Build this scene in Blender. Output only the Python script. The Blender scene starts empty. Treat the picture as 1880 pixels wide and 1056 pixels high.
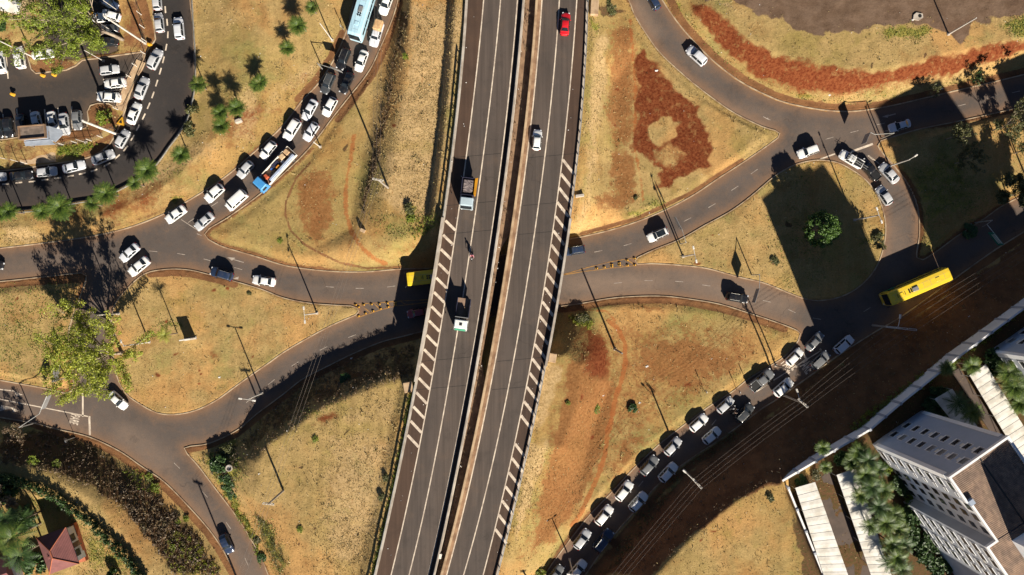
import bpy, bmesh, math, random
import numpy as np
from mathutils import Vector, Matrix, geometry
random.seed(7); rng = np.random.default_rng(7)
scene = bpy.context.scene
COL = scene.collection
R = math.radians
# ------------------------------------------------------------------ camera, sky, sun, exposure
CAMH = 125.0                                    # drone height above the roads; 10 photo pixels are one metre on the road
cd = bpy.data.cameras.new('camera'); cam = bpy.data.objects.new('camera', cd); COL.objects.link(cam)
cam.location = (0, 0, CAMH); cam.rotation_euler = (0, 0, 0)
cd.sensor_width = 36.0; cd.lens = 36.0 * CAMH / 188.0
cd.clip_start = 1.0; cd.clip_end = 20000.0
scene.camera = cam
SUN_EL, SUN_AZ = 28.0, 22.3                     # elevation; degrees the shadows lean left of straight up
w = bpy.data.worlds.new('World'); scene.world = w; w.use_nodes = True
nt = w.node_tree; bg = nt.nodes['Background']
sky = nt.nodes.new('ShaderNodeTexSky'); sky.sky_type = 'NISHITA'; sky.sun_disc = False
sky.sun_elevation = R(SUN_EL); sky.sun_rotation = R(180 - SUN_AZ)
sky.altitude = 3000.0; sky.air_density = 0.55; sky.dust_density = 0.1; sky.ozone_density = 1.0
nt.links.new(sky.outputs[0], bg.inputs[0]); bg.inputs[1].default_value = 0.05
ld = bpy.data.lights.new('sun', 'SUN'); ld.energy = 5.0; ld.angle = R(0.5); ld.color = (1.0, 0.91, 0.77)
sun = bpy.data.objects.new('sun', ld); COL.objects.link(sun)
sdir = Vector((math.sin(R(SUN_AZ)) * math.cos(R(SUN_EL)), -math.cos(R(SUN_AZ)) * math.cos(R(SUN_EL)), math.sin(R(SUN_EL))))
sun.rotation_euler = sdir.to_track_quat('Z', 'Y').to_euler()
scene.view_settings.view_transform = 'Standard'; scene.view_settings.look = 'None'
scene.view_settings.exposure = 1.0; scene.view_settings.gamma = 1.0
# ------------------------------------------------------------------ survey helpers
ORG = {k: (470 * (i % 4), 0) for i, k in enumerate('ABCD')}
SX = 480 / 1877.0
REG = dict(A=(0, 0), B=(470, 0), C=(940, 0), D=(1400, 0), E=(0, 260), F=(470, 260), G=(940, 260), H=(1400, 260),
           I=(0, 520), J=(470, 520), K=(940, 520), L=(1400, 520), M=(0, 786), N=(470, 786), O=(940, 786), Q=(1400, 786))
def Z(r, x, y):                                  # survey sheet coordinates -> photo map coordinates
    a, b = REG[r]; return (a + x * SX, b + y * SX)
def P(px, py, z=0.0):                            # map coordinates of a point at height z -> world
    f = (CAMH - z) / CAMH / 10.0
    return Vector(((px - 940) * f, (528 - py) * f, z))
def P2(pts, z=0.0): return [P(a, b, z).to_2d() for a, b in pts]
def smooth(pts, closed=False, step=0.8):         # Catmull-Rom resample (world 2-D points)
    n = len(pts); out = []
    rngi = range(n if closed else n - 1)
    for i in rngi:
        p1, p2 = pts[i], pts[(i + 1) % n]
        p0 = pts[i - 1] if (closed or i > 0) else p1 * 2 - p2
        p3 = pts[(i + 2) % n] if (closed or i + 2 < n) else p2 * 2 - p1
        L = (p2 - p1).length; k = max(1, int(L / step))
        # centripetal-ish: clamp tangents by segment length
        def tan(a, b, c):
            t = (c - a); l = t.length
            if l < 1e-6: return t
            m = min((b - a).length, (c - b).length) if (b - a).length > 1e-6 and (c - b).length > 1e-6 else L
            return t / l * min(L, m * 1.3)
        t1 = tan(p0, p1, p2); t2 = tan(p1, p2, p3)
        for j in range(k):
            t = j / k
            out.append((2*t**3-3*t*t+1) * p1 + (t**3-2*t*t+t) * t1 + (-2*t**3+3*t*t) * p2 + (t**3-t*t) * t2)
    if not closed: out.append(pts[-1].copy())
    return out
def sdist(X, Y, poly, closed=True):              # distance to polyline and inside flag, numpy
    d2 = np.full(X.shape, 1e12); ins = np.zeros(X.shape, bool)
    n = len(poly)
    for i in range(n if closed else n - 1):
        ax, ay = poly[i][0], poly[i][1]; bx, by = poly[(i + 1) % n][0], poly[(i + 1) % n][1]
        ex, ey = bx - ax, by - ay; l2 = ex * ex + ey * ey + 1e-12
        t = np.clip(((X - ax) * ex + (Y - ay) * ey) / l2, 0, 1)
        q = (X - ax - t * ex) ** 2 + (Y - ay - t * ey) ** 2
        np.minimum(d2, q, out=d2)
        if closed and ay != by:
            c = ((ay > Y) != (by > Y)) & (X < ex * (Y - ay) / (by - ay) + ax)
            ins ^= c
    return np.sqrt(d2), ins
def vnoise(X, Y, s, seed):                       # value noise
    r = np.random.default_rng(seed); g = r.random((256, 256))
    x = X / s; y = Y / s; i = np.floor(x).astype(int); j = np.floor(y).astype(int); fx = x - i; fy = y - j
    fx = fx * fx * (3 - 2 * fx); fy = fy * fy * (3 - 2 * fy)
    a = g[i % 256, j % 256]; b = g[(i + 1) % 256, j % 256]; c = g[i % 256, (j + 1) % 256]; d = g[(i + 1) % 256, (j + 1) % 256]
    return (a * (1 - fx) + b * fx) * (1 - fy) + (c * (1 - fx) + d * fx) * fy
# ------------------------------------------------------------------ objects
def tag(o, label=None, cat=None, group=None, kind=None):
    if label: o['label'] = label
    if cat: o['category'] = cat
    if group: o['group'] = group
    if kind: o['kind'] = kind
    return o
def empty(name, loc=(0, 0, 0), rz=0.0):
    o = bpy.data.objects.new(name, None); COL.objects.link(o); o.location = loc; o.rotation_euler = (0, 0, rz)
    o.empty_display_size = 0.3; return o
def link(name, me, parent=None):
    o = bpy.data.objects.new(name, me); COL.objects.link(o)
    if parent: o.parent = parent
    return o
def dup(o, parent=None, loc=None, rz=None, sc=None):
    c = o.copy(); COL.objects.link(c); c.parent = parent
    if loc is not None: c.location = loc
    if rz is not None: c.rotation_euler = (0, 0, rz)
    if sc is not None: c.scale = (sc, sc, sc) if isinstance(sc, (int, float)) else sc
    for ch in o.children: dup(ch, c)
    return c
def kill(o):
    for ch in list(o.children): kill(ch)
    bpy.data.objects.remove(o)
class MB:
    def __init__(s): s.v = []; s.f = []; s.m = []
    def add(s, vs, fs, mi=0):
        b = len(s.v); s.v += [tuple(q) for q in vs]; s.f += [tuple(b + i for i in f) for f in fs]; s.m += [mi] * len(fs)
    def box(s, c, sz, rz=0, mi=0, taper=1.0):
        x, y, z = sz[0] / 2, sz[1] / 2, sz[2] / 2; cs, sn = math.cos(rz), math.sin(rz); vs = []
        for k, t in ((-1, 1), (1, taper)):
            for a, b in ((-1, -1), (1, -1), (1, 1), (-1, 1)):
                X, Y = a * x * t, b * y * t
                vs.append((c[0] + X * cs - Y * sn, c[1] + X * sn + Y * cs, c[2] + k * z))
        s.add(vs, [(3, 2, 1, 0), (4, 5, 6, 7), (0, 1, 5, 4), (1, 2, 6, 5), (2, 3, 7, 6), (3, 0, 4, 7)], mi)
    def bbox(s, c, sz, rz=0, bev=0.04, mi=0):     # box with chamfered upper edges and corners
        x, y, z = sz[0] / 2, sz[1] / 2, sz[2] / 2; cs, sn = math.cos(rz), math.sin(rz)
        def ring(ix, zz):
            a, b = x - ix, y - ix; e = min(bev, a * .5, b * .5)
            pts = [(-a + e, -b), (a - e, -b), (a, -b + e), (a, b - e), (a - e, b), (-a + e, b), (-a, b - e), (-a, -b + e)]
            return [(c[0] + p * cs - q * sn, c[1] + p * sn + q * cs, c[2] + zz) for p, q in pts]
        vs = ring(0, -z) + ring(0, z - bev) + ring(bev, z)
        fs = [tuple(range(7, -1, -1)), tuple(range(16, 24))]
        for r in (0, 8):
            for i in range(8): fs.append((r + i, r + (i + 1) % 8, r + 8 + (i + 1) % 8, r + 8 + i))
        s.add(vs, fs, mi)
    def tube(s, pts, rad, n=6, mi=0, cap=True):
        pts = [Vector(p) for p in pts]; m = len(pts)
        rad = rad if isinstance(rad, (list, tuple)) else [rad] * m
        b = len(s.v); up = Vector((0, 0, 1)); pr = None
        for i, p in enumerate(pts):
            d = (pts[min(i + 1, m - 1)] - pts[max(i - 1, 0)]).normalized()
            if pr is None:
                a = d.cross(up)
                if a.length < 1e-3: a = d.cross(Vector((1, 0, 0)))
            else: a = pr - d * pr.dot(d)
            a.normalize(); pr = a; c = d.cross(a)
            for k in range(n):
                t = 2 * math.pi * k / n; s.v.append(tuple(p + (a * math.cos(t) + c * math.sin(t)) * rad[i]))
        for i in range(m - 1):
            for k in range(n):
                s.f.append((b + i*n + k, b + (i+1)*n + k, b + (i+1)*n + (k+1) % n, b + i*n + (k+1) % n)); s.m.append(mi)
        if cap:
            s.f.append(tuple(b + k for k in range(n))); s.m.append(mi)
            s.f.append(tuple(b + (m-1)*n + k for k in range(n-1, -1, -1))); s.m.append(mi)
    def prism(s, pts, z0, z1, mi=0):              # convex-ish polygon extruded
        n = len(pts); vs = [(p[0], p[1], z0) for p in pts] + [(p[0], p[1], z1) for p in pts]
        fs = [tuple(range(n - 1, -1, -1)), tuple(range(n, 2 * n))] + [(i, (i+1) % n, n + (i+1) % n, n + i) for i in range(n)]
        s.add(vs, fs, mi)
    def strip(s, L, Rr, z=None, mi=0):            # quad strip between two 3-D polylines
        n = len(L); vs = list(L) + list(Rr)
        s.add(vs, [(n + i, n + i + 1, i + 1, i) for i in range(n - 1)], mi)
    def mesh(s, name, mats, smoothsh=False):
        me = bpy.data.meshes.new(name); me.from_pydata(s.v, [], s.f)
        for m in (mats if isinstance(mats, (list, tuple)) else [mats]): me.materials.append(m)
        if len(me.materials) > 1: me.polygons.foreach_set('material_index', s.m)
        if smoothsh: me.polygons.foreach_set('use_smooth', [True] * len(me.polygons))
        me.update(); return me
    def build(s, name, mats, parent=None, smoothsh=False): return link(name, s.mesh(name, mats, smoothsh), parent)
def npmesh(name, V, F, mat, smoothsh=False):      # V (n,3), F (m,k) arrays
    me = bpy.data.meshes.new(name); n, (m, k) = len(V), F.shape
    me.vertices.add(n); me.vertices.foreach_set('co', np.asarray(V, np.float32).ravel())
    me.loops.add(m * k); me.loops.foreach_set('vertex_index', F.astype(np.int32).ravel())
    me.polygons.add(m); me.polygons.foreach_set('loop_start', np.arange(0, m * k, k, dtype=np.int32))
    me.polygons.foreach_set('use_smooth', np.full(m, smoothsh)); me.materials.append(mat)
    me.update(calc_edges=True); me.validate(); return me
# ------------------------------------------------------------------ materials
def mat(name): 
    m = bpy.data.materials.new(name); m.use_nodes = True; t = m.node_tree
    return m, t, t.nodes['Principled BSDF']
def N(t, typ, **k):
    n = t.nodes.new(typ)
    for a, b in k.items():
        if hasattr(n, a): setattr(n, a, b)
        else: n.inputs[a].default_value = b
    return n
def noise(t, vec, scale, detail=4.0, rough=0.6):
    n = t.nodes.new('ShaderNodeTexNoise'); n.inputs['Scale'].default_value = scale; n.inputs['Detail'].default_value = detail
    n.inputs['Roughness'].default_value = rough
    if vec is not None: t.links.new(vec, n.inputs['Vector'])
    return n.outputs['Fac']
def pos(t): return t.nodes.new('ShaderNodeNewGeometry').outputs['Position']
def math_(t, op, a, b=None, c=None, clamp=False):
    n = t.nodes.new('ShaderNodeMath'); n.operation = op; n.use_clamp = clamp
    for i, q in enumerate((a, b, c)):
        if q is None: continue
        if isinstance(q, (int, float)): n.inputs[i].default_value = q
        else: t.links.new(q, n.inputs[i])
    return n.outputs[0]
def mix(t, f, a, b, blend='MIX'):
    n = t.nodes.new('ShaderNodeMix'); n.data_type = 'RGBA'; n.blend_type = blend
    for i, q in ((0, f), (6, a), (7, b)):
        if isinstance(q, (int, float)): n.inputs[i].default_value = q
        elif isinstance(q, tuple): n.inputs[i].default_value = (*q, 1) if len(q) == 3 else q
        else: t.links.new(q, n.inputs[i])
    return n.outputs[2]
def sstep(t, x, lo, hi):
    n = t.nodes.new('ShaderNodeMapRange'); n.interpolation_type = 'SMOOTHSTEP'
    t.links.new(x, n.inputs[0]); n.inputs[1].default_value = lo; n.inputs[2].default_value = hi
    return n.outputs[0]
def attr(t, name):
    a = t.nodes.new('ShaderNodeAttribute'); a.attribute_name = name
    s = t.nodes.new('ShaderNodeSeparateColor'); t.links.new(a.outputs['Color'], s.inputs[0])
    return s.outputs[0], s.outputs[1], s.outputs[2], a.outputs['Alpha']
def bump(t, b, h, strength=0.5, dist=0.1):
    n = t.nodes.new('ShaderNodeBump'); n.inputs['Strength'].default_value = strength; n.inputs['Distance'].default_value = dist
    t.links.new(h, n.inputs['Height']); t.links.new(n.outputs[0], b.inputs['Normal'])
def simple(name, c1, c2=None, scale=2.0, rough=0.7, metal=0.0, bmp=0.0, spec=0.4, coat=0.0):
    m, t, b = mat(name); b.inputs['Roughness'].default_value = rough; b.inputs['Metallic'].default_value = metal
    b.inputs['Specular IOR Level'].default_value = spec; b.inputs['Coat Weight'].default_value = coat
    if c2 is None: c2 = tuple(q * 0.82 for q in c1)
    tc = t.nodes.new('ShaderNodeTexCoord')
    f = noise(t, tc.outputs['Object'], scale, 5.0)
    t.links.new(mix(t, sstep(t, f, 0.35, 0.68), c1, c2), b.inputs['Base Color'])
    if bmp: bump(t, b, f, bmp, 0.05)
    return m
M = {}
M['white_paint'] = simple('road_paint', (0.68, 0.58, 0.46), (0.42, 0.34, 0.27), 1.1, 0.8)
M['worn_paint'] = simple('worn_road_paint', (0.42, 0.36, 0.30), (0.25, 0.2, 0.17), 1.2, 0.8)
M['yellow_paint'] = simple('yellow_road_paint', (0.34, 0.18, 0.05), (0.17, 0.1, 0.06), 1.0, 0.8)
M['kerb'] = simple('kerb_stone', (0.42, 0.33, 0.22), (0.24, 0.15, 0.09), 0.6, 0.9)
M['concrete'] = simple('concrete', (0.46, 0.41, 0.35), (0.30, 0.25, 0.2), 0.5, 0.85, bmp=.2)
M['tan_concrete'] = simple('stained_concrete', (0.5, 0.36, 0.22), (0.30, 0.19, 0.11), 0.5, 0.9, bmp=.2)
M['steel'] = simple('galvanised_steel', (0.55, 0.55, 0.52), (0.36, 0.35, 0.31), 1.5, 0.45, 0.6)
M['pole'] = simple('pole_paint', (0.58, 0.55, 0.5), (0.42, 0.39, 0.34), 1.5, 0.6)
M['pole_concrete'] = simple('pole_concrete', (0.34, 0.3, 0.25), (0.24, 0.2, 0.16), 2, 0.85)
M['wire'] = simple('wire', (0.16, 0.13, 0.11), None, 2, 0.6)
M['glass'] = simple('car_glass', (0.012, 0.016, 0.02), (0.02, 0.026, 0.032), 1.0, 0.08, spec=0.5)
M['black'] = simple('black_plastic', (0.015, 0.015, 0.016), None, 2, 0.6)
M['rubber'] = simple('rubber', (0.014, 0.014, 0.014), None, 2, 0.9)
M['rim'] = simple('wheel_alloy', (0.4, 0.4, 0.42), None, 2, 0.35, 0.8)
M['headlamp'] = simple('headlamp', (0.7, 0.72, 0.75), None, 2, 0.1)
M['taillamp'] = simple('tail_lamp', (0.2, 0.008, 0.006), None, 2, 0.2)
M['white_plaster'] = simple('white_plaster', (0.8, 0.8, 0.8), (0.7, 0.7, 0.7), 0.4, 0.8)
M['grey_plaster'] = simple('grey_plaster', (0.38, 0.40, 0.44), (0.33, 0.35, 0.39), 0.3, 0.85)
M['mid_plaster'] = simple('mid_grey_plaster', (0.34, 0.39, 0.48), (0.30, 0.35, 0.43), 0.25, 0.85)
M['pane'] = simple('window_pane', (0.02, 0.022, 0.025), (0.06, 0.06, 0.065), 0.9, 0.1)
M['curtain_pane'] = simple('window_with_blind', (0.22, 0.22, 0.22), (0.08, 0.08, 0.085), 0.9, 0.3)
M['sheet_white'] = simple('white_sheet_metal', (0.72, 0.70, 0.65), (0.52, 0.48, 0.41), 0.5, 0.5, 0.0)
M['sign_back'] = simple('sign_back', (0.3, 0.3, 0.3), None, 1, 0.5, 0.4)
M['sign_green'] = simple('sign_green', (0.01, 0.16, 0.11), None, 1, 0.5)
M['sign_white'] = simple('sign_white', (0.75, 0.75, 0.72), None, 1, 0.5)
M['stud_yellow'] = simple('stud_yellow', (0.68, 0.36, 0.02), (0.5, 0.25, 0.02), 3, 0.6)
M['litter'] = simple('litter', (0.75, 0.73, 0.7), None, 2, 0.7)
M['bark'] = simple('bark', (0.2, 0.15, 0.11), (0.11, 0.08, 0.06), 3, 0.95, bmp=.6)
M['pale_bark'] = simple('pale_bark', (0.33, 0.27, 0.2), (0.2, 0.15, 0.11), 3, 0.95, bmp=.6)
M['terracotta'] = simple('terracotta_paving', (0.4, 0.12, 0.055), (0.32, 0.1, 0.05), 2, 0.85)
M['wood_brown'] = simple('brown_timber', (0.24, 0.15, 0.09), (0.16, 0.1, 0.06), 1.5, 0.85)
# car paint: colour from the object
m, t, b = mat('car_paint'); oi = t.nodes.new('ShaderNodeObjectInfo'); tc = t.nodes.new('ShaderNodeTexCoord')
f = noise(t, tc.outputs['Object'], 1.3, 3.0)
t.links.new(mix(t, math_(t, 'MULTIPLY', sstep(t, f, .45, .75), 0.25), oi.outputs['Color'], mix(t, 0.35, oi.outputs['Color'], (0.3, 0.22, 0.15))), b.inputs['Base Color'])
b.inputs['Roughness'].default_value = 0.28; b.inputs['Coat Weight'].default_value = 0.6; b.inputs['Coat Roughness'].default_value = 0.08
M['paint'] = m
# leaves: colour varies per leaf
def leafmat(name, dark, light, third=None, rough=0.55, trans=0.25):
    m, t, b = mat(name); g = t.nodes.new('ShaderNodeNewGeometry'); r = g.outputs['Random Per Island']
    f2 = noise(t, g.outputs['Position'], 0.5, 2.0)
    c = mix(t, r, dark, light)
    if third: c = mix(t, math_(t, 'MULTIPLY', sstep(t, f2, .5, .7), sstep(t, r, .3, .9)), c, third)
    t.links.new(c, b.inputs['Base Color']); b.inputs['Roughness'].default_value = rough
    tr = t.nodes.new('ShaderNodeBsdfTranslucent'); t.links.new(c, tr.inputs[0])
    ms = t.nodes.new('ShaderNodeMixShader'); ms.inputs[0].default_value = trans
    t.links.new(b.outputs[0], ms.inputs[1]); t.links.new(tr.outputs[0], ms.inputs[2])
    t.links.new(ms.outputs[0], t.nodes['Material Output'].inputs[0]); return m
M['leaf_yellow'] = leafmat('yellow_green_leaves', (0.19, 0.24, 0.03), (0.42, 0.45, 0.055), (0.5, 0.44, 0.05), trans=.35)
M['leaf_lime'] = leafmat('lime_leaves', (0.13, 0.18, 0.025), (0.29, 0.36, 0.035), (0.26, 0.23, 0.11), trans=.35)
M['leaf_dark'] = leafmat('dark_leaves', (0.016, 0.042, 0.009), (0.065, 0.13, 0.025), trans=.15)
M['leaf_olive'] = leafmat('olive_leaves', (0.06, 0.07, 0.02), (0.17, 0.17, 0.06), (0.22, 0.18, 0.1))
M['leaf_palm'] = leafmat('palm_leaves', (0.03, 0.07, 0.008), (0.115, 0.175, 0.02), (0.18, 0.19, 0.035), trans=.15)
M['leaf_palm_yellow'] = leafmat('bright_palm_leaves', (0.25, 0.28, 0.04), (0.4, 0.42, 0.06))
M['twig'] = leafmat('dry_twigs', (0.11, 0.07, 0.04), (0.2, 0.135, 0.075), (0.15, 0.14, 0.04), trans=.05)
M['grey_twig'] = leafmat('grey_twigs', (0.13, 0.095, 0.06), (0.24, 0.18, 0.115), (0.17, 0.16, 0.06), trans=.05)
M['median_dirt'] = simple('median_dirt', (0.30, 0.19, 0.115), (0.17, 0.1, 0.06), 0.7, 0.95, bmp=.5)
M['straw'] = leafmat('dry_grass_blades', (0.22, 0.16, 0.06), (0.5, 0.38, 0.18), (0.17, 0.16, 0.05), 0.8, 0.2)
M['grass_green'] = leafmat('green_grass_blades', (0.09, 0.13, 0.02), (0.24, 0.27, 0.05), None, 0.8, 0.2)
# asphalt: 'edge' red = dust near the kerb, green = wheel-track wear
def asphalt(name, base, base2, dust, dusty=1.0, streak=0.0):
    m, t, b = mat(name); p = pos(t); e, wr, lite, _ = attr(t, 'edge')
    n1 = noise(t, p, 0.07, 5); n2 = noise(t, p, 0.9, 6, 0.7); n3 = noise(t, p, 9.0, 3, 0.7)
    c = mix(t, sstep(t, n1, .36, .64), base, base2)
    c = mix(t, math_(t, 'MULTIPLY', math_(t, 'ADD', e, math_(t, 'MULTIPLY', math_(t, 'SUBTRACT', n2, .5), .9)), dusty, clamp=True), c, dust)
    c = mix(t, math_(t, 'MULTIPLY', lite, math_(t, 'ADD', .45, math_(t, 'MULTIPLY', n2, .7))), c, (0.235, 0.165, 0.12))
    c = mix(t, math_(t, 'MULTIPLY', wr, 0.38), c, tuple(q * 0.45 for q in base))
    # fine streaks and crack seams
    v = t.nodes.new('ShaderNodeTexVoronoi'); v.feature = 'DISTANCE_TO_EDGE'; v.inputs['Scale'].default_value = 0.09
    wv = t.nodes.new('ShaderNodeVectorMath'); wv.operation = 'ADD'; nn = t.nodes.new('ShaderNodeTexNoise'); nn.inputs['Scale'].default_value = 0.35
    t.links.new(p, nn.inputs['Vector'])
    sc = t.nodes.new('ShaderNodeVectorMath'); sc.operation = 'SCALE'; sc.inputs['Scale'].default_value = 6.0
    t.links.new(nn.outputs['Color'], sc.inputs[0]); t.links.new(p, wv.inputs[0]); t.links.new(sc.outputs[0], wv.inputs[1]); t.links.new(wv.outputs[0], v.inputs['Vector'])
    crack = math_(t, 'MULTIPLY', math_(t, 'SUBTRACT', 1.0, sstep(t, v.outputs['Distance'], 0.0, 0.012)), sstep(t, n1, .48, .62))
    c = mix(t, math_(t, 'MULTIPLY', crack, 0.45), c, tuple(q * 0.35 for q in base))
    if streak:
        mp = t.nodes.new('ShaderNodeMapping'); mp.inputs['Rotation'].default_value = (0, 0, R(11.5)); mp.inputs['Scale'].default_value = (1.6, .035, 1); t.links.new(p, mp.inputs[0])
        ns = noise(t, mp.outputs[0], 1.0, 5, .65); c = mix(t, streak, c, mix(t, sstep(t, ns, .33, .67), (.3, .3, .3), (.68, .68, .68)), 'OVERLAY')
    n4 = noise(t, p, 0.28, 4, .7); c = mix(t, math_(t, 'MULTIPLY', sstep(t, n4, .55, .72), .35), c, tuple(q * .55 for q in base)); c = mix(t, math_(t, 'MULTIPLY', sstep(t, math_(t, 'SUBTRACT', 1.0, n4), .56, .72), .3), c, dust)
    c = mix(t, 0.45, c, mix(t, sstep(t, n3, .3, .7), (0.35, 0.35, 0.35), (0.65, 0.65, 0.65)), 'OVERLAY')
    t.links.new(c, b.inputs['Base Color']); b.inputs['Roughness'].default_value = 0.85; b.inputs['Specular IOR Level'].default_value = 0.25
    bump(t, b, n3, .25, .02); return m
M['asphalt'] = asphalt('ring_road_asphalt', (0.114, 0.09, 0.077), (0.088, 0.072, 0.063), (0.20, 0.115, 0.066))
M['asphalt_dark'] = asphalt('side_street_asphalt', (0.044, 0.038, 0.036), (0.034, 0.03, 0.029), (0.08, 0.055, 0.04), .7)
M['asphalt_lot'] = asphalt('car_park_asphalt', (0.046, 0.039, 0.036), (0.06, 0.049, 0.042), (0.13, 0.085, 0.055), .6)
M['asphalt_highway'] = asphalt('highway_asphalt', (0.094, 0.073, 0.061), (0.074, 0.06, 0.052), (0.125, 0.085, 0.06), .7, .4)
M['asphalt_shoulder'] = asphalt('shoulder_asphalt', (0.082, 0.05, 0.035), (0.062, 0.039, 0.028), (0.115, 0.065, 0.037), .6, .35)
# ------------------------------------------------------------------ road network outline (map coordinates, z = 0)
NET = [(652,0),(636,61),(613,112),(588,151),(554,188),(519,233),(468,280),(414,326),(337,375),(281,403),(220,424),(143,439),(0,457),(-150,470),(-260,480),
 (-260,540),(-150,528),(0,516),(77,508),(150,500),(160,506),(156,525),(140,569),(128,607),(128,643),(136,690),(134,718),(122,723),(77,713),(0,699),(-150,672),(-260,655),
 (-260,722),(-150,738),(0,765),(64,776),(102,786),(164,801),(220,827),(261,855),(302,883),(343,924),(384,970),(409,1006),(435,1056),(455,1110),(480,1200),
 (545,1200),(515,1110),(492,1056),(480,1026),(460,990),(435,950),(394,896),(363,855),(343,833),(338,822),(350,818),(384,813),(435,789),(470,760),(521,722),(554,696),(608,668),(649,648),(700,627),(746,615),(777,607),
 (850,590),(940,574),(1024,562),(1068,556),(1119,547),(1170,543),(1221,543),(1272,549),(1323,558),(1375,574),(1420,589),(1455,602),(1470,612),(1466,626),(1441,655),(1413,673),(1375,696),(1346,719),(1298,750),(1247,788),(1208,819),(1162,863),(1119,909),(1078,952),(1019,1029),(1001,1056),(965,1110),(920,1200),
 (985,1200),(1037,1110),(1073,1056),(1119,991),(1168,934),(1208,888),(1267,842),(1324,804),(1400,748),(1426,732),(1477,696),(1536,653),(1605,609),(1656,579),(1732,525),(1794,480),(1835,452),(1880,424),(2000,345),(2150,250),
 (2150,190),(2000,288),(1880,358),(1835,382),(1809,401),(1758,434),(1720,462),(1694,478),(1682,474),(1683,455),(1686,434),(1686,401),(1681,372),(1668,342),(1643,309),(1620,283),(1610,268),(1616,258),
 (1681,238),(1758,222),(1835,205),(1880,194),(2000,165),(2150,130),(2150,70),(2000,105),(1880,138),(1784,161),(1694,182),(1643,194),(1592,203),(1553,206),(1502,202),(1451,192),(1420,182),(1362,153),(1311,115),(1270,74),(1242,41),(1214,0),(1180,-60),(1140,-140),
 (1075,-140),(1120,-60),(1155,0),(1165,26),(1185,59),(1211,95),(1242,125),(1272,151),(1308,179),(1349,207),(1400,232),(1432,245),(1418,262),(1362,301),(1323,326),(1272,360),(1221,387),(1170,408),(1119,424),(1068,436),(1042,441),
 (940,465),(850,487),(800,493),(736,495),(675,500),(623,500),(572,496),(521,488),(470,472),(409,454),(382,440),(375,430),(384,419),(419,398),(478,355),(542,298),(572,266),(613,212),(639,179),(677,130),(700,82),(726,15),(740,-60),(750,-140),(685,-140),(668,-60)]
TEAR_W = [(205,580),(212,556),(233,530),(256,508),(276,498),(314,493),(350,495),(384,503),(422,513),(480,530),(521,546),(572,556),(646,561),(657,565),(660,572),(654,579),(608,599),(565,622),(521,648),(496,666),(470,684),(435,709),(396,737),(358,755),(320,762),(289,759),(256,742),(230,722),(214,690),(207,650),(203,610)]
TEAR_E = [(1165,478),(1170,472),(1200,458),(1247,439),(1293,413),(1339,388),(1375,362),(1416,327),(1440,311),(1464,300),(1502,293),(1538,298),(1564,311),(1589,329),(1612,360),(1625,401),(1626,434),(1620,464),(1607,495),(1579,526),(1543,546),(1502,553),(1472,548),(1426,530),(1400,520),(1349,508),(1298,494),(1247,488),(1196,485),(1170,486)]
STREET = [(281,-140),(281,-60),(281,0),(285,56),(287,72),(271,96),(256,128),(246,155),(232,200),(214,246),(196,272),(164,290),(134,297),(84,304),(40,311),(0,315),(-150,325),(-260,330),
 (-260,395),(-150,390),(0,384),(33,385),(80,381),(136,370),(179,362),(225,342),(262,320),(289,296),(309,268),(330,240),(343,217),(352,180),(356,145),(356,102),(353,41),(348,0),(344,-60),(344,-140)]
LOT = [(-260,98),(-150,97),(0,95),(46,92),(52,108),(56,128),(64,136),(90,134),(120,130),(140,118),(150,100),(176,88),(192,60),(205,40),(210,0),(212,-60),(212,-140),(150,-140),(108,-140),(108,-20),(150,-10),(150,60),(120,95),(150,106),(176,107),(268,93),(262,108),(226,190),(212,196),(200,190),(180,189),(166,193),(160,205),(158,234),(92,240),(0,256),(-150,262),(-260,266)]
LOT = [(-260,98),(-150,97),(0,95),(46,92),(52,110),(57,128),(66,136),(92,133),(122,130),(140,122),(152,112),(176,109),(262,97),(262,108),(226,192),(212,196),(200,190),(180,189),(166,193),(160,205),(158,234),(92,240),(0,256),(-150,262),(-260,266)]
LOTN = [(78,-140),(78,40),(84,80),(112,108),(150,106),(168,100),(216,93),(212,60),(209,20),(208,-140)]
net_w = smooth(P2(NET), True, 0.9); tw_w = smooth(P2(TEAR_W), True, 0.9); te_w = smooth(P2(TEAR_E), True, 0.9)
st_w = smooth(P2(STREET), True, 0.9); lot_w = smooth(P2(LOT), True, 1.2); lotn_w = smooth(P2(LOTN), True, 1.5)
# ------------------------------------------------------------------ highway edges as x(y) on the map at deck height
HZ = 6.0
def fit(pts, deg=4):
    y = np.array([p[1] for p in pts], float); x = np.array([p[0] for p in pts], float)
    c = np.polyfit((y - 528) / 528, x, deg); return lambda yy: np.polyval(c, (np.asarray(yy, float) - 528) / 528)
xLE = fit([(855,0),(850,60),(844,123),(838,217),(830,260),(822,330),(815,385),(808,430),(802,477),(792,528),(783,590),(772,648),(759,704),(746,788),(728,870),(715,939),(686,1056)])
xL1 = fit([(888,0),(859,265),(821.5,525),(776,788),(718,1056)])
xL2 = fit([(919,0),(890,265),(853,525),(809,788),(751,1056)])
xL3 = fit([(950,0),(924,265),(888,525),(842.5,788),(786,1056)])
xL4 = fit([(995,0),(971,260),(940,485),(919.6,605),(886,782),(820,1056)])
xL5 = fit([(1027,0),(1003,265),(966.5,525),(918,788),(851,1056)])
xL6 = fit([(1059,0),(1035.5,265),(999.5,525),(950,790),(887,1056)])
xRE = fit([(1081,0),(1075,100),(1069,200),(1062,300),(1047,413),(1028,530),(1008,660),(1000,684),(991,725),(983,750),(965,850),(955,888),(940,975),(912,1056)])
YS = np.arange(-160, 1240, 8.0)
def hline(fx, off=0.0, ys=YS, z=HZ): return [P(float(fx(y)) + off, y, z) for y in ys]
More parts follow.
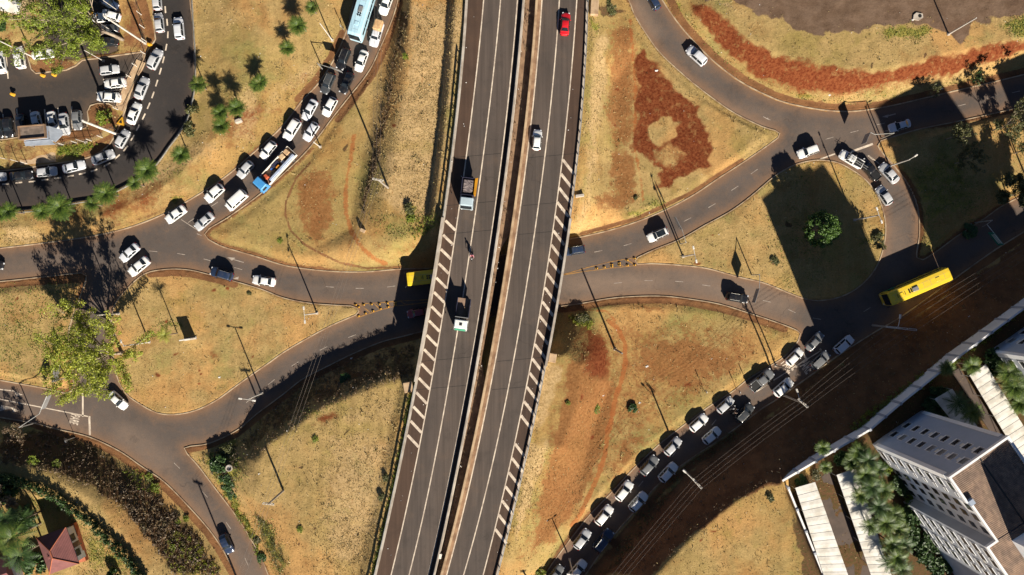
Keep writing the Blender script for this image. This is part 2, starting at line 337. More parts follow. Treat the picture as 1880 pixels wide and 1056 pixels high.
# ------------------------------------------------------------------ terrain: one sheet out to the horizon
core_x = np.arange(-97, 97.01, 0.3); core_y = np.arange(-57, 57.01, 0.3)
outer = np.array([1.5, 4, 8, 14, 24, 40, 70, 130, 260, 520, 1100, 2500, 5000])
gx = np.concatenate([-97 - outer[::-1], core_x, core_x[-1] + outer]); gy = np.concatenate([-57 - outer[::-1], core_y, core_y[-1] + outer])
GX, GY = np.meshgrid(gx, gy, indexing='ij'); fx_, fy_ = GX.ravel(), GY.ravel()
def pl(pts, h): return [tuple(P(a, b, h).to_2d()) for a, b in pts]
hw_n = [(float(xLE(y)) - 17, y) for y in range(-200, 411, 30)] + [(float(xLE(410)) - 8, 410), (float(xRE(408)) + 6, 408)] + [(float(xRE(y)) + 8, y) for y in range(400, -201, -30)]
hw_s = [(float(xLE(y)) - 13, y) for y in range(706, 1250, 30)] + [(float(xRE(y)) + 8, y) for y in range(1240, 660, -30)]
PLAT = [(5.25, pl(hw_n, 5.3)), (5.25, pl(hw_s, 5.3)),
 (3.2, pl([(760,-200),(757,0),(750,120),(738,250),(718,330),(704,410),(722,440),(770,425),(788,380),(806,200),(822,0),(826,-200)], 3.2)), (0.3, pl([(700,-200),(708,0),(694,120),(672,250),(655,330),(640,420),(560,465),(440,440),(510,370),(580,310),(655,200),(695,100)], 0.3)), (5.4, pl([(1000,668),(1040,652),(1062,672),(1060,740),(1030,820),(985,820)], 5.4)),
 (4.6, pl([(726,706),(720,706),(687,714),(613,743),(577,760),(549,785),(497,816),(478,850),(482,900),(520,1000),(556,1100),(590,1300),(610,1300),(655,1050),(706,800)], 4.6)),
 (7.0, pl([(1208,1056),(1267,993),(1349,924),(1408,888),(1432,890),(1500,1056),(1560,1300),(960,1300),(1080,1190)], 7.0)),
 (0.25, pl([(1100,572),(1300,582),(1425,618),(1390,668),(1290,733),(1190,808),(1105,890),(1050,955),(1085,800),(1125,700),(1120,640)], .25)), (.25, pl([(1175,90),(1285,190),(1405,245),(1325,300),(1225,360),(1150,390),(1125,300),(1135,150)], .25)), (.4, pl([(-200,560),(120,535),(112,700),(-200,650)], .4)), (.5, pl([(1640,272),(1880,207),(2000,190),(2000,260),(1840,355),(1700,458),(1690,380)], .5)),
 (4.0, pl([(1446,896),(1600,800),(1760,690),(1880,585),(2200,350),(3500,350),(3500,3000),(1560,1500),(1512,1056)], 4.0)),
 (4.1, pl([(-300,800),(-100,835),(0,845),(84,872),(150,907),(200,947),(250,1002),(284,1056),(330,1200),(300,1200),(262,1056),(228,1002),(180,950),(130,915),(74,885),(0,865),(-100,860),(-300,830)], 4.1)),
 (2.4, pl([(-400,930),(0,925),(60,925),(110,940),(160,985),(210,1056),(260,1200),(200,1500),(-600,1500)], 2.4)),
 (3.0, pl([(1298,8),(1340,40),(1375,70),(1420,92),(1475,112),(1550,122),(1617,124),(1681,110),(1758,90),(1835,76),(1900,62),(2200,0),(2200,-300),(1298,-300)], 3.0))]
d_net, in_net = sdist(fx_, fy_, net_w); d_tw, in_tw = sdist(fx_, fy_, tw_w); d_te, in_te = sdist(fx_, fy_, te_w)
d_st, in_st = sdist(fx_, fy_, st_w); d_lt, in_lt = sdist(fx_, fy_, lot_w); d_ln, in_ln = sdist(fx_, fy_, lotn_w)
in_road = in_net & ~in_tw & ~in_te
d_road = np.where(in_road, 0, np.minimum(np.minimum(d_net, d_tw), d_te))
d_road = np.where(in_tw | in_te, 0, d_road)                    # traffic islands stay level
d_flat = np.minimum(d_road, np.minimum(np.where(in_st, 0, d_st), np.minimum(np.where(in_lt, 0, d_lt), np.where(in_ln, 0, d_ln))))
pw = 1.5
wsum = 1.0 / (np.maximum(d_flat - 1.0, 0) + 0.05) ** pw; zsum = np.zeros_like(wsum)
d_plat = []
for h, poly in PLAT:
    d, i = sdist(fx_, fy_, poly); d = np.where(i, 0, d); d_plat.append(d)
    ww = 1.0 / (d + 0.05) ** pw; wsum += ww; zsum += h * ww
hz = zsum / wsum
sgn = np.where(in_road, 1, -1) * np.minimum(np.minimum(d_net, d_tw), d_te)      # + inside the carriageway
sgn = np.maximum(sgn, np.where(in_st, d_st, -d_st)); sgn = np.maximum(sgn, np.where(in_lt, d_lt, -d_lt)); sgn = np.maximum(sgn, np.where(in_ln, d_ln, -d_ln))
hz = hz + 0.09
rough = np.clip((-sgn - 0.4) / 1.2, 0, 1)
core = (np.abs(fx_) < 98) & (np.abs(fy_) < 58)
nz = (vnoise(fx_, fy_, 0.6, 1) - .5) * .055 + (vnoise(fx_, fy_, 1.7, 2) - .5) * .07 + (vnoise(fx_, fy_, 6.0, 3) - .5) * .25
hz = hz + nz * rough * core
hz = np.where(sgn > -0.1, -0.18, hz)
under = np.zeros(len(hz), bool)
HG = hz.reshape(GX.shape)
def hgt(x, y):
    i = min(max(int(np.searchsorted(gx, x)) - 1, 0), len(gx) - 2); j = min(max(int(np.searchsorted(gy, y)) - 1, 0), len(gy) - 2)
    u = (x - gx[i]) / (gx[i+1] - gx[i]); v = (y - gy[j]) / (gy[j+1] - gy[j])
    return float((HG[i,j]*(1-u) + HG[i+1,j]*u)*(1-v) + (HG[i,j+1]*(1-u) + HG[i+1,j+1]*u)*v)
def hgt0(x, y): return max(hgt(x, y), 0.03)
def G(px, py, dz=0.0):                            # map position of something standing on the ground
    z = 0.0
    for _ in range(4):
        p = P(px, py, z); z = hgt0(p.x, p.y)
    return Vector((p.x, p.y, z + dz))
# --- soil and vegetation patches and some painted ground shade, soft edged
PX = 940 + 10 * fx_ * CAMH / (CAMH - np.clip(hz, 0, 8)); PY = 528 - 10 * fy_ * CAMH / (CAMH - np.clip(hz, 0, 8))
_w = lambda s: (vnoise(fx_, fy_, 2.6, s) - .5) * 13 + (vnoise(fx_, fy_, .9, s + 1) - .5) * 9
PX0, PY0 = PX, PY; PXW, PYW = PX + _w(51), PY + _w(61)               # ragged natural patch outlines
LAY = {k: np.zeros(len(fx_)) for k in ('red', 'brown', 'green', 'lot', 'verge', 'orange', 'dark', 'pale')}
def patch(layer, pts, soft, val=1.0, reg=None, sub=False, line=False):
    PX, PY = (PX0, PY0) if line else (PXW, PYW)
    if layer == 'orange': soft *= .75; val *= .85
    if layer == 'red' and not sub: soft *= 1.5; val *= 1.15
    if reg: pts = [Z(reg, a, b) for a, b in pts]
    xs = [p[0] for p in pts]; ys = [p[1] for p in pts]
    sel = np.where((PX > min(xs) - soft) & (PX < max(xs) + soft) & (PY > min(ys) - soft) & (PY < max(ys) + soft))[0]
    if not len(sel): return
    d, i = sdist(PX[sel], PY[sel], pts, not line)
    a = np.clip(0.5 + 0.5 * np.where(i, d, -d) / soft, 0, 1) if not line else np.clip(1 - d / soft, 0, 1)
    a = a * a * (3 - 2 * a) * val
    L = LAY[layer]
    if sub: L[sel] *= 1 - np.clip(a * 1.1, 0, 1)
    else: L[sel] = np.maximum(L[sel], a)
def zp(*seq):                                     # mixed sheets: 'C', x, y, x, y, 'G', x, y ...
    out = []; r = None; k = 0
    while k < len(seq):
        if isinstance(seq[k], str): r = seq[k]; k += 1
        else: out.append(Z(r, seq[k], seq[k + 1])); k += 2
    return out
patch('red', zp('C',920,340,990,430,1050,460,1070,530,1130,580,1170,640,1220,690,1320,770,1350,850,1390,960,1410,1056,'G',1440,30,1430,170,1300,220,1190,250,1100,350,1060,330,1050,200,1000,130,920,100,885,60,'C',885,1000,895,700,905,560,885,420), 7)
patch('red', zp('C',980,930,1080,850,1190,880,1200,960,1150,1030,1040,1040,980,1000), 8, sub=True)
patch('red', zp('G',1000,60,1100,30,1230,30,1250,110,1180,170,1090,190,1020,120), 9, .6, sub=True)
patch('red', zp('C',1290,20,1400,30,1560,170,1700,290,1830,360,1877,385,'D',100,400,300,460,600,500,850,510,1100,455,1400,375,1700,325,1877,285,1950,270,1950,330,1877,350,1700,430,1400,520,1250,540,1000,590,700,660,450,655,300,640,0,560,'C',1600,420,1450,280,1330,130), 9, .92)
patch('red', zp('D',-20,520,300,610,700,640,1100,560,1500,460,1500,520,1100,620,700,700,300,690,0,620), 12, .55)
patch('red', zp('K',520,330,600,350,680,430,705,520,700,620,650,690,580,680,540,600,520,480), 14, .85)
patch('red', [(1075,600),(1110,610),(1122,640),(1115,680),(1090,690),(1072,650)], 14, .6)
patch('orange', zp('K',690,270,760,330,810,430,815,560,790,690,745,810,720,940,700,1056,'O',690,0,670,180,620,340,560,470,490,620,430,700), 13, 1.0, line=True)
patch('orange', zp('F',700,-40,690,60,660,220,640,380,650,520,690,660,760,760,850,840,930,880), 16, .8, line=True)
patch('orange', zp('C',850,150,870,400,885,600,885,900,880,1056,'G',890,100,920,250,940,420), 13, .7, line=True)
patch('orange', zp('K',330,200,520,190,680,200,740,270), 10, .7, line=True)
patch('orange', zp('B',740,880,770,760,700,640,720,560), 16, .35, line=True)
patch('brown', zp('F',260,250,420,160,560,200,600,400,560,640,450,760,320,640,250,450), 45, .75)
patch('brown', zp('C',700,180,860,200,890,500,880,1000,720,1056,690,800,720,500), 48, .9)
patch('brown', [(1030,580),(1300,575),(1440,620),(1400,668),(1290,735),(1190,812),(1060,950),(960,1060),(930,1056),(1010,700)], 40, .5)
patch('brown', zp('G',660,60,900,0,920,240,900,420,760,520,620,480,560,420,700,350), 35, .8)
patch('brown', zp('K',400,560,560,480,700,560,720,760,700,1056,'O',650,120,520,450,400,650,330,760,150,900,180,640,260,300,'K',380,800), 25, 1.0)
patch('brown', zp('K',830,430,1200,300,1550,420,1720,420,1640,620,1400,780,1200,960,1000,1056,800,1000,'O',760,60,640,330,700,420,900,240,1050,60,'K',1300,900,830,700), 50, .7)
patch('brown', zp('K',850,170,1100,160,1080,240,1000,210,900,200), 14, .7)
patch('brown', zp('E',620,420,1000,300,1300,150,1500,80,1877,-160,1877,-20,1600,200,1250,330,900,560,640,520,420,560,150,600,160,520), 40, .45)
patch('brown', zp('I',900,560,1100,480,1260,520,1200,640,950,640), 40, .45)
patch('red', zp('A',1640,900,1760,840,1877,860,1900,980,1800,1056,1660,1056), 20, .42)
patch('red', zp('E',700,440,1000,330,1180,250,1250,300,1100,450,900,560,760,600,640,520), 34, .62); patch('red', zp('A',1560,960,1720,800,1877,700,1877,820,1760,960,1640,1056), 26, .6); patch('red', zp('B',120,720,330,520,400,560,240,760,100,900), 24, .4)
patch('red', zp('E',820,460,1000,400,1250,290,1400,230,1300,360,1060,500,880,540), 30, .42)
patch('red', zp('E',1060,240,1250,180,1450,60,1500,100,1400,230,1180,310), 30, .34)
patch('red', zp('E',160,520,320,560,450,480,600,500,860,520,920,560,760,600,400,600,180,580), 20, .36)
patch('red', zp('A',1500,560,1580,440,1620,500,1580,660), 18, .3)
patch('red', zp('A',860,50,1000,20,1020,250,900,350), 18, .45); patch('red', zp('A',0,200,60,160,90,320,20,330), 14, .5)
for q in ((zp('J',430,960,560,920,610,950,560,1010,440,1000), 10, .7), (zp('F',640,700,690,690,710,760,660,770), 8, .5), (zp('F',510,300,540,280,540,430,490,430),14,.35), (zp('F',300,560,460,500,470,600,330,640),22,.35), (zp('I',1000,520,1130,560,1080,640,980,580),16,.3), (zp('I',1520,490,1580,490,1570,540,1525,540),8,.6), (zp('N',510,200,570,160,580,220,530,280),12,.35)): patch('red', *q)
patch('red', zp('F',800,640,880,720,980,780,1140,740,1160,780,1000,820,880,780), 16, .5)
patch('red', zp('J',560,640,820,560,1000,560,900,700,600,760), 60, .3)
patch('lot', zp('C',1270,-80,1400,0,1560,-20,1640,20,1700,40,1877,130,'D',100,120,220,200,420,245,640,235,900,170,1200,150,1330,240,1420,300,1480,250,1500,180,1700,130,1900,80,1950,-200), 12)
patch('lot', zp('D',0,60,80,60,120,120,30,140), 10, .8); patch('lot', zp('C',1700,60,1877,80,1877,160,1780,120), 10, .8)
patch('pale', zp('D',1280,130,1480,100,1620,50,1750,60,1700,130,1500,170), 14, .5); patch('pale', zp('C',1400,-20,1560,20,1640,40,1560,60), 12, .8); patch('pale', zp('D',0,0,120,30,160,100,40,60), 14, .6)
# verges of bare soil and lighter grass
v = np.clip(1 - (d_road - 0.15) / 1.35, 0, 1) * (d_road > 0)
vmod = np.clip(vnoise(fx_, fy_, 9, 11) * 1.9 - .45, 0, 1)
LAY['verge'] = np.maximum(LAY['verge'], v * vmod)
def vergeline(pts, wd, val=1.0, reg=None): patch('verge', [Z(reg, *q) for q in pts] if reg else pts, wd, val, line=True)
vergeline([(1222,-20),(1250,38),(1278,70),(1318,110),(1366,146),(1424,176),(1455,186),(1504,196),(1553,200),(1592,197),(1643,188),(1694,176),(1784,155),(1880,132)], 12, 1.4)
vergeline([(70,783),(102,793),(164,808),(215,834),(256,862),(297,890),(338,931),(379,977),(404,1013),(428,1056)], 11, 1.3)
vergeline([(0,522),(77,516),(155,512)], 13, 1.2); vergeline([(276,503),(314,500),(350,502),(384,510),(430,522)], 12, 1.3)
vergeline([(1024,568),(1068,563),(1119,554),(1170,551),(1221,551),(1272,557),(1323,567),(1375,582),(1440,604)], 12, 1.2)
vergeline([(735,4),(708,88),(685,137),(648,186),(620,220)], 12, .9); vergeline([(545,302),(575,272)], 10, .6)
vergeline([(628,60),(605,108),(580,146),(546,182)], 12, 1.0); vergeline([(332,368),(276,396),(160,428)], 8, .5)
vergeline([(1362,294),(1323,319),(1272,353),(1170,401),(1068,429)], 7, 1.0); vergeline([(1090,963),(1130,1000),(1180,940),(1215,896),(1275,850),(1332,812),(1408,756),(1485,703),(1544,660),(1612,616),(1663,586),(1739,532),(1800,488),(1880,434)], 12, 1.2)
vergeline([(335,828),(384,818),(435,797),(470,768),(521,729),(554,703),(608,675),(649,655),(700,634),(777,614)], 11, 1.2)
vergeline([(1640,302),(1662,332),(1678,372),(1684,420)], 10, .7); vergeline([(1690,186),(1720,178),(1790,163),(1880,141)], 10, 1.0); vergeline([(1440,660),(1375,702)], 10, .7)
vergeline(zp('F',390,150,290,260,215,430,210,520,250,640,350,740,460,800,600,870,800,910,1040,900), 6, .7)
vergeline([(150,560),(136,600),(134,640),(140,690)], 14, 1.0)
vergeline(zp('A',1020,0,1060,150,1090,300), 14, 1.2); vergeline(zp('A',680,410,850,410,1050,390), 12, 1.1); vergeline(zp('A',920,880,780,990,640,1056), 9, .9)
vergeline(zp('E',0,210,250,190,450,180,640,110), 7, .8); vergeline(zp('A',210,480,300,520,470,500), 13, 1.2); vergeline(zp('A',650,780,700,950,400,980), 17, .9); vergeline(zp('A',200,380,460,440),14,1.1)
patch('verge', zp('A',845,0,1000,0,1050,120,1075,310,1040,360,860,390,860,260,920,220), 14, .6); patch('verge', zp('A',0,110,140,100,170,330,0,370), 16, .45)
patch('verge', zp('E',0,-10,230,-30,420,20,400,180,200,200,0,215), 14, .5); patch('verge', zp('A',640,740,780,750,860,830,860,900,640,1020,400,1010,420,940,600,930), 12, .8)
patch('verge', zp('E',560,80,700,20,840,-10,830,30,640,120), 9, .8); patch('verge', zp('A',230,400,460,420,600,480,480,530,260,540), 8, .9); patch('verge', zp('A',680,410,1040,380,1040,430,860,470,700,460), 8, .9)
patch('verge', zp('D',100,700,450,770,700,780,1000,730,1000,700,600,755,300,720), 6, .7)
for q in (('I',1440,600,5),('I',1440,632,6),('I',1462,742,6),('I',1190,288,6),('I',1640,66,7),('I',1530,36,5),('I',1268,520,5),('I',1832,410,5),('I',1815,515,6),('I',892,186,6),('I',1070,890,6),('I',1150,640,5),('I',112,112,5),('I',22,140,5),('C',765,665,7),('C',728,905,6),('K',515,815,6),('K',1260,742,6),('N',440,722,6),('N',315,825,5),('N',670,35,6),('N',320,285,5),('N',500,142,5),('H',90,860,14),('H',190,590,10),('D',65,372,6),('D',595,548,6),('D',795,452,7),('D',1155,395,8),('B',1005,885,8),('F',640,40,9),('G',1315,868,7),('G',1455,678,4),('O',1350,810,7),('O',1440,735,7),('O',235,195,6),('O',565,50,7),('F',160,705,7)):
    patch('dark' if q[0] in 'DHNF' else 'red', [Z(q[0], q[1] + q[3] * 2.2 * math.cos(k), q[2] + q[3] * 1.8 * math.sin(k)) for k in np.linspace(0, 5.5, 8)], 3, .95)
for q in (('N',380,620,470,900),('N',330,880,380,1056),('N',540,300,520,700),('N',690,500,700,900),('F',1000,120,980,420),('F',1110,60,1060,460),('B',1240,240,1180,660),('B',1140,260,1080,560),('I',950,840,1250,905),('I',1040,780,1480,820),('I',1500,300,1640,420),('I',1560,200,1720,330),('K',1480,340,1700,300),('K',1480,440,1690,430),('K',1400,700,1690,540)): patch('brown', [Z(q[0], q[1], q[2]), Z(q[0], q[3], q[4])], 7, .45, line=True)
# green growth
for pts, s, vv in ((zp('D',850,250,900,190,1180,170,1230,230,1100,270), 12, .8), (zp('D',1720,200,1877,120,1950,120,1950,270,1800,250), 14, .9), (zp('D',200,640,330,660,450,720,350,720,220,680), 10, .7), (zp('D',430,720,600,680,1100,640,1400,560,1700,470,1800,500,1400,610,900,720,600,750), 14, .45), (zp('C',1140,0,1190,20,1240,100,1200,110), 8, .8), (zp('C',1250,130,1500,420,1700,560,1877,620,1877,640,1650,580,1420,400),9,.5),
    (zp('F',1100,500,1290,530,1310,600,1150,640,900,640,860,560,1000,560), 20, .45), (zp('F',1060,470,1150,480,1130,600,1070,560), 12, .8), (zp('E',420,40,640,10,700,20,560,110,430,100), 8, 1.0), (zp('I',1080,360,1130,280,1250,270,1330,330,1290,350,1180,330,1110,390), 10, .6),
    (zp('M',1440,220,1560,140,1700,70,1710,200,1700,480,1600,430,1520,320), 14, .7), (zp('M',1600,440,1720,480,1760,620,1850,800,1877,1000,1780,800), 10, .8), (zp('N',0,620,120,700,230,1000,180,1056,60,850), 16, .7), (zp('J',330,900,600,860,700,830,560,900,400,960), 12, .5),
    (zp('G',820,500,1080,420,1130,440,950,520,850,560), 8, .6), (zp('K',420,230,500,220,580,280,540,320,440,280), 10, .9), (zp('H',600,740,850,640,870,720,780,760), 14, .5), (zp('E',1230,380,1320,360,1320,430,1250,450), 12, .7), (zp('E',1200,180,1330,150,1300,220,1200,230), 14, .6), (zp('B',480,420,560,420,540,480,480,500), 8, .7), (zp('B',200,830,330,780,320,850,200,930), 12, .7),
    (zp('D',1440,1056,1600,900,1877,830,1950,830,1950,1056), 30, .35), (zp('H',1300,0,1450,100,1550,400,1620,420,1560,500,1280,600,1120,880,1100,400,1000,200), 30, .5), (zp('H',300,180,440,480,700,900,600,1000,300,1000,200,1000,100,480), 40, .25),
    (zp('M',220,440,440,540,560,640,700,760,900,900,980,1056,600,1056,620,800,520,640,220,560), 14, .5), (zp('I',0,40,500,0,500,640,250,740,0,700), 30, .35), (zp('C',560,100,600,180,580,260,560,200), 6, 1.0)):
    patch('green', pts, s, vv)
for y0 in range(80, 420, 12): patch('green', [(float(xLE(y0)) + 4, y0), (float(xLE(y0 + 12)) + 4, y0 + 12)], 6, .8, line=True)
for y0 in range(700, 1056, 12): patch('green', [(float(xLE(y0)) - 2, y0), (float(xLE(y0 + 12)) - 2, y0 + 12)], 6, .6, line=True)
patch('green', zp('L',1050,820,1350,600,1877,200,1877,130,1300,550,800,900,560,1056,700,1056), 12, .8)
patch('green', zp('O',1250,310,1500,150,1700,0,1560,40,1300,220,900,650,620,1056,760,1000), 14, .55)
# dark patches: ditch, scrub and bank soil, plus shade painted on slopes and compound
patch('dark', zp('B',1040,60,1090,100,1040,300,1000,520,950,800,920,1000,880,1056,'F',900,60,860,250,800,420,780,540,760,560,760,440,800,260,860,60,'B',830,1056,880,900,930,700,980,450), 8, .75)
patch('dark', zp('C',640,30,760,30,810,80,700,120,640,120), 12, .8)
patch('verge', [(1060,1056),(1119,1005),(1180,940),(1260,870),(1330,815),(1480,710),(1540,668),(1660,590),(1740,535),(1880,440),(1950,440),(1950,540),(1880,560),(1660,730),(1440,880),(1340,928),(1240,1010),(1200,1056)], 14, .85)
patch('dark', zp('M',0,40,380,0,620,100,860,260,1050,420,1200,560,1400,740,1560,960,1600,1056,1250,1056,1050,780,850,560,600,400,300,280,0,250), 20, .8)  # scrub ground, with the shade of the slope turned from the sun painted in
patch('dark', [(1590,760),(1880,560),(2000,480),(2000,1200),(1600,1200),(1480,1056),(1450,900)], 14, 1.0)  # compound ground: block shade painted in as a dark colour
patch('dark', [(560,680),(640,652),(770,620),(764,690),(700,705),(600,740),(500,800),(450,840),(445,800)], 16, .55)  # shade of the north-facing bank painted into the ground colour
patch('pale', zp('B',1050,0,1560,0,1500,300,1420,800,1380,1056,960,1056,1050,500,1100,200), 40, .75); patch('pale', zp('F',920,60,1380,0,1340,450,1250,560,1000,540,860,380), 40, .8)
patch('pale', zp('N',500,0,1050,0,960,500,850,1056,500,1056,420,700,450,300), 50, .6); patch('pale', zp('J',400,1000,700,860,1060,690,1080,1056,400,1056), 30, .5)
patch('pale', zp('E',820,300,1300,50,1640,-60,1700,-60,1500,120,1000,420), 40, .7); patch('pale', zp('A',1620,700,1877,500,1877,1056,1640,1056), 30, .6); patch('pale', zp('B',0,620,560,200,640,220,500,520,0,980), 30, .5); patch('pale', zp('E',0,580,200,600,400,680,250,740,0,750), 24, .7)
patch('pale', zp('K',120,640,300,560,380,620,330,800,230,1056,130,1056), 24, .8); patch('pale', zp('O',100,100,260,60,230,300,120,600,20,900,0,700), 24, .8); patch('pale', zp('C',540,250,700,200,720,700,600,1056,510,1056,530,600), 28, .7); patch('pale', zp('G',490,0,650,0,600,400,560,600,440,660,500,300), 24, .6)
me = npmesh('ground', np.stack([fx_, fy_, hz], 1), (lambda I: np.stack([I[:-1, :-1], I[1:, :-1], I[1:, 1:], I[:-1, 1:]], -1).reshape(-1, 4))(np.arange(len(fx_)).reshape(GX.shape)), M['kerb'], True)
for nm, keys in (('soilA', ('red', 'brown', 'green', 'lot')), ('soilShadeB', ('verge', 'orange', 'dark', 'pale'))):
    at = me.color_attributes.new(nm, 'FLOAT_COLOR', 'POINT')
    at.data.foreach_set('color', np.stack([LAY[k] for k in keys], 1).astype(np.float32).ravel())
m, t, b = mat('dry_ground'); p = pos(t)
red, brown, green, lot = attr(t, 'soilA'); verge, orange, dark, pale = attr(t, 'soilShadeB')
nL = noise(t, p, 0.06, 4); nM = noise(t, p, 0.35, 5, .65); nS = noise(t, p, 2.2, 5, .7); nF = noise(t, p, 7.0, 3, .7)
nQ = noise(t, p, 0.85, 6, .75)
def edge(a, k=.7, lo=.38, hi=.62, n=None):       # break a soft patch up with fine noise
    nn = n or math_(t, 'ADD', math_(t, 'MULTIPLY', nM, .3), math_(t, 'ADD', math_(t, 'MULTIPLY', nQ, .4), math_(t, 'MULTIPLY', nS, .3)))
    x = math_(t, 'ADD', a, math_(t, 'MULTIPLY', math_(t, 'SUBTRACT', nn, .5), k * 2))
    return math_(t, 'MULTIPLY', sstep(t, x, lo, hi), sstep(t, a, 0.01, 0.12))
c = mix(t, sstep(t, nM, .36, .64), (0.40, 0.275, 0.115), (0.31, 0.218, 0.086))
nG = noise(t, p, 0.022, 3); nH = noise(t, p, 0.13, 5, .65); nK = noise(t, p, 4.5, 4, .7)
c = mix(t, sstep(t, nL, .47, .6), c, (0.43, 0.25, 0.095))
c = mix(t, math_(t, 'MULTIPLY', sstep(t, nG, .46, .6), .5), c, (0.27, 0.20, 0.066))
c = mix(t, math_(t, 'MULTIPLY', sstep(t, nH, .52, .7), .6), c, (0.28, 0.145, 0.05))
c = mix(t, math_(t, 'MULTIPLY', sstep(t, math_(t, 'SUBTRACT', 1.0, nH), .54, .7), .45), c, (0.22, 0.18, 0.045))
mp = t.nodes.new('ShaderNodeMapping'); mp.inputs['Rotation'].default_value = (0, 0, R(13)); mp.inputs['Scale'].default_value = (.9, .07, 1); t.links.new(p, mp.inputs[0]); nW = noise(t, mp.outputs[0], 1.0, 4, .7)
c = mix(t, math_(t, 'ADD', .15, math_(t, 'MULTIPLY', pale, .4)), c, mix(t, sstep(t, nW, .36, .64), (.28, .27, .25), (.68, .68, .68)), 'OVERLAY')
c = mix(t, math_(t, 'MULTIPLY', sstep(t, noise(t, p, 0.09, 5, .7), .53, .66), .5), c, (0.215, 0.215, 0.07))
c = mix(t, .34, c, mix(t, sstep(t, nK, .35, .66), (0.32, 0.32, 0.32), (0.66, 0.66, 0.66)), 'OVERLAY')
c = mix(t, math_(t, 'MULTIPLY', edge(pale, .6), .85), c, mix(t, sstep(t, nS, .4, .6), (0.52, 0.36, 0.18), (0.37, 0.25, 0.115)))
c = mix(t, math_(t, 'MULTIPLY', sstep(t, nS, .56, .72), .42), c, (0.19, 0.13, 0.04))
c = mix(t, math_(t, 'MULTIPLY', edge(brown, .8), .85), c, mix(t, sstep(t, nS, .35, .65), (0.17, 0.062, 0.021), (0.27, 0.12, 0.045)))
c = mix(t, math_(t, 'MULTIPLY', edge(green, .8), .85), c, mix(t, sstep(t, nS, .4, .62), (0.15, 0.15, 0.028), (0.30, 0.26, 0.055)))
c = mix(t, math_(t, 'MULTIPLY', edge(dark, .7), .9), c, mix(t, sstep(t, nS, .4, .6), (0.11, 0.052, 0.03), (0.07, 0.052, 0.022)))  # this colour also carries the painted shade of slopes and compound
c = mix(t, math_(t, 'MULTIPLY', edge(orange, .9), .72), c, mix(t, nS, (0.27, 0.07, 0.02), (0.36, 0.13, 0.042)))
c = mix(t, math_(t, 'MULTIPLY', edge(red, 1.15, .2, .78), math_(t, 'SUBTRACT', 1.0, math_(t, 'MULTIPLY', sstep(t, nQ, .53, .66), .38))), c, mix(t, sstep(t, nS, .35, .65), (0.105, 0.022, 0.008), (0.20, 0.062, 0.023)))
c = mix(t, math_(t, 'MULTIPLY', edge(lot, .5), .95), c, mix(t, sstep(t, nM, .35, .65), (0.105, 0.065, 0.045), (0.16, 0.105, 0.075)))
c = mix(t, math_(t, 'MULTIPLY', edge(verge, .7), .9), c, mix(t, sstep(t, nM, .35, .65), (0.13, 0.055, 0.027), (0.22, 0.10, 0.045)))
c = mix(t, .32, c, mix(t, sstep(t, nF, .3, .7), (0.3, 0.3, 0.3), (0.68, 0.68, 0.68)), 'OVERLAY')
t.links.new(c, b.inputs['Base Color']); b.inputs['Roughness'].default_value = 1.0; b.inputs['Specular IOR Level'].default_value = 0.1
bump(t, b, math_(t, 'ADD', nS, math_(t, 'MULTIPLY', nF, .5)), .6, .12)
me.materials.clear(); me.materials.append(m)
tag(link('ground', me), kind='structure')
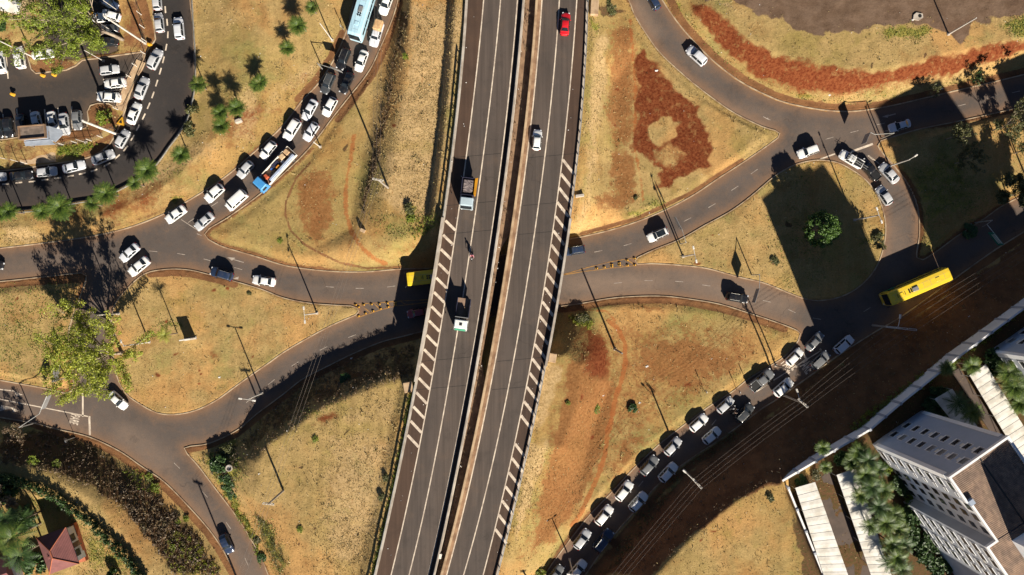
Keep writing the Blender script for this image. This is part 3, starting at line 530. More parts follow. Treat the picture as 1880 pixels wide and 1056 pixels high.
# ------------------------------------------------------------------ road surfaces, kerbs
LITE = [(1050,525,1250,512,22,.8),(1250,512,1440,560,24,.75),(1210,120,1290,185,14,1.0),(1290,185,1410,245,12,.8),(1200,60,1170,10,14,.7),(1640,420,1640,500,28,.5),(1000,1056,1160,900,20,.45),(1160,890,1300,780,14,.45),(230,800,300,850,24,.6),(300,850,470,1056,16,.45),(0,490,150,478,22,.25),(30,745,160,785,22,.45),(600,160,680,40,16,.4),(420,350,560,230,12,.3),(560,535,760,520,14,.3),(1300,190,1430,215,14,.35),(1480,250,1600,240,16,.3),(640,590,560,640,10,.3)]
def surface(name, outer, holes, z, material, grid=1.0, wear=None):
    xs = [p[0] for p in outer]; ys = [p[1] for p in outer]
    X, Y = np.meshgrid(np.arange(max(min(xs), -100), min(max(xs), 100), grid), np.arange(max(min(ys), -62), min(max(ys), 62), grid)); X = X.ravel() + .013; Y = Y.ravel() + .017
    X = X + rng.uniform(-.2, .2, X.shape); Y = Y + rng.uniform(-.2, .2, X.shape)
    d, i = sdist(X, Y, outer)
    for h in holes:
        dh, ih = sdist(X, Y, h); i &= ~ih; d = np.minimum(d, dh)
    k = i & (d > .45); pts = [Vector((a, b2)) for a, b2 in zip(X[k], Y[k])]; edges = []
    vs = []
    for loop in [outer] + holes:
        b0 = len(vs); n = len(loop); vs += [Vector(q) for q in loop]; edges += [(b0 + q, b0 + (q + 1) % n) for q in range(n)]
    vs += pts
    V, _, F, *_ = geometry.delaunay_2d_cdt(vs, edges, [], 0, 1e-4)
    V = np.array([(q[0], q[1]) for q in V]); F = np.array([f for f in F if len(f) == 3]); C = V[F].mean(1)
    _, i = sdist(C[:, 0], C[:, 1], outer)
    for h in holes: i &= ~sdist(C[:, 0], C[:, 1], h)[1]
    F = F[i]
    A = V[F]; ar = (A[:,1,0]-A[:,0,0])*(A[:,2,1]-A[:,0,1]) - (A[:,1,1]-A[:,0,1])*(A[:,2,0]-A[:,0,0]); F[ar < 0] = F[ar < 0][:, ::-1]
    me = npmesh(name, np.column_stack([V, np.full(len(V), z)]), F, material)
    d = sdist(V[:, 0], V[:, 1], outer)[0]
    for h in holes: d = np.minimum(d, sdist(V[:, 0], V[:, 1], h)[0])
    d2 = d
    e = np.clip(1 - d / 1.5, 0, 1) * .75 + np.clip(1 - d / 3.2, 0, 1) * .25
    wr = np.exp(-((d - 2.0) / .5) ** 2) * .5 + np.exp(-((d - 3.4) / .6) ** 2) * .25
    wr *= vnoise(V[:, 0], V[:, 1], 7, 5)
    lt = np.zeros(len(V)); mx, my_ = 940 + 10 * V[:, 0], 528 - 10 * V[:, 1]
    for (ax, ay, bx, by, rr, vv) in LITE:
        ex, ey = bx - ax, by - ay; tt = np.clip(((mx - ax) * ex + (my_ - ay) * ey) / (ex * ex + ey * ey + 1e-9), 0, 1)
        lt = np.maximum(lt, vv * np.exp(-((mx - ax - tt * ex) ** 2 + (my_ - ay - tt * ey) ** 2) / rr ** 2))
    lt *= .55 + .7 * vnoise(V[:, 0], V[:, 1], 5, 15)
    at = me.color_attributes.new('edge', 'FLOAT_COLOR', 'POINT')
    at.data.foreach_set('color', np.stack([e, wr, lt, e * 0 + 1], 1).astype(np.float32).ravel())
    return tag(link(name, me), kind='structure')
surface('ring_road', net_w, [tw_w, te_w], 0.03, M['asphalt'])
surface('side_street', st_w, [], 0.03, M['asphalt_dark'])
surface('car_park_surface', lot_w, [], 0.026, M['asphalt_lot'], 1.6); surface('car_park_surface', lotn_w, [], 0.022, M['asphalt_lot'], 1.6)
def kerb(name, pts, wd=.2, h=.15, side=1, material=None, closed=True):
    mb = MB(); n = len(pts)
    nr = []
    for i in range(n):
        a = pts[i - 1] if (closed or i) else pts[i]; c2 = pts[(i + 1) % n] if (closed or i < n - 1) else pts[i]
        d = (c2 - a).normalized(); nr.append(Vector((-d.y, d.x)) * side)
    o, q = [], []
    for p_, v_ in zip(pts, nr): o.append(p_); q.append(p_ + v_ * wd)
    prof = []
    for i in range(n):
        prof += [(o[i].x, o[i].y, -.05), (o[i].x, o[i].y, h - .02), (o[i].x * .8 + q[i].x * .2, o[i].y * .8 + q[i].y * .2, h), (q[i].x, q[i].y, h), (q[i].x, q[i].y, -.05)]
    fs = []
    for i in range(n if closed else n - 1):
        j = (i + 1) % n
        for k in range(4): fs.append((i*5+k, j*5+k, j*5+k+1, i*5+k+1))
    mb.add(prof, fs); return tag(mb.build(name, material or M['kerb']), kind='structure')
def area(p): return sum(p[i - 1].x * p[i].y - p[i].x * p[i - 1].y for i in range(len(p)))
for nm, lp, ins in (('kerb', net_w, 1), ('kerb', tw_w, -1), ('kerb', te_w, -1), ('kerb', st_w, 1), ('kerb', lot_w, 1)):
    kerb(nm, lp, side=(-1 if area(lp) > 0 else 1) * ins)
# ------------------------------------------------------------------ highway: two decks, median, markings
def deckstrip(name, fa, oa, fb, ob, material, z=HZ, n=20, wear=None, ys=YS):
    us = np.linspace(0, 1, n); V = []; at = []
    for y in ys:
        a = float(fa(y)) + oa(y); b2 = float(fb(y)) + ob(y)
        for u in us:
            V.append(P(a + (b2 - a) * u, y, z)); e = 0.0
            wv = wear(u, y) if wear else 0
            at.append((e + (.25 if u < .03 or u > .97 else 0), wv, 0, 1))
    I = np.arange(len(ys) * n).reshape(len(ys), n)
    F = np.stack([I[1:, :-1], I[1:, 1:], I[:-1, 1:], I[:-1, :-1]], -1).reshape(-1, 4)
    me = npmesh(name, np.array(V), F, material); ca = me.color_attributes.new('edge', 'FLOAT_COLOR', 'POINT')
    ca.data.foreach_set('color', np.array(at, np.float32).ravel())
    return tag(link(name, me), kind='structure')
z0 = lambda y: 0.0
def k_(v): return lambda y: v
def wearf(u, y):
    s = 0
    for c0, a in ((.14, .55), (.36, .55), (.64, .4), (.86, .4), (.25, .18), (.75, .15)): s += a * math.exp(-((u - c0) / .045) ** 2)
    return s * (.55 + .45 * math.sin(y * .011 + u * 3) * math.sin(y * .004 + 1))
strip_r = lambda y: float(np.interp(y, [-200, 0, 300, 430, 460, 660, 700, 900, 1056, 1240], [-12, -12, -12, -12, -26, -26, -12, -11, -11, -11]))
deckstrip('highway_shoulder', xLE, k_(5), xL1, z0, M['asphalt_shoulder'], n=6)
deckstrip('highway_lanes', xL1, z0, xL3, k_(1.5), M['asphalt_highway'], n=44, wear=wearf)
deckstrip('highway_shoulder', xL3, k_(1.5), xL3, k_(8), M['asphalt_shoulder'], n=4)
deckstrip('highway_median', xL3, k_(10), xL4, strip_r, M['median_dirt'], z=HZ - .4, n=6)
deckstrip('highway_shoulder', xL4, k_(-8), xL4, k_(-1.0), M['median_dirt'], n=4)
deckstrip('highway_lanes', xL4, k_(-1.0), xL6, z0, M['asphalt_highway'], n=44, wear=wearf)
deckstrip('highway_shoulder', xL6, z0, xRE, k_(-4), M['asphalt_shoulder'], n=6)
def deckbody(name, fa, oa, fb, ob):               # slab below the road surface
    mb = MB(); L = []; Rr = []
    ys = YS[::3]
    for zz in (HZ - .02, HZ - 1.3):
        L.append([P(float(fa(y)) + oa(y), y, HZ).to_2d().to_3d() + Vector((0, 0, zz)) for y in ys]); Rr.append([P(float(fb(y)) + ob(y), y, HZ).to_2d().to_3d() + Vector((0, 0, zz)) for y in ys])
    mb.strip(L[0], Rr[0]); mb.strip(Rr[1], L[1]); mb.strip(L[1], L[0]); mb.strip(Rr[0], Rr[1])
    return tag(mb.build(name, M['concrete']), kind='structure')
deckbody('highway_deck', xLE, k_(0), xL3, k_(10)); deckbody('highway_deck', xL4, k_(-11), xRE, k_(0))
mb = MB()
for yy in (408, 700):
    for fa, oa, fb, ob in ((xLE, 1, xL3, 9), (xL4, -10, xRE, -1)):
        a = P(float(fa(yy)) + oa, yy, HZ); b2 = P(float(fb(yy)) + ob, yy + (-6 if yy < 500 else -14), HZ); c2 = (a + b2) / 2
        mb.box((c2.x, c2.y, 2.3), ((b2 - a).length, .8, 4.8), math.atan2(b2.y - a.y, b2.x - a.x))
tag(mb.build('bridge_abutment', M['concrete']), kind='structure')
# white lines and hatching, laid as thin sheets on the asphalt
mb = MB()
def dline(fx, off, wd, ys=YS, z=HZ + .006):
    mb.strip(hline(fx, off - wd / 2, ys, z), hline(fx, off + wd / 2, ys, z))
for fx, off in ((xL1, 0), (xL2, 0), (xL3, 0), (xL4, 0), (xL5, 0), (xL6, 0)): dline(fx, off, 2.1)
def bar(a, b2, wd, z):
    a, b2 = P(*a, z), P(*b2, z); d = (b2 - a).normalized(); n = Vector((-d.y, d.x, 0)) * wd / 2
    mb.add([a - n, b2 - n, b2 + n, a + n], [(0, 1, 2, 3)])
for k in range(16):
    y = 406 + k * 27.6 - k * .12 * 9
    a = float(xL1(y + 18)) - .8
    bar((a - 18.5 - k * .12, y - 1 - k * .25), (a, y + 17), .47, HZ + .010)
for k in range(27):
    y = 293 + k * 26.1; a = float(xL6(y)) + .8
    if k in (19,): continue
    bar((a, y), (a + 20.5, y + 26.5), .48, HZ + .010)
mj = MB()
for yy in (290, 378, 431, 664, 716):
    for f0, f1 in ((xLE, xL3), (xL4, xRE)):
        y2 = yy - 8; a_, b_ = P(float(f0(yy)) + 4, yy, HZ + .003), P(float(f1(y2)) - 2, y2, HZ + .003); mj.add([a_, b_, b_ + Vector((0, .07, 0)), a_ + Vector((0, .07, 0))], [(0, 1, 2, 3)])
tag(mj.build('deck_joints', M['rubber']), kind='structure')
tag(mb.build('highway_markings', M['white_paint']), kind='structure')
# ------------------------------------------------------------------ barriers and guard rails
def profile_along(mb, pts, prof, mi=0):           # sweep a cross-section (offset, height) along 3-D points, closed profile
    n = len(pts); k = len(prof); vs = []
    for i, p in enumerate(pts):
        d = (pts[min(i + 1, n - 1)] - pts[max(i - 1, 0)]); d = Vector((d.x, d.y, 0)).normalized(); r = Vector((d.y, -d.x, 0))
        for o, h in prof: vs.append(p + r * o + Vector((0, 0, h)))
    fs = [(i*k + j, i*k + (j+1) % k, (i+1)*k + (j+1) % k, (i+1)*k + j) for i in range(n - 1) for j in range(k)]
    fs += [tuple(range(k - 1, -1, -1)), tuple((n-1)*k + j for j in range(k))]
    mb.add(vs, fs, mi)
JERSEY = [(-.28, 0), (-.2, .15), (-.12, .4), (-.12, .9), (.12, .9), (.14, .4), (.2, .1), (.28, -.5)]
def barrier(name, fx, off, y0, y1, material, label, prof=JERSEY, z=HZ):
    mb = MB(); profile_along(mb, hline(fx, off, np.arange(y0, y1 + .1, 6.0), z), prof)
    return tag(mb.build(name, material), label, 'barrier')
barrier('concrete_barrier', xL3, 11, -160, 1240, M['concrete'], 'thin white-topped concrete barrier along the inner edge of the left carriageway')
barrier('concrete_barrier', xL4, -9.5, -160, 1240, M['tan_concrete'], 'tan stained concrete barrier along the inner edge of the right carriageway', [(-.2, -.5), (-.2, .9), (.2, .9), (.24, .3), (.3, 0)])
PAR = [(-.2, -1.2), (-.2, .9), (.2, .9), (.2, 0), (.2, -1.2)]
barrier('bridge_parapet', xLE, 1, 400, 704, M['concrete'], 'pale concrete bridge parapet beside the hatched left shoulder', PAR)
barrier('bridge_parapet', xRE, -1, 402, 676, M['concrete'], 'pale concrete bridge parapet on the far right edge of the flyover', PAR)
def guardrail(fx, off, y0, y1, label, z=HZ, step=20):
    root = empty('guard_rail', P(float(fx(y0)) + off, y0, z)); tag(root, label, 'guard rail'); o = root.location
    pts = [p - o for p in hline(fx, off, np.arange(y0, y1 + .1, 6.0), z)]
    mb = MB(); profile_along(mb, pts, [(-.05, .42), (-.02, .5), (-.05, .58), (-.02, .66), (-.05, .74), (.05, .74), (.02, .66), (.05, .58), (.02, .5), (.05, .42)]); mb.build('beam', M['steel'], root)
    pm = MB(); pm.box((0, 0, .3), (.12, .16, .9)); me = None
    for y in np.arange(y0 + 4, y1, step):
        p = P(float(fx(y)) + off, y, z) - o
        if me is None: po = pm.build('post', M['steel'], root); me = po.data
        else: po = link('post', me, root)
        po.location = p
guardrail(xLE, 1, 104, 398, 'galvanised guard rail on the grass edge north of the bridge, left carriageway')
guardrail(xLE, 1, 706, 1150, 'galvanised guard rail on the grass edge south of the bridge, left carriageway')
guardrail(xRE, -1, -60, 400, 'galvanised guard rail on the outer right shoulder north of the bridge')
guardrail(xRE, -1, 678, 1150, 'galvanised guard rail on the hatched right shoulder south of the bridge')
def railpath(pts, label, name='guard_rail', h=.55, material='steel'):
    w3 = [Vector((q.x, q.y, hgt0(q.x, q.y))) for q in smooth(P2(pts), False, 1.0)]
    root = empty(name, w3[0]); tag(root, label, 'guard rail'); o = root.location
    mb = MB(); profile_along(mb, [q - o for q in w3], [(-.05, h - .3), (-.05, h), (.05, h), (.05, h - .3)]); mb.build('beam', M[material], root)
    pm = MB(); pm.box((0, 0, .2), (.1, .14, .75)); me = None
    for q in w3[::3]:
        if me is None: po = pm.build('post', M['steel'], root); me = po.data
        else: po = link('post', me, root)
        po.location = q - o
railpath([(353,-40),(357,41),(361,102),(361,145),(357,182),(347,220),(333,245),(312,273),(292,301),(266,324),(228,347),(182,367),(138,375),(82,387),(30,391),(-40,392)], 'long low guard rail curving round the outer edge of the side street')
# ------------------------------------------------------------------ cars
KIND = {   # length, width, height, stations: (t, top z, half width at belt, half width at top)
 'hatch': (3.95, 1.70, [(0,.50,.60,.40),(.015,.62,.70,.55),(.05,.72,.79,.62),(.12,.82,.84,.66),(.25,.95,.85,.68),(.30,1.02,.85,.66),(.43,1.42,.85,.57),(.52,1.48,.85,.58),(.70,1.47,.85,.58),(.83,1.40,.84,.56),(.93,1.02,.82,.62),(.965,.90,.79,.62),(.99,.78,.72,.58),(1,.55,.64,.5)], .29, .43, .84, .94),
 'sedan': (4.45, 1.74, [(0,.50,.60,.40),(.015,.62,.72,.55),(.05,.72,.80,.62),(.12,.80,.86,.68),(.25,.92,.87,.70),(.29,.98,.87,.68),(.42,1.38,.87,.58),(.50,1.44,.87,.58),(.64,1.43,.87,.57),(.70,1.38,.87,.57),(.83,1.06,.86,.66),(.87,1.00,.86,.68),(.96,.96,.81,.64),(.985,.85,.76,.6),(1,.58,.66,.5)], .28, .43, .70, .84),
 'suv': (4.45, 1.82, [(0,.60,.64,.46),(.015,.76,.76,.6),(.05,.88,.84,.68),(.12,.97,.89,.72),(.25,1.06,.91,.74),(.28,1.12,.91,.72),(.40,1.58,.91,.64),(.48,1.65,.91,.65),(.80,1.64,.91,.65),(.88,1.58,.90,.63),(.955,1.12,.88,.70),(.975,1.0,.85,.7),(.992,.85,.78,.62),(1,.6,.68,.52)], .275, .40, .885, .96),
 'pickup': (5.05, 1.82, [(0,.60,.64,.46),(.015,.78,.78,.62),(.05,.90,.85,.70),(.12,.98,.90,.74),(.24,1.06,.91,.75),(.265,1.12,.91,.72),(.36,1.58,.91,.63),(.42,1.65,.91,.64),(.56,1.64,.91,.64),(.60,1.58,.91,.63),(.63,1.16,.91,.74),(.65,1.10,.91,.80),(.98,1.08,.90,.80),(.99,.9,.84,.7),(1,.6,.7,.6)], .26, .365, .60, .632),
 'van': (4.9, 1.92, [(0,.62,.70,.50),(.015,.85,.82,.66),(.05,1.0,.90,.74),(.10,1.12,.94,.80),(.14,1.22,.96,.80),(.25,1.82,.96,.78),(.30,1.92,.96,.80),(.92,1.92,.96,.80),(.965,1.85,.95,.78),(.985,1.2,.92,.76),(1,.7,.86,.7)], .145, .25, .93, .985)}
def loft(kind):
    L, W, st, *_ = KIND[kind]
    T = np.array([s[0] for s in st]); A = np.array([s[1:] for s in st])
    def sec(t):
        zt, wb, wt = [float(np.interp(t, T, A[:, k])) for k in range(3)]
        low = .22 + (.12 if t < .02 or t > .985 else 0)
        bel = min(zt - .05, .62 + .5 * (A[:, 0].max() - .95)) if zt > .9 else zt - .06
        bel = max(bel, .45)
        if zt < 1.15: wt = max(wt, wb * .86)
        q = [(wb * .86, low), (wb * .97, low + .08), (wb, .5 * (low + bel)), (wb * .985, bel), (wt + .02, zt - .055), (wt * .93, zt - .012), (wt * .55, zt + .008), (0, zt + .012)]
        x = L / 2 - t * L
        # rounded nose and tail in plan
        r = [(x - (np.sign(.5 - t) * .16 * (abs(yy) / wb) ** 3 if (t < .10 or t > .93) else 0), yy, zz) for yy, zz in q]
        return r
    ts = sorted(set(list(T) + list(np.linspace(0, 1, 27))))
    return ts, sec
def car_meshes(kind):
    L, W, st, w0, w1, r0, r1 = KIND[kind]; ts, sec = loft(kind); k = 8
    mb = MB(); V = []
    for t in ts:
        s = sec(t); full = s + [(x, -y, z) for x, y, z in s[-2::-1]]
        V += full
    m = 2 * k - 1; n = len(ts); fs = []
    for i in range(n - 1):
        for j in range(m - 1): fs.append((i*m + j, i*m + j + 1, (i+1)*m + j + 1, (i+1)*m + j))
        fs.append((i*m + m - 1, i*m, (i+1)*m, (i+1)*m + m - 1))
    fs += [tuple(range(m - 1, -1, -1)), tuple((n-1)*m + j for j in range(m))]
    mb.add(V, fs)
    if kind == 'pickup':                           # open bed: raised rim round a dark floor
        for y in (-.78, .78): mb.box((-.62 * L / 2 - .03, y, 1.13), (.345 * L, .12, .12))
        mb.box((-L * .475, 0, 1.13), (.08, 1.5, .12))
    out = {'body': mb.mesh('body', M['paint'], True)}
    def S(t, y):                                   # upper surface point at lateral fraction y (-1..1)
        s = sec(t); xs = [(s[i][1], s[i]) for i in range(len(s))][3:][::-1]
        half = xs[-2][0]; yy = abs(y) * half
        for i in range(len(xs) - 1):
            if xs[i][0] <= yy <= xs[i + 1][0]:
                u = (yy - xs[i][0]) / max(1e-6, xs[i + 1][0] - xs[i][0]); a, b2 = Vector(xs[i][1]), Vector(xs[i + 1][1]); q = a.lerp(b2, u); break
        else: q = Vector(xs[-2][1])
        return Vector((q.x, math.copysign(yy, y), q.z))
    def screen(t0, t1, nm, m0, m1, mt):
        g = MB(); rows = []
        for i in range(9):
            t = t0 + (t1 - t0) * i / 8; mm = m0 + (m1 - m0) * i / 8
            rows.append([S(t, mm * (j / 4 - 1)) if j < 4 else S(t, mm * (j - 4) / 4) for j in range(9)])
        nrm = (rows[8][4] - rows[0][4]).cross(rows[4][8] - rows[4][0]); nrm = nrm if nrm.z > 0 else -nrm; nrm.normalize()
        vs = [q + nrm * .028 for r in rows for q in r]
        g.add(vs, [(i*9 + j, i*9 + j + 1, (i+1)*9 + j + 1, (i+1)*9 + j) for i in range(8) for j in range(8)])
        return g.mesh(nm, mt, True)
    out['windshield'] = screen(w0 + .012, w1 - .004, 'windshield', .95, .90, M['glass'])
    out['rear_window'] = screen(r0 + .012, r1 - .012, 'rear_window', .86, .90, M['glass'])
    def side(sg):
        g = MB(); a, b2 = w0 + .055, r1 - .05; mid = (a + b2) / 2 + .01
        spans = [(a, mid - .008), (mid + .008, b2)] if kind != 'van' else [(a, .33), (.36, .6), (.63, .9)]
        if kind == 'pickup': spans = [(a, .46), (.472, .60)]
        for t0, t1 in spans:
            vs = []; q = 6
            for i in range(q + 1):
                t = t0 + (t1 - t0) * i / q; s = sec(t); lo, hi = Vector(s[3]), Vector(s[4])
                for u in (.10, .94):
                    p_ = lo.lerp(hi, u); vs.append((p_.x, sg * (p_.y + .014), p_.z + .004))
            g.add(vs, [(2*i, 2*i + 1, 2*i + 3, 2*i + 2) for i in range(q)])
        return g.mesh('side_window', M['glass'])
    out['side_l'], out['side_r'] = side(1), side(-1)
    s = sec(.03); sr = sec(.985)
    def lamp(sg, x, y, z, sx, mt, nm):
        g = MB(); g.bbox((x, sg * y, z), (sx, .30, .14), 0, .03); return g.mesh(nm, mt)
    zt = float(np.interp(.03, [q[0] for q in st], [q[1] for q in st])); wf = float(np.interp(.03, [q[0] for q in st], [q[2] for q in st]))
    out['hl'] = [lamp(sg, L/2 - .17, wf - .19, zt - .05, .24, M['headlamp'], 'headlight') for sg in (1, -1)]
    zr = min(.95, float(np.interp(.975, [q[0] for q in st], [q[1] for q in st])) - .04)
    out['tl'] = [lamp(sg, -L/2 + .10, wf - .16, zr - .06, .12, M['taillamp'], 'taillight') for sg in (1, -1)]
    g = MB(); g.bbox((0, 0, 0), (.14, .2, .13), 0, .03); out['mirror'] = g.mesh('mirror', M['paint'])
    out['mpos'] = (L/2 - (w0 + .06) * L, W/2 + .07, float(sec(w0 + .05)[3][2]) + .04)
    out['rail'] = []
    for y in (-1, 1):
        g = MB(); sA, sB = sec(w1 + .05), sec(r0 - .05); g.tube([(sA[4][0], y * (sA[4][1] - .04), sA[4][2] + .07), (sB[4][0], y * (sB[4][1] - .04), sB[4][2] + .07)], .025, 5)
        out['rail'].append(g.mesh('roof_rail', M['steel']))
    if kind == 'pickup':
        g = MB(); g.box((-.63 * L / 2 - .02, 0, 1.105), (.325 * L, 1.42, .02)); out['bed'] = g.mesh('bed', M['black'])
    return out
g = MB()
ring = [(.31 * math.cos(a), .31 * math.sin(a)) for a in np.linspace(0, 2 * math.pi, 17)[:-1]]
def wheel_meshes(r, wd):
    g = MB(); n = 16; vs = []
    for y, rr in ((-wd/2, .86), (-wd/2 + .03, 1), (wd/2 - .03, 1), (wd/2, .86)): vs += [(r * rr * math.cos(2*math.pi*i/n), y, r * rr * math.sin(2*math.pi*i/n)) for i in range(n)]
    fs = [(a*n + i, a*n + (i+1) % n, (a+1)*n + (i+1) % n, (a+1)*n + i) for a in range(3) for i in range(n)] + [tuple(range(n)), tuple(3*n + i for i in range(n - 1, -1, -1))]
    g.add(vs, fs); ty = g.mesh('wheel', M['rubber'], False)
    h = MB()
    for s_ in (-1, 1): h.tube([(0, s_ * (wd/2 - .01), 0), (0, s_ * (wd/2 + .012), 0)], r * .6, 10)
    return ty, h.mesh('rim', M['rim'])
WH = wheel_meshes(.31, .2); WHT = wheel_meshes(.48, .3)
def add_wheels(root, xs, y, r, meshes):
    for x in xs:
        for sg in (1, -1):
            wo = link('wheel', meshes[0], root); wo.location = (x, sg * y, r); link('rim', meshes[1], wo)
CM = {k: car_meshes(k) for k in KIND}
def make_car(kind, name):
    c = CM[kind]; L, W = KIND[kind][:2]; root = empty(name)
    link('body', c['body'], root); link('windshield', c['windshield'], root); link('rear_window', c['rear_window'], root)
    link('side_window', c['side_l'], root); link('side_window', c['side_r'], root)
    for q in c['hl']: link('headlight', q, root)
    for q in c['tl']: link('taillight', q, root)
    for sg in (1, -1):
        mo = link('mirror', c['mirror'], root); mo.location = (c['mpos'][0], sg * c['mpos'][1], c['mpos'][2])
    add_wheels(root, (L * .31, -L * .30), W / 2 - .12, .31, WH)
    if kind == 'suv':
        for q in c['rail']: link('roof_rail', q, root)
    if kind == 'pickup': link('bed', c['bed'], root)
    return root
PROTO = {k: make_car(k, {'hatch': 'hatchback', 'sedan': 'sedan', 'suv': 'suv', 'pickup': 'pickup_truck', 'van': 'van'}[k]) for k in KIND}
COLR = dict(white=(.78, .78, .76), silver=(.46, .47, .49), pale=(.60, .62, .66), grey=(.16, .165, .17), dark=(.05, .055, .06), black=(.012, .013, .016), navy=(.02, .035, .075), blue=(.12, .24, .4), red=(.55, .012, .02), tan=(.45, .3, .16), maroon=(.25, .03, .04))
CARN = []
def car(kind, col, reg, fx, fy, rx, ry, label, z=0.0, group=None, cat='car', roof=None):
    """front and rear end of the roof plan on the survey sheet"""
    a, b2 = Z(reg, fx, fy), Z(reg, rx, ry)
    if z > 0: A_, B_ = P(*a, z + .75), P(*b2, z + .75); zz = z + .004
    else: A_, B_ = P(*a, .75), P(*b2, .75); zz = None
    c = (A_ + B_) / 2; d = A_ - B_; rz = math.atan2(d.y, d.x)
    if zz is None: zz = max(hgt(c.x, c.y), .032)
    if zz < .15: zz = .032
    L = KIND[kind][0]; s = min(1.07, max(.93, d.length / L))
    o = dup(PROTO[kind], None, (c.x, c.y, zz), rz, s)
    for ch in o.children:
        if ch.name.startswith(('body', 'mirror')): ch.color = (*COLR[col], 1)
    tag(o, label, cat, group)
    CARN.append(o); return o
g1 = 'cars parked along the side street kerb'
car('hatch','silver','A',1120,-62,1130,66,'silver car cut by the top edge, first at the side street kerb',group=g1)
car('hatch','silver','A',1133,92,1150,232,'silver hatchback parked beside the brown pavement strip, second from top',group=g1)
car('suv','pale','A',1276,122,1292,285,'lone silver estate car driving down the middle of the dark side street')
car('hatch','silver','A',1146,352,1076,496,'silver hatchback parked by the yellow marker at the fence corner',group=g1)
car('sedan','silver','A',1048,553,985,712,'silver sedan parked just left of the dashed line, fence behind it',group=g1)
car('sedan','white','A',992,737,930,892,'white sedan parked with its nose on the fence, palm shadow ahead',group=g1)
car('hatch','silver','A',912,935,842,1058,'silver hatchback at the foot of the leaning white pole',group=g1)
car('sedan','silver','E',818,78,658,146,'silver sedan parked by the red soil and green grass bed',group=g1)
car('sedan','pale','E',610,160,447,200,'pale sedan parked at the kerb in front of the guardhouse lawn',group=g1)
car('hatch','silver','E',408,208,258,225,'silver hatchback with dark windscreen parked below the guardhouse',group=g1)
car('sedan','black','E',234,236,70,252,'black glossy sedan parked on the side street, second from left edge',group=g1)
car('hatch','silver','E',42,248,-100,262,'silver car cut by the left edge on the side street',group=g1)
g2 = 'cars in the car park'
car('hatch','silver','A',855,492,710,510,'silver hatchback in the first bay below the brown path',group=g2)
car('sedan','white','A',750,608,898,588,'white sedan in the middle of the three bays by the fence',group=g2)
car('sedan','white','A',692,690,868,702,'white sedan in the lowest bay beside the rounded bed',group=g2)
car('sedan','black','A',702,308,840,295,'black sedan with red tail light under the edge of the tree',group=g2)
car('hatch','white','A',678,128,775,125,'white hatchback half under the big lime tree',group=g2)
car('hatch','white','A',765,100,825,118,'white car behind the tree trunk, beside a white post',group=g2)
car('hatch','navy','A',820,45,740,0,'dark blue car at the upper edge of the car park',group=g2)
car('hatch','dark','A',735,215,830,205,'dark car between the tree trunk and the black sedan',group=g2)
car('sedan','white','A',380,380,232,398,'white car nosing under the lime leaves by the wheel stop',group=g2)
car('suv','white','A',130,338,150,490,'white estate car parked upright beside the raised bed',group=g2)
car('sedan','white','A',-12,372,14,525,'white car cut by the left edge, beside a white bay line',group=g2)
car('hatch','black','A',-8,990,-14,850,'black car at the left edge of the lower bay row',group=g2)
car('hatch','black','A',65,985,52,838,'black car in the shade, leftmost complete car of the lower bays',group=g2)
car('sedan','black','A',160,970,140,825,'black car shaded by the guardhouse, next to the pale blue one',group=g2)
car('sedan','pale','A',280,945,246,812,'pale blue sedan half in shade above the guardhouse',group=g2)
car('sedan','white','A',398,952,358,800,'white sedan parked nose down in the sunlit lower bays',group=g2)
car('sedan','silver','A',470,966,450,812,'silver sedan between the white and the dark grey cars',group=g2)
car('hatch','grey','A',556,934,548,786,'dark grey car at the right end of the lower bay row',group=g2)
g3 = 'queue on the upper left feeder road'
car('sedan','white','B',904,106,965,-60,'white sedan with large dark windscreen beside the pale blue bus',group=g3)
car('suv','black','B',598,495,656,348,'black estate car directly in front of the pale blue bus',group=g3)
car('sedan','white','B',728,512,784,360,'white sedan beside the black estate car, behind the all-black car',group=g3)
car('suv','dark','B',488,660,544,533,'dark grey car on the kerb side below the street sign',group=g3)
car('sedan','black','B',618,662,680,526,'black sedan at the foot of a long pole shadow',group=g3)
car('sedan','pale','B',345,860,425,715,'pale silver sedan with dark rear window in the kerb lane',group=g3)
car('hatch','white','B',492,832,565,700,'white hatchback abreast of the pale silver sedan',group=g3)
car('suv','white','B',212,1003,304,858,'white tall car in the kerb lane behind the small white hatchback',group=g3)
car('hatch','pale','B',352,1008,436,882,'pale blue hatchback by the pole on the inner kerb',group=g3)
car('hatch','white','F',40,120,135,3,'small white hatchback in the shadow beside the loaded lorry',group=g3)
car('hatch','silver','E',1712,255,1808,145,'silver-blue hatchback beside the cab of the loaded lorry',group=g3)
car('hatch','white','E',1478,425,1598,315,'white hatchback beside the white van',group=g3)
car('van','white','E',1632,482,1765,362,'white panel van in the inner lane behind the grey car',group=g3,cat='van')
car('sedan','white','E',1192,572,1330,472,'white sedan stopped nearest the give-way line at the outer kerb',group=g3)
car('sedan','silver','E',1408,622,1522,522,'grey-silver car at the give-way line beside the island corner',group=g3)
g4 = 'cars circulating on the ring road'
car('sedan','pale','E',866,852,990,742,'silver sedan passing the big tree shadow',group=g4)
car('sedan','white','E',928,952,1065,840,'white sedan entering left of the drop-shaped island',group=g4)
car('suv','navy','E',1512,925,1675,975,'navy estate car along the top kerb of the left island',group=g4)
car('sedan','white','E',1810,988,1980,1012,'white sedan with black glass west of the yellow bus',group=g4)
car('hatch','black','E',18,895,-110,860,'black car cut by the left edge on the upper west road',group=g4)
car('sedan','white','I',898,892,792,792,'white car emerging from under the sparse yellow-green tree',group=g4)
car('hatch','navy','M',1658,900,1592,762,'black car with blue-grey windscreen alone on the lower left road',group=g4)
car('hatch','maroon','J',1095,225,1215,202,'dark red car in the shadow beside the flyover',group=g4)
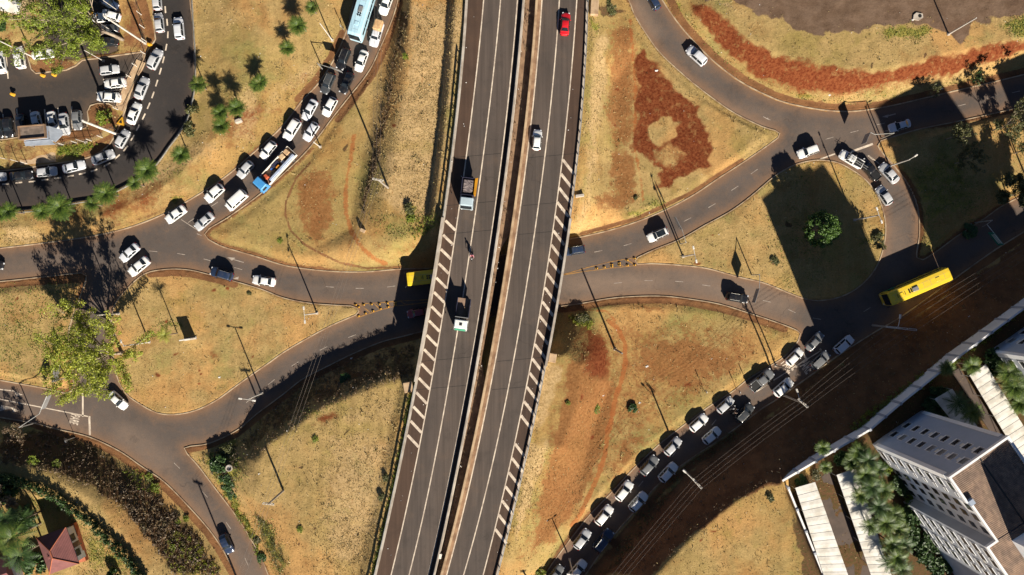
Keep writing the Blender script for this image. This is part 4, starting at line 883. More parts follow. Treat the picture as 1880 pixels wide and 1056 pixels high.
car('hatch','navy','C',985,-45,1045,55,'dark blue car cut by the top edge on the right-hand ramp',group=g4)
car('suv','pale','C',1262,342,1390,458,'silver estate car driving up the curved ramp at top right',group=g4)
car('suv','navy','G',375,790,515,770,'navy car half hidden below the bridge parapet, red tail light',group=g4)
o = car('suv','white','G',976,700,1118,636,'white estate car with black roof beside two thin sign shadows',group=g4)
g_ = MB(); g_.bbox((-.45, 0, 1.668), (1.75, 1.1, .03)); ro = g_.build('black_roof', M['glass'], o)
car('sedan','pale','D',916,922,1055,882,'pale blue car with black windscreen in the tall block shadow',group=g4)
car('suv','white','H',252,98,402,42,'white estate car at the head of the right island',group=g4)
car('pickup','white','H',560,82,710,172,'white works pickup carrying ladders at the give-way line',group=g4,cat='pickup')
car('pickup','black','H',712,140,828,268,'black pickup behind the white ladder pickup',group=g4,cat='pickup')
car('sedan','silver','H',850,162,968,292,'silver sedan beside the black pickup at the hatch of shade',group=g4)
car('hatch','silver','H',830,322,918,452,'silver hatchback last in the short queue at the right island',group=g4)
car('suv','black','K',1690,115,1540,90,'black car with red tail lights on the lower ring road',group=g4)
g5 = 'traffic on the flyover'
car('sedan','red','C',388,98,376,244,'bright red car near the top of the right carriageway',HZ,g5)
car('hatch','white','C',186,928,174,1080,'pale silver car on the inner lane of the right carriageway',HZ,g5)
g6 = 'queue on the lower right road'
car('sedan','grey','L',425,365,325,472,'grey car with pale roof beyond the stop line',group=g6)
car('hatch','white','L',282,478,175,582,'white car stopped at the left lane stop line',group=g6)
car('suv','grey','L',466,506,362,602,'dark grey car across the lettering in the right lane',group=g6)
car('suv','pale','L',640,392,528,492,'pale car with roof bars past the stop line, near the yellow bus',group=g6)
car('hatch','white','L',210,695,86,803,'white hatchback beside the utility pole with the lamp arm',group=g6)
car('pickup','grey','L',70,630,-90,762,'grey pickup with dark load bed at the start of the white lane line',group=g6,cat='pickup')
car('hatch','silver','K',1585,826,1478,925,'silver hatchback beside the two motorcycles',group=g6)
car('suv','dark','K',1725,872,1612,992,'dark car in shade across from the silver hatchback',group=g6)
car('hatch','white','K',1398,950,1280,1055,'white car with a white bonnet behind the silver hatchback',group=g6)
car('hatch','white','O',1492,5,1375,105,'white hatchback on the shady kerb, first outside the deep shade',group=g6)
car('hatch','silver','O',1206,75,1100,188,'silver-grey hatchback crossed by the pole shadow',group=g6)
car('hatch','grey','O',1040,205,928,330,'dark grey hatchback fully in sun on the left lane',group=g6)
car('hatch','white','O',1182,252,1058,385,'white hatchback at the shade edge beside the utility pole',group=g6)
car('hatch','white','O',855,385,752,515,'white hatchback with red tail lamps in the left lane',group=g6)
car('hatch','white','O',962,468,850,592,'white hatchback with one yellow lamp in the shady lane',group=g6)
car('hatch','white','O',715,558,604,692,'white hatchback left lane, third from the bottom edge',group=g6)
car('hatch','silver','O',552,732,452,862,'silver hatchback left lane beside a yellow dash near the pole',group=g6)
car('suv','navy','O',714,730,594,884,'blue-grey large car in the shade lane near the bottom edge',group=g6)
car('hatch','white','O',525,955,420,1075,'white car cut by the bottom edge, right of the pole shadow',group=g6)
car('hatch','grey','O',354,1000,275,1090,'grey car cut by the bottom edge beside a green shrub',group=g6)
orange_pickup = car('pickup','pale','B',842,322,888,172,'pickup carrying a tan covered load, close behind the black estate',group=g3,cat='pickup')
for q in PROTO.values(): kill(q)
def onto(root, mb, name, m_, label, cat, group=None):
    """a load is a thing of its own, resting on its vehicle"""
    o = mb.build(name, m_); o.matrix_world = Matrix.Translation(root.location) @ Matrix.Rotation(root.rotation_euler.z, 4, 'Z')
    return tag(o, label, cat, group)
M['tan_cover'] = simple('tan_cover', (0.62, 0.40, 0.2), (0.42, 0.25, 0.12), 1.2, .8, bmp=.4)
g_ = MB(); g_.bbox((-1.45, 0, 1.55), (2.0, 1.55, .85), 0, .18); onto(orange_pickup, g_, 'covered_load', M['tan_cover'], 'tan tarpaulin covered load on the pickup behind the bus', 'load')
# ladders on the works pickup
wp = [o for o in CARN if 'ladders' in o['label']][0]
g_ = MB()
for y in (-.2, .2): g_.tube([(1.2, y + .3, 1.95), (-3.1, y + .3, 1.75)], .03, 5)
for i in range(13): g_.tube([(1.0 - i * .32, .1, 1.94 - i * .015), (1.0 - i * .32, .5, 1.94 - i * .015)], .02, 4)
for x in (.9, -.2): g_.tube([(x, -.8, 1.72), (x, .8, 1.72)], .03, 5)
onto(wp, g_, 'ladder', M['steel'], 'aluminium ladder strapped on the white works pickup', 'ladder')
# ------------------------------------------------------------------ buses
def bus(label, reg, f_, r_, col, z=0.0, green=False, acat='bus', num=None, wl=None):
    a, b2 = Z(reg[0], *f_), Z(reg[1], *r_); A_, B_ = P(*a, z + 2.9), P(*b2, z + 2.9); c = (A_ + B_) / 2; d = A_ - B_
    root = empty('bus', (c.x, c.y, z + .032), math.atan2(d.y, d.x)); tag(root, label, acat)
    L, W, Hh = wl or d.length, 2.5, 3.1
    mb = MB(); xs = [-L/2, -L/2 + .12, -L/2 + .5, L/2 - .7, L/2 - .25, L/2]; vs = []; k = 12
    for i, x in enumerate(xs):
        s_ = (.9, .97, 1, 1, .96, .84)[i]; zt = (2.75, 3.0, Hh, Hh, 2.98, 1.3)[i]; w = W/2 * s_
        h = [(w * .96, .35), (w, .55), (w, min(1.2, zt - .4)), (w, min(2.2, zt - .3)), (w * .985, zt - .2), (w * .9, zt - .05), (w * .45, zt)]
        vs += [(x, y, zz) for y, zz in h] + [(x, -y, zz) for y, zz in h[::-1]]
    k = 14; fs = [(i*k + j, i*k + (j+1) % k, (i+1)*k + (j+1) % k, (i+1)*k + j) for i in range(5) for j in range(k)] + [tuple(range(k - 1, -1, -1)), tuple(5*k + j for j in range(k))]
    mb.add(vs, fs); bd = mb.build('body', col, root)
    for sg in (1, -1):
        g_ = MB(); n = 7
        for i in range(n):
            x0 = -L/2 + .6 + i * (L - 1.6) / n; x1 = x0 + (L - 1.6) / n - .1
            g_.add([(x0, sg * (W/2 + .012), 1.35), (x1, sg * (W/2 + .012), 1.35), (x1, sg * (W/2 * .985 + .012), 2.45), (x0, sg * (W/2 * .985 + .012), 2.45)], [(0, 1, 2, 3)])
        g_.build('side_window', M['glass'], root)
    g_ = MB()
    vs = []
    for zz, x, wf in ((1.3, L/2 + .04, .78), (1.85, L/2 - .03, .80), (2.4, L/2 - .11, .84), (2.9, L/2 - .18, .86)):
        vs += [(x, y * W/2 * wf, zz) for y in (-1, -.5, 0, .5, 1)]
    g_.add(vs, [(i*5 + j, i*5 + j + 1, i*5 + 5 + j + 1, i*5 + 5 + j) for i in range(3) for j in range(4)]); g_.build('windshield', M['glass'], root)
    g_ = MB(); g_.bbox((L * .08, 0, Hh + .07), (1.1, .75, .2), 0, .05); g_.build('roof_vent', M['sign_back'], root)
    g_ = MB()
    for x in (-.2, .2):
        for y in (-.2, .2): g_.tube([(L * .08 + .95 + x, y, Hh - .02), (L * .08 + .95 + x, y, Hh + .1)], .15, 8)
    g_.build('cooling_fan', M['black'], root)
    g_ = MB()
    for k in range(1, 9):
        x = -L/2 + k * L / 9; g_.box((x, 0, Hh + .004), (.035, 1.05, .012))
    for y in (-.52, .52): g_.box((0, y, Hh - .005), (L * .86, .03, .012))
    g_.build('roof_seam', M['sign_back'], root)
    for x in (-L * .28, L * .3):
        g_ = MB(); g_.bbox((x, 0, Hh + .03), (.75, .75, .09), 0, .04); g_.build('roof_hatch', col, root)
    add_wheels(root, (L * .29, -L * .24), W/2 - .16, .48, WHT)
    for sg in (1, -1):
        g_ = MB(); g_.tube([(L/2 - .1, sg * 1.1, 2.5), (L/2 + .3, sg * 1.35, 2.45), (L/2 + .3, sg * 1.38, 2.1)], [.03, .04, .09], 6); g_.build('mirror', M['black'], root)
        g_ = MB(); g_.bbox((L/2 - .05, sg * .85, .75), (.14, .35, .2), 0, .03); g_.build('headlight', M['headlamp'], root)
        g_ = MB(); g_.bbox((-L/2 + .02, sg * .9, 1.0), (.1, .25, .45), 0, .03); g_.build('taillight', M['taillamp'], root)
    if green:
        g_ = MB()
        for sg in (1, -1):
            g_.add([(L/2 - 3.6, sg * (W/2 + .008), .65), (L/2 - .9, sg * (W/2 + .008), .65), (L/2 - .9, sg * (W/2 + .008), 1.3), (L/2 - 3.0, sg * (W/2 + .008), 1.3)], [(0, 1, 2, 3)])
            g_.add([(L/2 - 3.2, sg * (W/2 * .985 + .01), 2.5), (L/2 - .9, sg * (W/2 * .985 + .01), 2.5), (L/2 - .9, sg * (W/2 * .975 + .01), 2.75), (L/2 - 3.0, sg * (W/2 * .975 + .01), 2.75)], [(0, 1, 2, 3)])
        g_.build('green_band', simple('green_livery', (.01, .22, .08), None, 1, .35), root)
    if num:
        text(num, .95, root, (L * .30 if L > 11 else L * .22, 0, Hh + .012), math.pi, M['number_ink'], 'fleet_number')
    return root
M['number_ink'] = simple('fleet_number_ink', (0.12, 0.09, 0.02), None, 1, .6)
def text(s, size, parent, loc, rz, m_, name, sx=1.0, thick=0.0):
    cu = bpy.data.curves.new(name, 'FONT'); cu.body = s; cu.size = size; cu.align_x = 'CENTER'; cu.align_y = 'CENTER'; cu.extrude = thick; cu.offset = .022 * size
    tmp = bpy.data.objects.new('tmp', cu); COL.objects.link(tmp); dg = bpy.context.evaluated_depsgraph_get(); dg.update()
    me = bpy.data.meshes.new_from_object(tmp.evaluated_get(dg)); bpy.data.objects.remove(tmp); me.materials.clear(); me.materials.append(m_)
    o = link(name, me, parent); o.location = loc; o.rotation_euler = (0, 0, rz); o.scale = (sx, 1, 1); return o
M['bus_blue'] = simple('pale_blue_bus_paint', (0.40, 0.62, 0.74), (0.48, 0.68, 0.78), .4, .35, coat=.4)
M['bus_yellow'] = simple('yellow_bus_paint', (0.78, 0.55, 0.03), (0.7, 0.48, 0.05), .5, .35, coat=.4)
bus('pale blue city bus in the feeder queue with a black window strip', 'BB', (698, 255), (832, -190), M['bus_blue'], wl=12.0)
bus('yellow and green city bus in the shade on the lower right road', 'LH', (925, 112), (1330, 955), M['bus_yellow'], green=True, num='1601', wl=12.2)
bus('plain yellow bus going under the flyover', 'FF', (1078, 990), (1550, 938), M['bus_yellow'], num='1601', wl=12.0)
# ------------------------------------------------------------------ lorries
def lorry(label, f_, r_, cabcol, z, kind):
    A_, B_ = P(*f_, z + 1.4), P(*r_, z + 1.4); c = (A_ + B_) / 2; d = A_ - B_; L = d.length
    root = empty('lorry', (c.x, c.y, z + .01 if z else .032), math.atan2(d.y, d.x)); tag(root, label, 'lorry')
    cl = 1.9; x1 = L / 2; x0 = x1 - cl; W = 2.3
    mb = MB(); vs = []
    for x, w, zt in ((x1, .88, 1.5), (x1 - .05, .96, 2.0), (x1 - .42, .98, 2.62), (x1 - .62, 1, 2.7), (x0 + .1, 1, 2.7), (x0, .97, 2.62)):
        h = [(W/2 * w, .5), (W/2 * w, 1.4), (W/2 * w * .96, zt - .12), (W/2 * w * .84, zt)]
        vs += [(x, y, q) for y, q in h] + [(x, -y, q) for y, q in h[::-1]]
    k = 8; mb.add(vs, [(i*k + j, (i+1)*k + j, (i+1)*k + (j+1) % k, i*k + (j+1) % k) for i in range(5) for j in range(k)] + [tuple(range(k)), tuple(5*k + j for j in range(k - 1, -1, -1))])
    cab = mb.build('cab', cabcol, root)
    g_ = MB(); g_.add([(x1 + .01, -.95, 1.5), (x1 + .01, .95, 1.5), (x1 - .04, 1.0, 2.02), (x1 - .04, -1.0, 2.02), (x1 - .40, .98, 2.60), (x1 - .40, -.98, 2.60)], [(0, 1, 2, 3), (3, 2, 4, 5)]); g_.build('windshield', M['glass'], root)
    for sg in (1, -1):
        g_ = MB(); g_.add([(x1 - .45, sg * (W/2 + .012), 1.5), (x0 + .5, sg * (W/2 + .012), 1.5), (x0 + .5, sg * (W/2 * .975 + .012), 2.35), (x1 - .62, sg * (W/2 * .975 + .012), 2.35)], [(0, 1, 2, 3)]); g_.build('side_window', M['glass'], root)
        g_ = MB(); g_.tube([(x1 - .3, sg * 1.15, 2.1), (x1 + .02, sg * 1.5, 2.1), (x1 + .02, sg * 1.5, 1.6)], [.03, .03, .09], 6); g_.build('mirror', M['black'], root)
        g_ = MB(); g_.bbox((x1, sg * .85, .85), (.12, .3, .2), 0, .03); g_.build('headlight', M['headlamp'], root)
    g_ = MB(); g_.box((-.2, 0, .75), (L - .6, .9, .3)); g_.build('chassis', M['black'], root)
    add_wheels(root, (x1 - .75, -L/2 + 1.2) if kind != 'tip' else (x1 - .75, -L/2 + 1.0), W/2 - .17, .48, WHT)
    return root, x0, L, W
M['cab_blue'] = simple('blue_cab_paint', (0.05, 0.25, 0.55), (0.08, 0.3, 0.6), .8, .35, coat=.3); M['cab_white'] = simple('white_cab_paint', (0.78, 0.8, 0.78), None, .8, .35, coat=.3)
M['cab_steel'] = simple('steel_blue_cab_paint', (0.42, 0.52, 0.58), None, .8, .35, coat=.3)
M['rust_load'] = simple('crushed_scrap', (0.13, 0.105, 0.105), (0.22, 0.18, 0.17), 1.3, .9, bmp=.25); M['orange_side'] = simple('orange_tipper_side', (0.8, 0.36, 0.02), (0.6, 0.26, 0.02), .8, .5)
M['cab_green'] = simple('green_cab_band', (0.1, 0.42, 0.25), None, 1, .4); M['bed_floor'] = simple('lorry_bed_floor', (0.3, 0.2, 0.14), (0.2, 0.13, 0.09), 1.0, .8); M['dark_side'] = simple('dark_bed_side', (0.03, 0.03, 0.06), None, 1, .6)
root, x0, L, W = lorry('blue-cab flatbed lorry carrying mixed goods in the feeder queue', (473, 347), (537, 277), M['cab_blue'], 0, 'flat')
fb = (-L/2, x0 - .15); cx = (fb[0] + fb[1]) / 2; fl = fb[1] - fb[0]
g_ = MB(); g_.box((cx, 0, 1.05), (fl, 2.3, .14)); g_.build('bed_floor', M['bed_floor'], root)
g_ = MB(); g_.box((cx, 1.13, 1.45), (fl, .06, .7)); g_.build('side_board', M['sheet_white'], root)
g_ = MB(); g_.box((cx, -1.13, 1.45), (fl, .06, .7)); g_.build('side_board', M['sheet_white'], root)
g_ = MB(); g_.box((fb[0], 0, 1.45), (.06, 2.2, .7)); g_.build('tailgate', M['sheet_white'], root)
g_ = MB(); g_.bbox((cx - .2, .82, 1.9), (fl * .86, .45, .5), 0, .06); g_.box((cx - .2, .82, 1.4), (fl * .84, .4, .55)); onto(root, g_, 'metal_profile', simple('blue_grey_sheets', (.36, .42, .52), (.25, .3, .42), 1, .4), 'long blue-grey metal sheets stacked along one side of the flatbed lorry', 'metal sheets')
goods = [((.42, -.3, .9, .8, .7), (0.5, .1, .04), 'red-brown crate just behind the blue cab', 'crate'), ((.22, .1, 1.1, .9, .35), (0.4, .27, .13), 'flat tan board behind the red-brown crate', 'board'),
 ((.03, .25, .8, .7, .75), (0.75, .27, .02), 'bright orange bale in the middle of the lorry bed', 'bale'), ((.03, -.6, 1.5, .8, .5), (0.02, .02, .05), 'black bag beside the orange bale', 'bag'), ((.18, -.5, .5, .5, .4), (0.05, .14, .45), 'small blue bag near the lorry floor', 'bag'),
 ((-.14, .2, .6, .8, .6), (0.6, .6, .58), 'white box behind the orange bale', 'box'), ((-.22, -.55, 1.0, .9, .8), (0.62, .44, .26), 'cardboard box behind the black bag', 'box'), ((-.38, -.5, .9, 1.0, .85), (0.55, .36, .2), 'large cardboard box at the lorry tailgate', 'box'), ((-.39, .3, .8, .45, .7), (0.7, .6, .45), 'pale cardboard box in the tailgate corner', 'box')]
for (u, y, a, b2, hh), colr, lb, ct in goods:
    g_ = MB(); g_.bbox((cx + u * fl, y, 1.125 + hh / 2), (a, b2, hh), random.uniform(-.12, .12), .07); onto(root, g_, ct if ct != 'box' else 'cardboard_box', simple('goods', colr, tuple(q * .7 for q in colr), 2, .8, bmp=.3), lb, ct)
root, x0, L, W = lorry('tipper lorry with steel-blue cab and dark load on the left carriageway', (856, 384), (862, 328), M['cab_steel'], HZ, 'tip')
fb = (-L/2, x0 - .45); cx = (fb[0] + fb[1]) / 2; fl = fb[1] - fb[0]
g_ = MB(); g_.box((cx, 0, 1.1), (fl, 2.3, .16)); g_.box((fb[1], 0, 1.75), (.08, 2.3, 1.3)); g_.box((fb[0], 0, 1.6), (.08, 2.3, 1.0)); g_.box((cx, -1.13, 1.7), (fl, .08, 1.2)); g_.build('tipper_body', M['dark_side'], root)
g_ = MB(); g_.add([(fb[0], 1.05, 1.2), (fb[1], 1.05, 1.2), (fb[1], 1.05, 2.3), (fb[0], 1.05, 2.3), (fb[0] - .1, 1.55, 2.45), (fb[1] + .1, 1.45, 2.45), (fb[1], 1.15, 1.2), (fb[0], 1.15, 1.2)], [(0, 1, 2, 3), (3, 2, 5, 4), (4, 5, 6, 7), (7, 6, 1, 0), (0, 3, 4, 7), (1, 6, 5, 2)]); g_.build('orange_side', M['orange_side'], root)
g_ = MB(); nx, ny = 12, 8; vs = [(fb[0] + .2 + i * (fl - .5) / nx, -1.05 + j * 1.95 / ny, 2.1 + random.uniform(0, .13) - .4 * (j in (0, ny)) - .3 * (i in (0, nx))) for i in range(nx + 1) for j in range(ny + 1)]
g_.add(vs, [(i*(ny+1) + j, (i+1)*(ny+1) + j, (i+1)*(ny+1) + j + 1, i*(ny+1) + j + 1) for i in range(nx) for j in range(ny)]); g_.box((cx, -.1, 1.4), (fl - .3, 1.9, .7)); onto(root, g_, 'scrap_load', M['rust_load'], 'heap of grey-brown crushed material filling the tipper lorry', 'load')
root, x0, L, W = lorry('white and green cab lorry with an empty brown bed on the left carriageway', (845, 607), (853, 548), M['cab_white'], HZ, 'flat')
fb = (-L/2, x0 - .5); cx = (fb[0] + fb[1]) / 2; fl = fb[1] - fb[0]
g_ = MB(); g_.box((cx, 0, 1.15), (fl, 2.2, .12)); g_.build('bed_floor', M['bed_floor'], root)
for y in (1.12, -1.12): g_ = MB(); g_.box((cx, y, 1.65), (fl, .06, 1.1)); g_.build('side_board', M['dark_side'], root)
g_ = MB(); g_.box((fb[1] + .05, 0, 1.9), (.12, 2.2, 1.6)); g_.build('headboard', M['sign_back'], root)
g_ = MB(); g_.box((L/2 - .2, 0, 2.45), (.34, 1.9, .05)); g_.bbox((L/2 - .28, 0, 2.56), (.34, 1.7, .06)); g_.build('green_visor', M['cab_green'], root)
g_ = MB(); g_.bbox((x0 + .7, 0, 2.72), (.5, .5, .07)); g_.build('roof_hatch', M['black'], root)
g_ = MB(); g_.bbox((cx + .9, .4, 1.26), (2.2, .6, .08)); onto(root, g_, 'plank', M['wood_brown'], 'pale plank lying in the bed of the white and green lorry', 'plank')
# ------------------------------------------------------------------ people on motorcycles
def skinfig(name, joints, bones, parent, m_):
    me = bpy.data.meshes.new(name); me.from_pydata([j[0] for j in joints], bones, []); o = link(name, me)
    md = o.modifiers.new('s', 'SKIN')
    for i, j in enumerate(joints): me.skin_vertices[0].data[i].radius = (j[1], j[1])
    me.skin_vertices[0].data[0].use_root = True
    sb = o.modifiers.new('d', 'SUBSURF'); sb.levels = sb.render_levels = 1
    dg = bpy.context.evaluated_depsgraph_get(); dg.update(); m2 = bpy.data.meshes.new_from_object(o.evaluated_get(dg)); bpy.data.objects.remove(o)
    m2.materials.clear(); m2.materials.append(m_); m2.polygons.foreach_set('use_smooth', [True] * len(m2.polygons))
    r = link(name, m2, parent); return r
def motorcycle(px, py, z, ang, label, plabel, shirt, helm, colr):
    p = P(px, py, z + .6); root = empty('motorcycle', (p.x, p.y, z + (.01 if z else .032)), ang); tag(root, label, 'motorcycle')
    for x in (.66, -.62):
        w_ = MB(); n = 18; vs = []
        for i in range(n):
            a = 2 * math.pi * i / n
            for rr, y in ((.31, 0), (.27, .055), (.22, 0), (.27, -.055)): vs.append((rr * math.cos(a), y, rr * math.sin(a)))
        w_.add(vs, [(i*4 + j, ((i+1) % n)*4 + j, ((i+1) % n)*4 + (j+1) % 4, i*4 + (j+1) % 4) for i in range(n) for j in range(4)])
        o = w_.build('wheel', M['rubber'], root); o.location = (x, 0, .31)
    g_ = MB(); g_.bbox((.2, 0, .82), (.5, .28, .24), 0, .08); g_.bbox((0, 0, .5), (.45, .24, .3), 0, .06); g_.tube([(.66, 0, .31), (.42, 0, .95)], .04, 6); g_.tube([(-.62, 0, .34), (-.1, 0, .55)], .04, 6); g_.build('frame', simple('motorcycle_paint', colr, None, 1, .3), root)
    g_ = MB(); g_.bbox((-.32, 0, .84), (.62, .26, .12), 0, .05); g_.build('seat', M['black'], root)
    g_ = MB(); g_.tube([(.36, .36, 1.03), (.42, .2, 1.02), (.44, 0, .98), (.42, -.2, 1.02), (.36, -.36, 1.03)], .018, 5); g_.build('handlebar', M['steel'], root)
    g_ = MB(); g_.bbox((.58, 0, .9), (.12, .18, .18), 0, .04); g_.build('headlight', M['headlamp'], root)
    pr = empty('person', root.location, ang); tag(pr, plabel, 'person')
    J = [((-.26, 0, .97), .15), ((-.2, 0, 1.2), .15), ((-.12, 0, 1.42), .15), ((-.07, 0, 1.55), .065), ((-.04, 0, 1.66), .09),
         ((-.1, .2, 1.43), .07), ((.1, .32, 1.22), .05), ((.33, .33, 1.06), .038), ((-.1, -.2, 1.43), .07), ((.1, -.32, 1.22), .05), ((.33, -.33, 1.06), .038),
         ((-.22, .12, .94), .1), ((.16, .22, .84), .075), ((-.02, .2, .42), .05), ((.12, .21, .36), .04), ((-.22, -.12, .94), .1), ((.16, -.22, .84), .075), ((-.02, -.2, .42), .05), ((.12, -.21, .36), .04)]
    Bn = [(0,1),(1,2),(2,3),(3,4),(2,5),(5,6),(6,7),(2,8),(8,9),(9,10),(0,11),(11,12),(12,13),(13,14),(0,15),(15,16),(16,17),(17,18)]
    skinfig('body', J, Bn, pr, simple('clothes', shirt, tuple(q * .7 for q in shirt), 4, .9))
    g_ = MB(); n = 10; vs = []
    for k in range(7):
        ph = -math.pi / 2 + math.pi * k / 6
        vs += [(-.03 + .15 * math.cos(ph) * math.cos(2*math.pi*i/n), .125 * math.cos(ph) * math.sin(2*math.pi*i/n), 1.72 + .14 * math.sin(ph)) for i in range(n)]
    g_.add(vs, [(k*n + i, k*n + (i+1) % n, (k+1)*n + (i+1) % n, (k+1)*n + i) for k in range(6) for i in range(n)]); g_.build('helmet', simple('helmet', helm, None, 1, .2), pr, True)
    for sg in (1, -1):                              # hands: palm with five curled fingers round the grip
        for q in range(5):
            y0 = sg * (.30 + .022 * q)
            pts = [(.31, y0, 1.05), (.36, y0, 1.075), (.395, y0, 1.045), (.375, y0, 1.01)] if q else [(.31, y0, 1.04), (.335, y0 - sg * .02, 1.0), (.37, y0 - sg * .02, 1.0), (.385, y0 - sg * .02, 1.01)]
            if q == 0: hm = MB(); hm.bbox((.31, sg * .345, 1.055), (.07, .09, .035), 0, .012)
            hm.tube(pts, [.011, .011, .010, .008], 5)
        hm.build('hand', simple('skin', (.32, .17, .1), None, 2, .6), pr)
    return root
motorcycle(867, 470, HZ, R(-97), 'dark motorcycle riding down the left carriageway', 'person in a pink and white top riding the motorcycle on the flyover', (.6, .3, .33), (.3, .02, .03), (.05, .01, .01))
a = Z('K', 1578, 892); motorcycle(*a, 0, R(38), 'motorcycle nearer the silver hatchback in the queue', 'person in dark clothes on the motorcycle nearer the silver hatchback', (.05, .045, .05), (.5, .5, .5), (.1, .02, .02))
a = Z('K', 1600, 920); motorcycle(*a, 0, R(38), 'motorcycle nearer the dark car in the queue', 'person in a brown top on the motorcycle nearer the dark car', (.2, .13, .1), (.02, .02, .02), (.02, .02, .03))
# ------------------------------------------------------------------ painted markings on the ring road and side street
mb = MB(); my = MB(); mw = MB()
def dash(m_, reg, x, y, ang, ln, wd, z=.042):     # centre on sheet, angle in map degrees, length/width in map px
    c = Z(reg, x, y) if reg else (x, y); a = math.radians(ang); dx, dy = math.cos(a) * ln / 2, math.sin(a) * ln / 2
    a_, b_ = P(c[0] - dx, c[1] - dy, z), P(c[0] + dx, c[1] + dy, z); d = (b_ - a_).normalized(); n = Vector((-d.y, d.x, 0)) * wd / 20
    m_.add([a_ - n, b_ - n, b_ + n, a_ + n], [(0, 1, 2, 3)])
S_ = [('A',1187,-10),('A',1187,70),('A',1200,160),('A',1205,250),('A',1193,340),('A',1173,430),('A',1151,512),('A',1125,597),('A',1098,682),('A',1067,760),('A',1032,838),('A',990,918),('A',952,990),('E',902,50),('E',842,110),('E',770,165),('E',675,207),('E',590,230),('E',505,248),('E',415,262),('E',322,275),('E',230,287),('E',135,295),('E',40,305),('E',-60,312)]
SP = [Z(*q) for q in S_]
for i in range(1, len(SP) - 1):
    a = math.degrees(math.atan2(SP[i+1][1] - SP[i-1][1], SP[i+1][0] - SP[i-1][0])); dash(mb, None, *SP[i], a, 12.5, 2.6)
for r, x, y, a in (('J',530,27,4),('J',745,37,0),('J',970,24,-8),('E',1100,788,5),('E',1300,808,9),('E',1490,850,14),('E',1710,912,16),('J',690,380,-20),('J',485,468,-27),('J',280,580,-33),('J',110,710,-38),('I',1790,840,-38),
  ('G',620,788,-12),('G',830,740,-16),('G',1260,560,-27),('G',1435,460,-30),('G',1600,335,-33),('G',1740,215,-35),('G',760,1015,-6),('G',980,998,0),('G',1200,1005,4),('G',1395,1033,8),('L',30,130,13),('L',210,200,25),('L',390,255,10),
  ('D',1430,755,-14),('D',1640,700,-14),('D',1820,660,-13),('D',850,890,-12),('D',660,945,-14),('D',480,993,-16),('D',30,850,25),('M',1270,270,44),('M',1470,475,48),('M',1640,700,55),('M',1770,960,66),('B',870,150,-72),('E',1540,450,-33),('E',1700,350,-34),('E',1375,565,-33),('L',750,190,-32),('H',1600,600,-30)):
    dash(mw, r, x, y, a, 15, 1.0)
for r, x, y in (('O',1165,185),('O',925,400),('O',722,615),('O',525,845),('K',1450,1000),('O',370,1010)): dash(mw, r, x, y, -51, 13, 1.4)
dash(mw, 'E', 1370, 605, 33, 42, 1.3); dash(mw, 'E', 1430, 668, 22, 9, 1.2)
dash(mb, 'H', 715, 45, -20, 42, 4.0); dash(mb, 'H', 455, 112, -20, 35, 2.5); dash(mb, 'H', 800, 130, 38, 24, 1.4); dash(mb, 'H', 775, 115, 38, 12, 2)
a, b_ = Z('L', 425, 480), Z('L', -20, 760)
for q in range(2): pass
def line_px(m_, a, b2, wd, z=.042):
    A_, B_ = P(*a, z), P(*b2, z); d = (B_ - A_).normalized(); n = Vector((-d.y, d.x, 0)) * wd / 20; m_.add([A_ - n, B_ - n, B_ + n, A_ + n], [(0, 1, 2, 3)])
line_px(mb, a, b_, 1.7); line_px(mb, Z('L', 412, 470), Z('L', 440, 508), 3.2); line_px(mb, Z('L', 275, 480), Z('L', 312, 540), 3.2)
line_px(mb, Z('K', 1755, 780), Z('K', 1877, 698), 1.7)
# lower left approach: lane line, stop line, arrows
line_px(mb, (-60, 722), (0, 733), 2.2); line_px(mb, (0, 733), (163, 765), 2.0); line_px(mb, (164, 764), (165, 799), 3.6); line_px(mb, (152, 722), (152, 765), 3.0); line_px(mb, (-60, 708), (26, 718), 2.0); line_px(mb, (-60, 744), (26, 750), 2.0)
def tri(m_, pts, z=.044):
    vs = [P(*q, z) for q in pts]; m_.add(vs, [(0, 1, 2) if (vs[1]-vs[0]).cross(vs[2]-vs[0]).z > 0 else (2, 1, 0)])
tri(mb, [(42,725),(26,718.5),(29,728)]); tri(mb, [(35,754),(21,747),(24,757)]); tri(mb, [(24,748),(2,744),(0,755)])
tri(mw, [Z('E',1630,830), Z('E',1690,835), Z('E',1665,855)]); line_px(mw, Z('E',1670,845), Z('E',1750,868), 1.4, .046); tri(mw, [Z('E',1670,985), Z('E',1715,968), Z('E',1710,990)])
tri(mw, [Z('D',855,840), Z('D',905,822), Z('D',900,845)]); line_px(mw, Z('D',900,832), Z('D',955,818), 1.8, .046); tri(mw, [Z('D',870,942), Z('D',910,930), Z('D',910,945)]); tri(mw, [Z('D',20,850), Z('D',45,862), Z('D',40,845)])
tag(mb.build('road_markings', M['white_paint']), kind='structure'); tag(mw.build('worn_road_markings', M['worn_paint']), kind='structure')
def ground_text(s, px, py, ang, size, sx, name):
    p = P(px, py, .045); o = text(s, size, None, p, R(ang), M['white_paint'], name, sx); tag(o, kind='structure')
ground_text('PARE', *Z('L', 312, 597), -52, 1.5, .72, 'road_lettering'); ground_text('PARE', *Z('L', 186, 592), -52, 1.5, .6, 'road_lettering')
for nm in ('road_lettering', 'road_lettering.001'): o = bpy.data.objects[nm]; o.scale = (.72, 1.9, 1)
ground_text('PARE', 136, 770, -104, 1.3, .62, 'road_lettering'); bpy.data.objects['road_lettering.002'].scale = (.62, 1.8, 1)
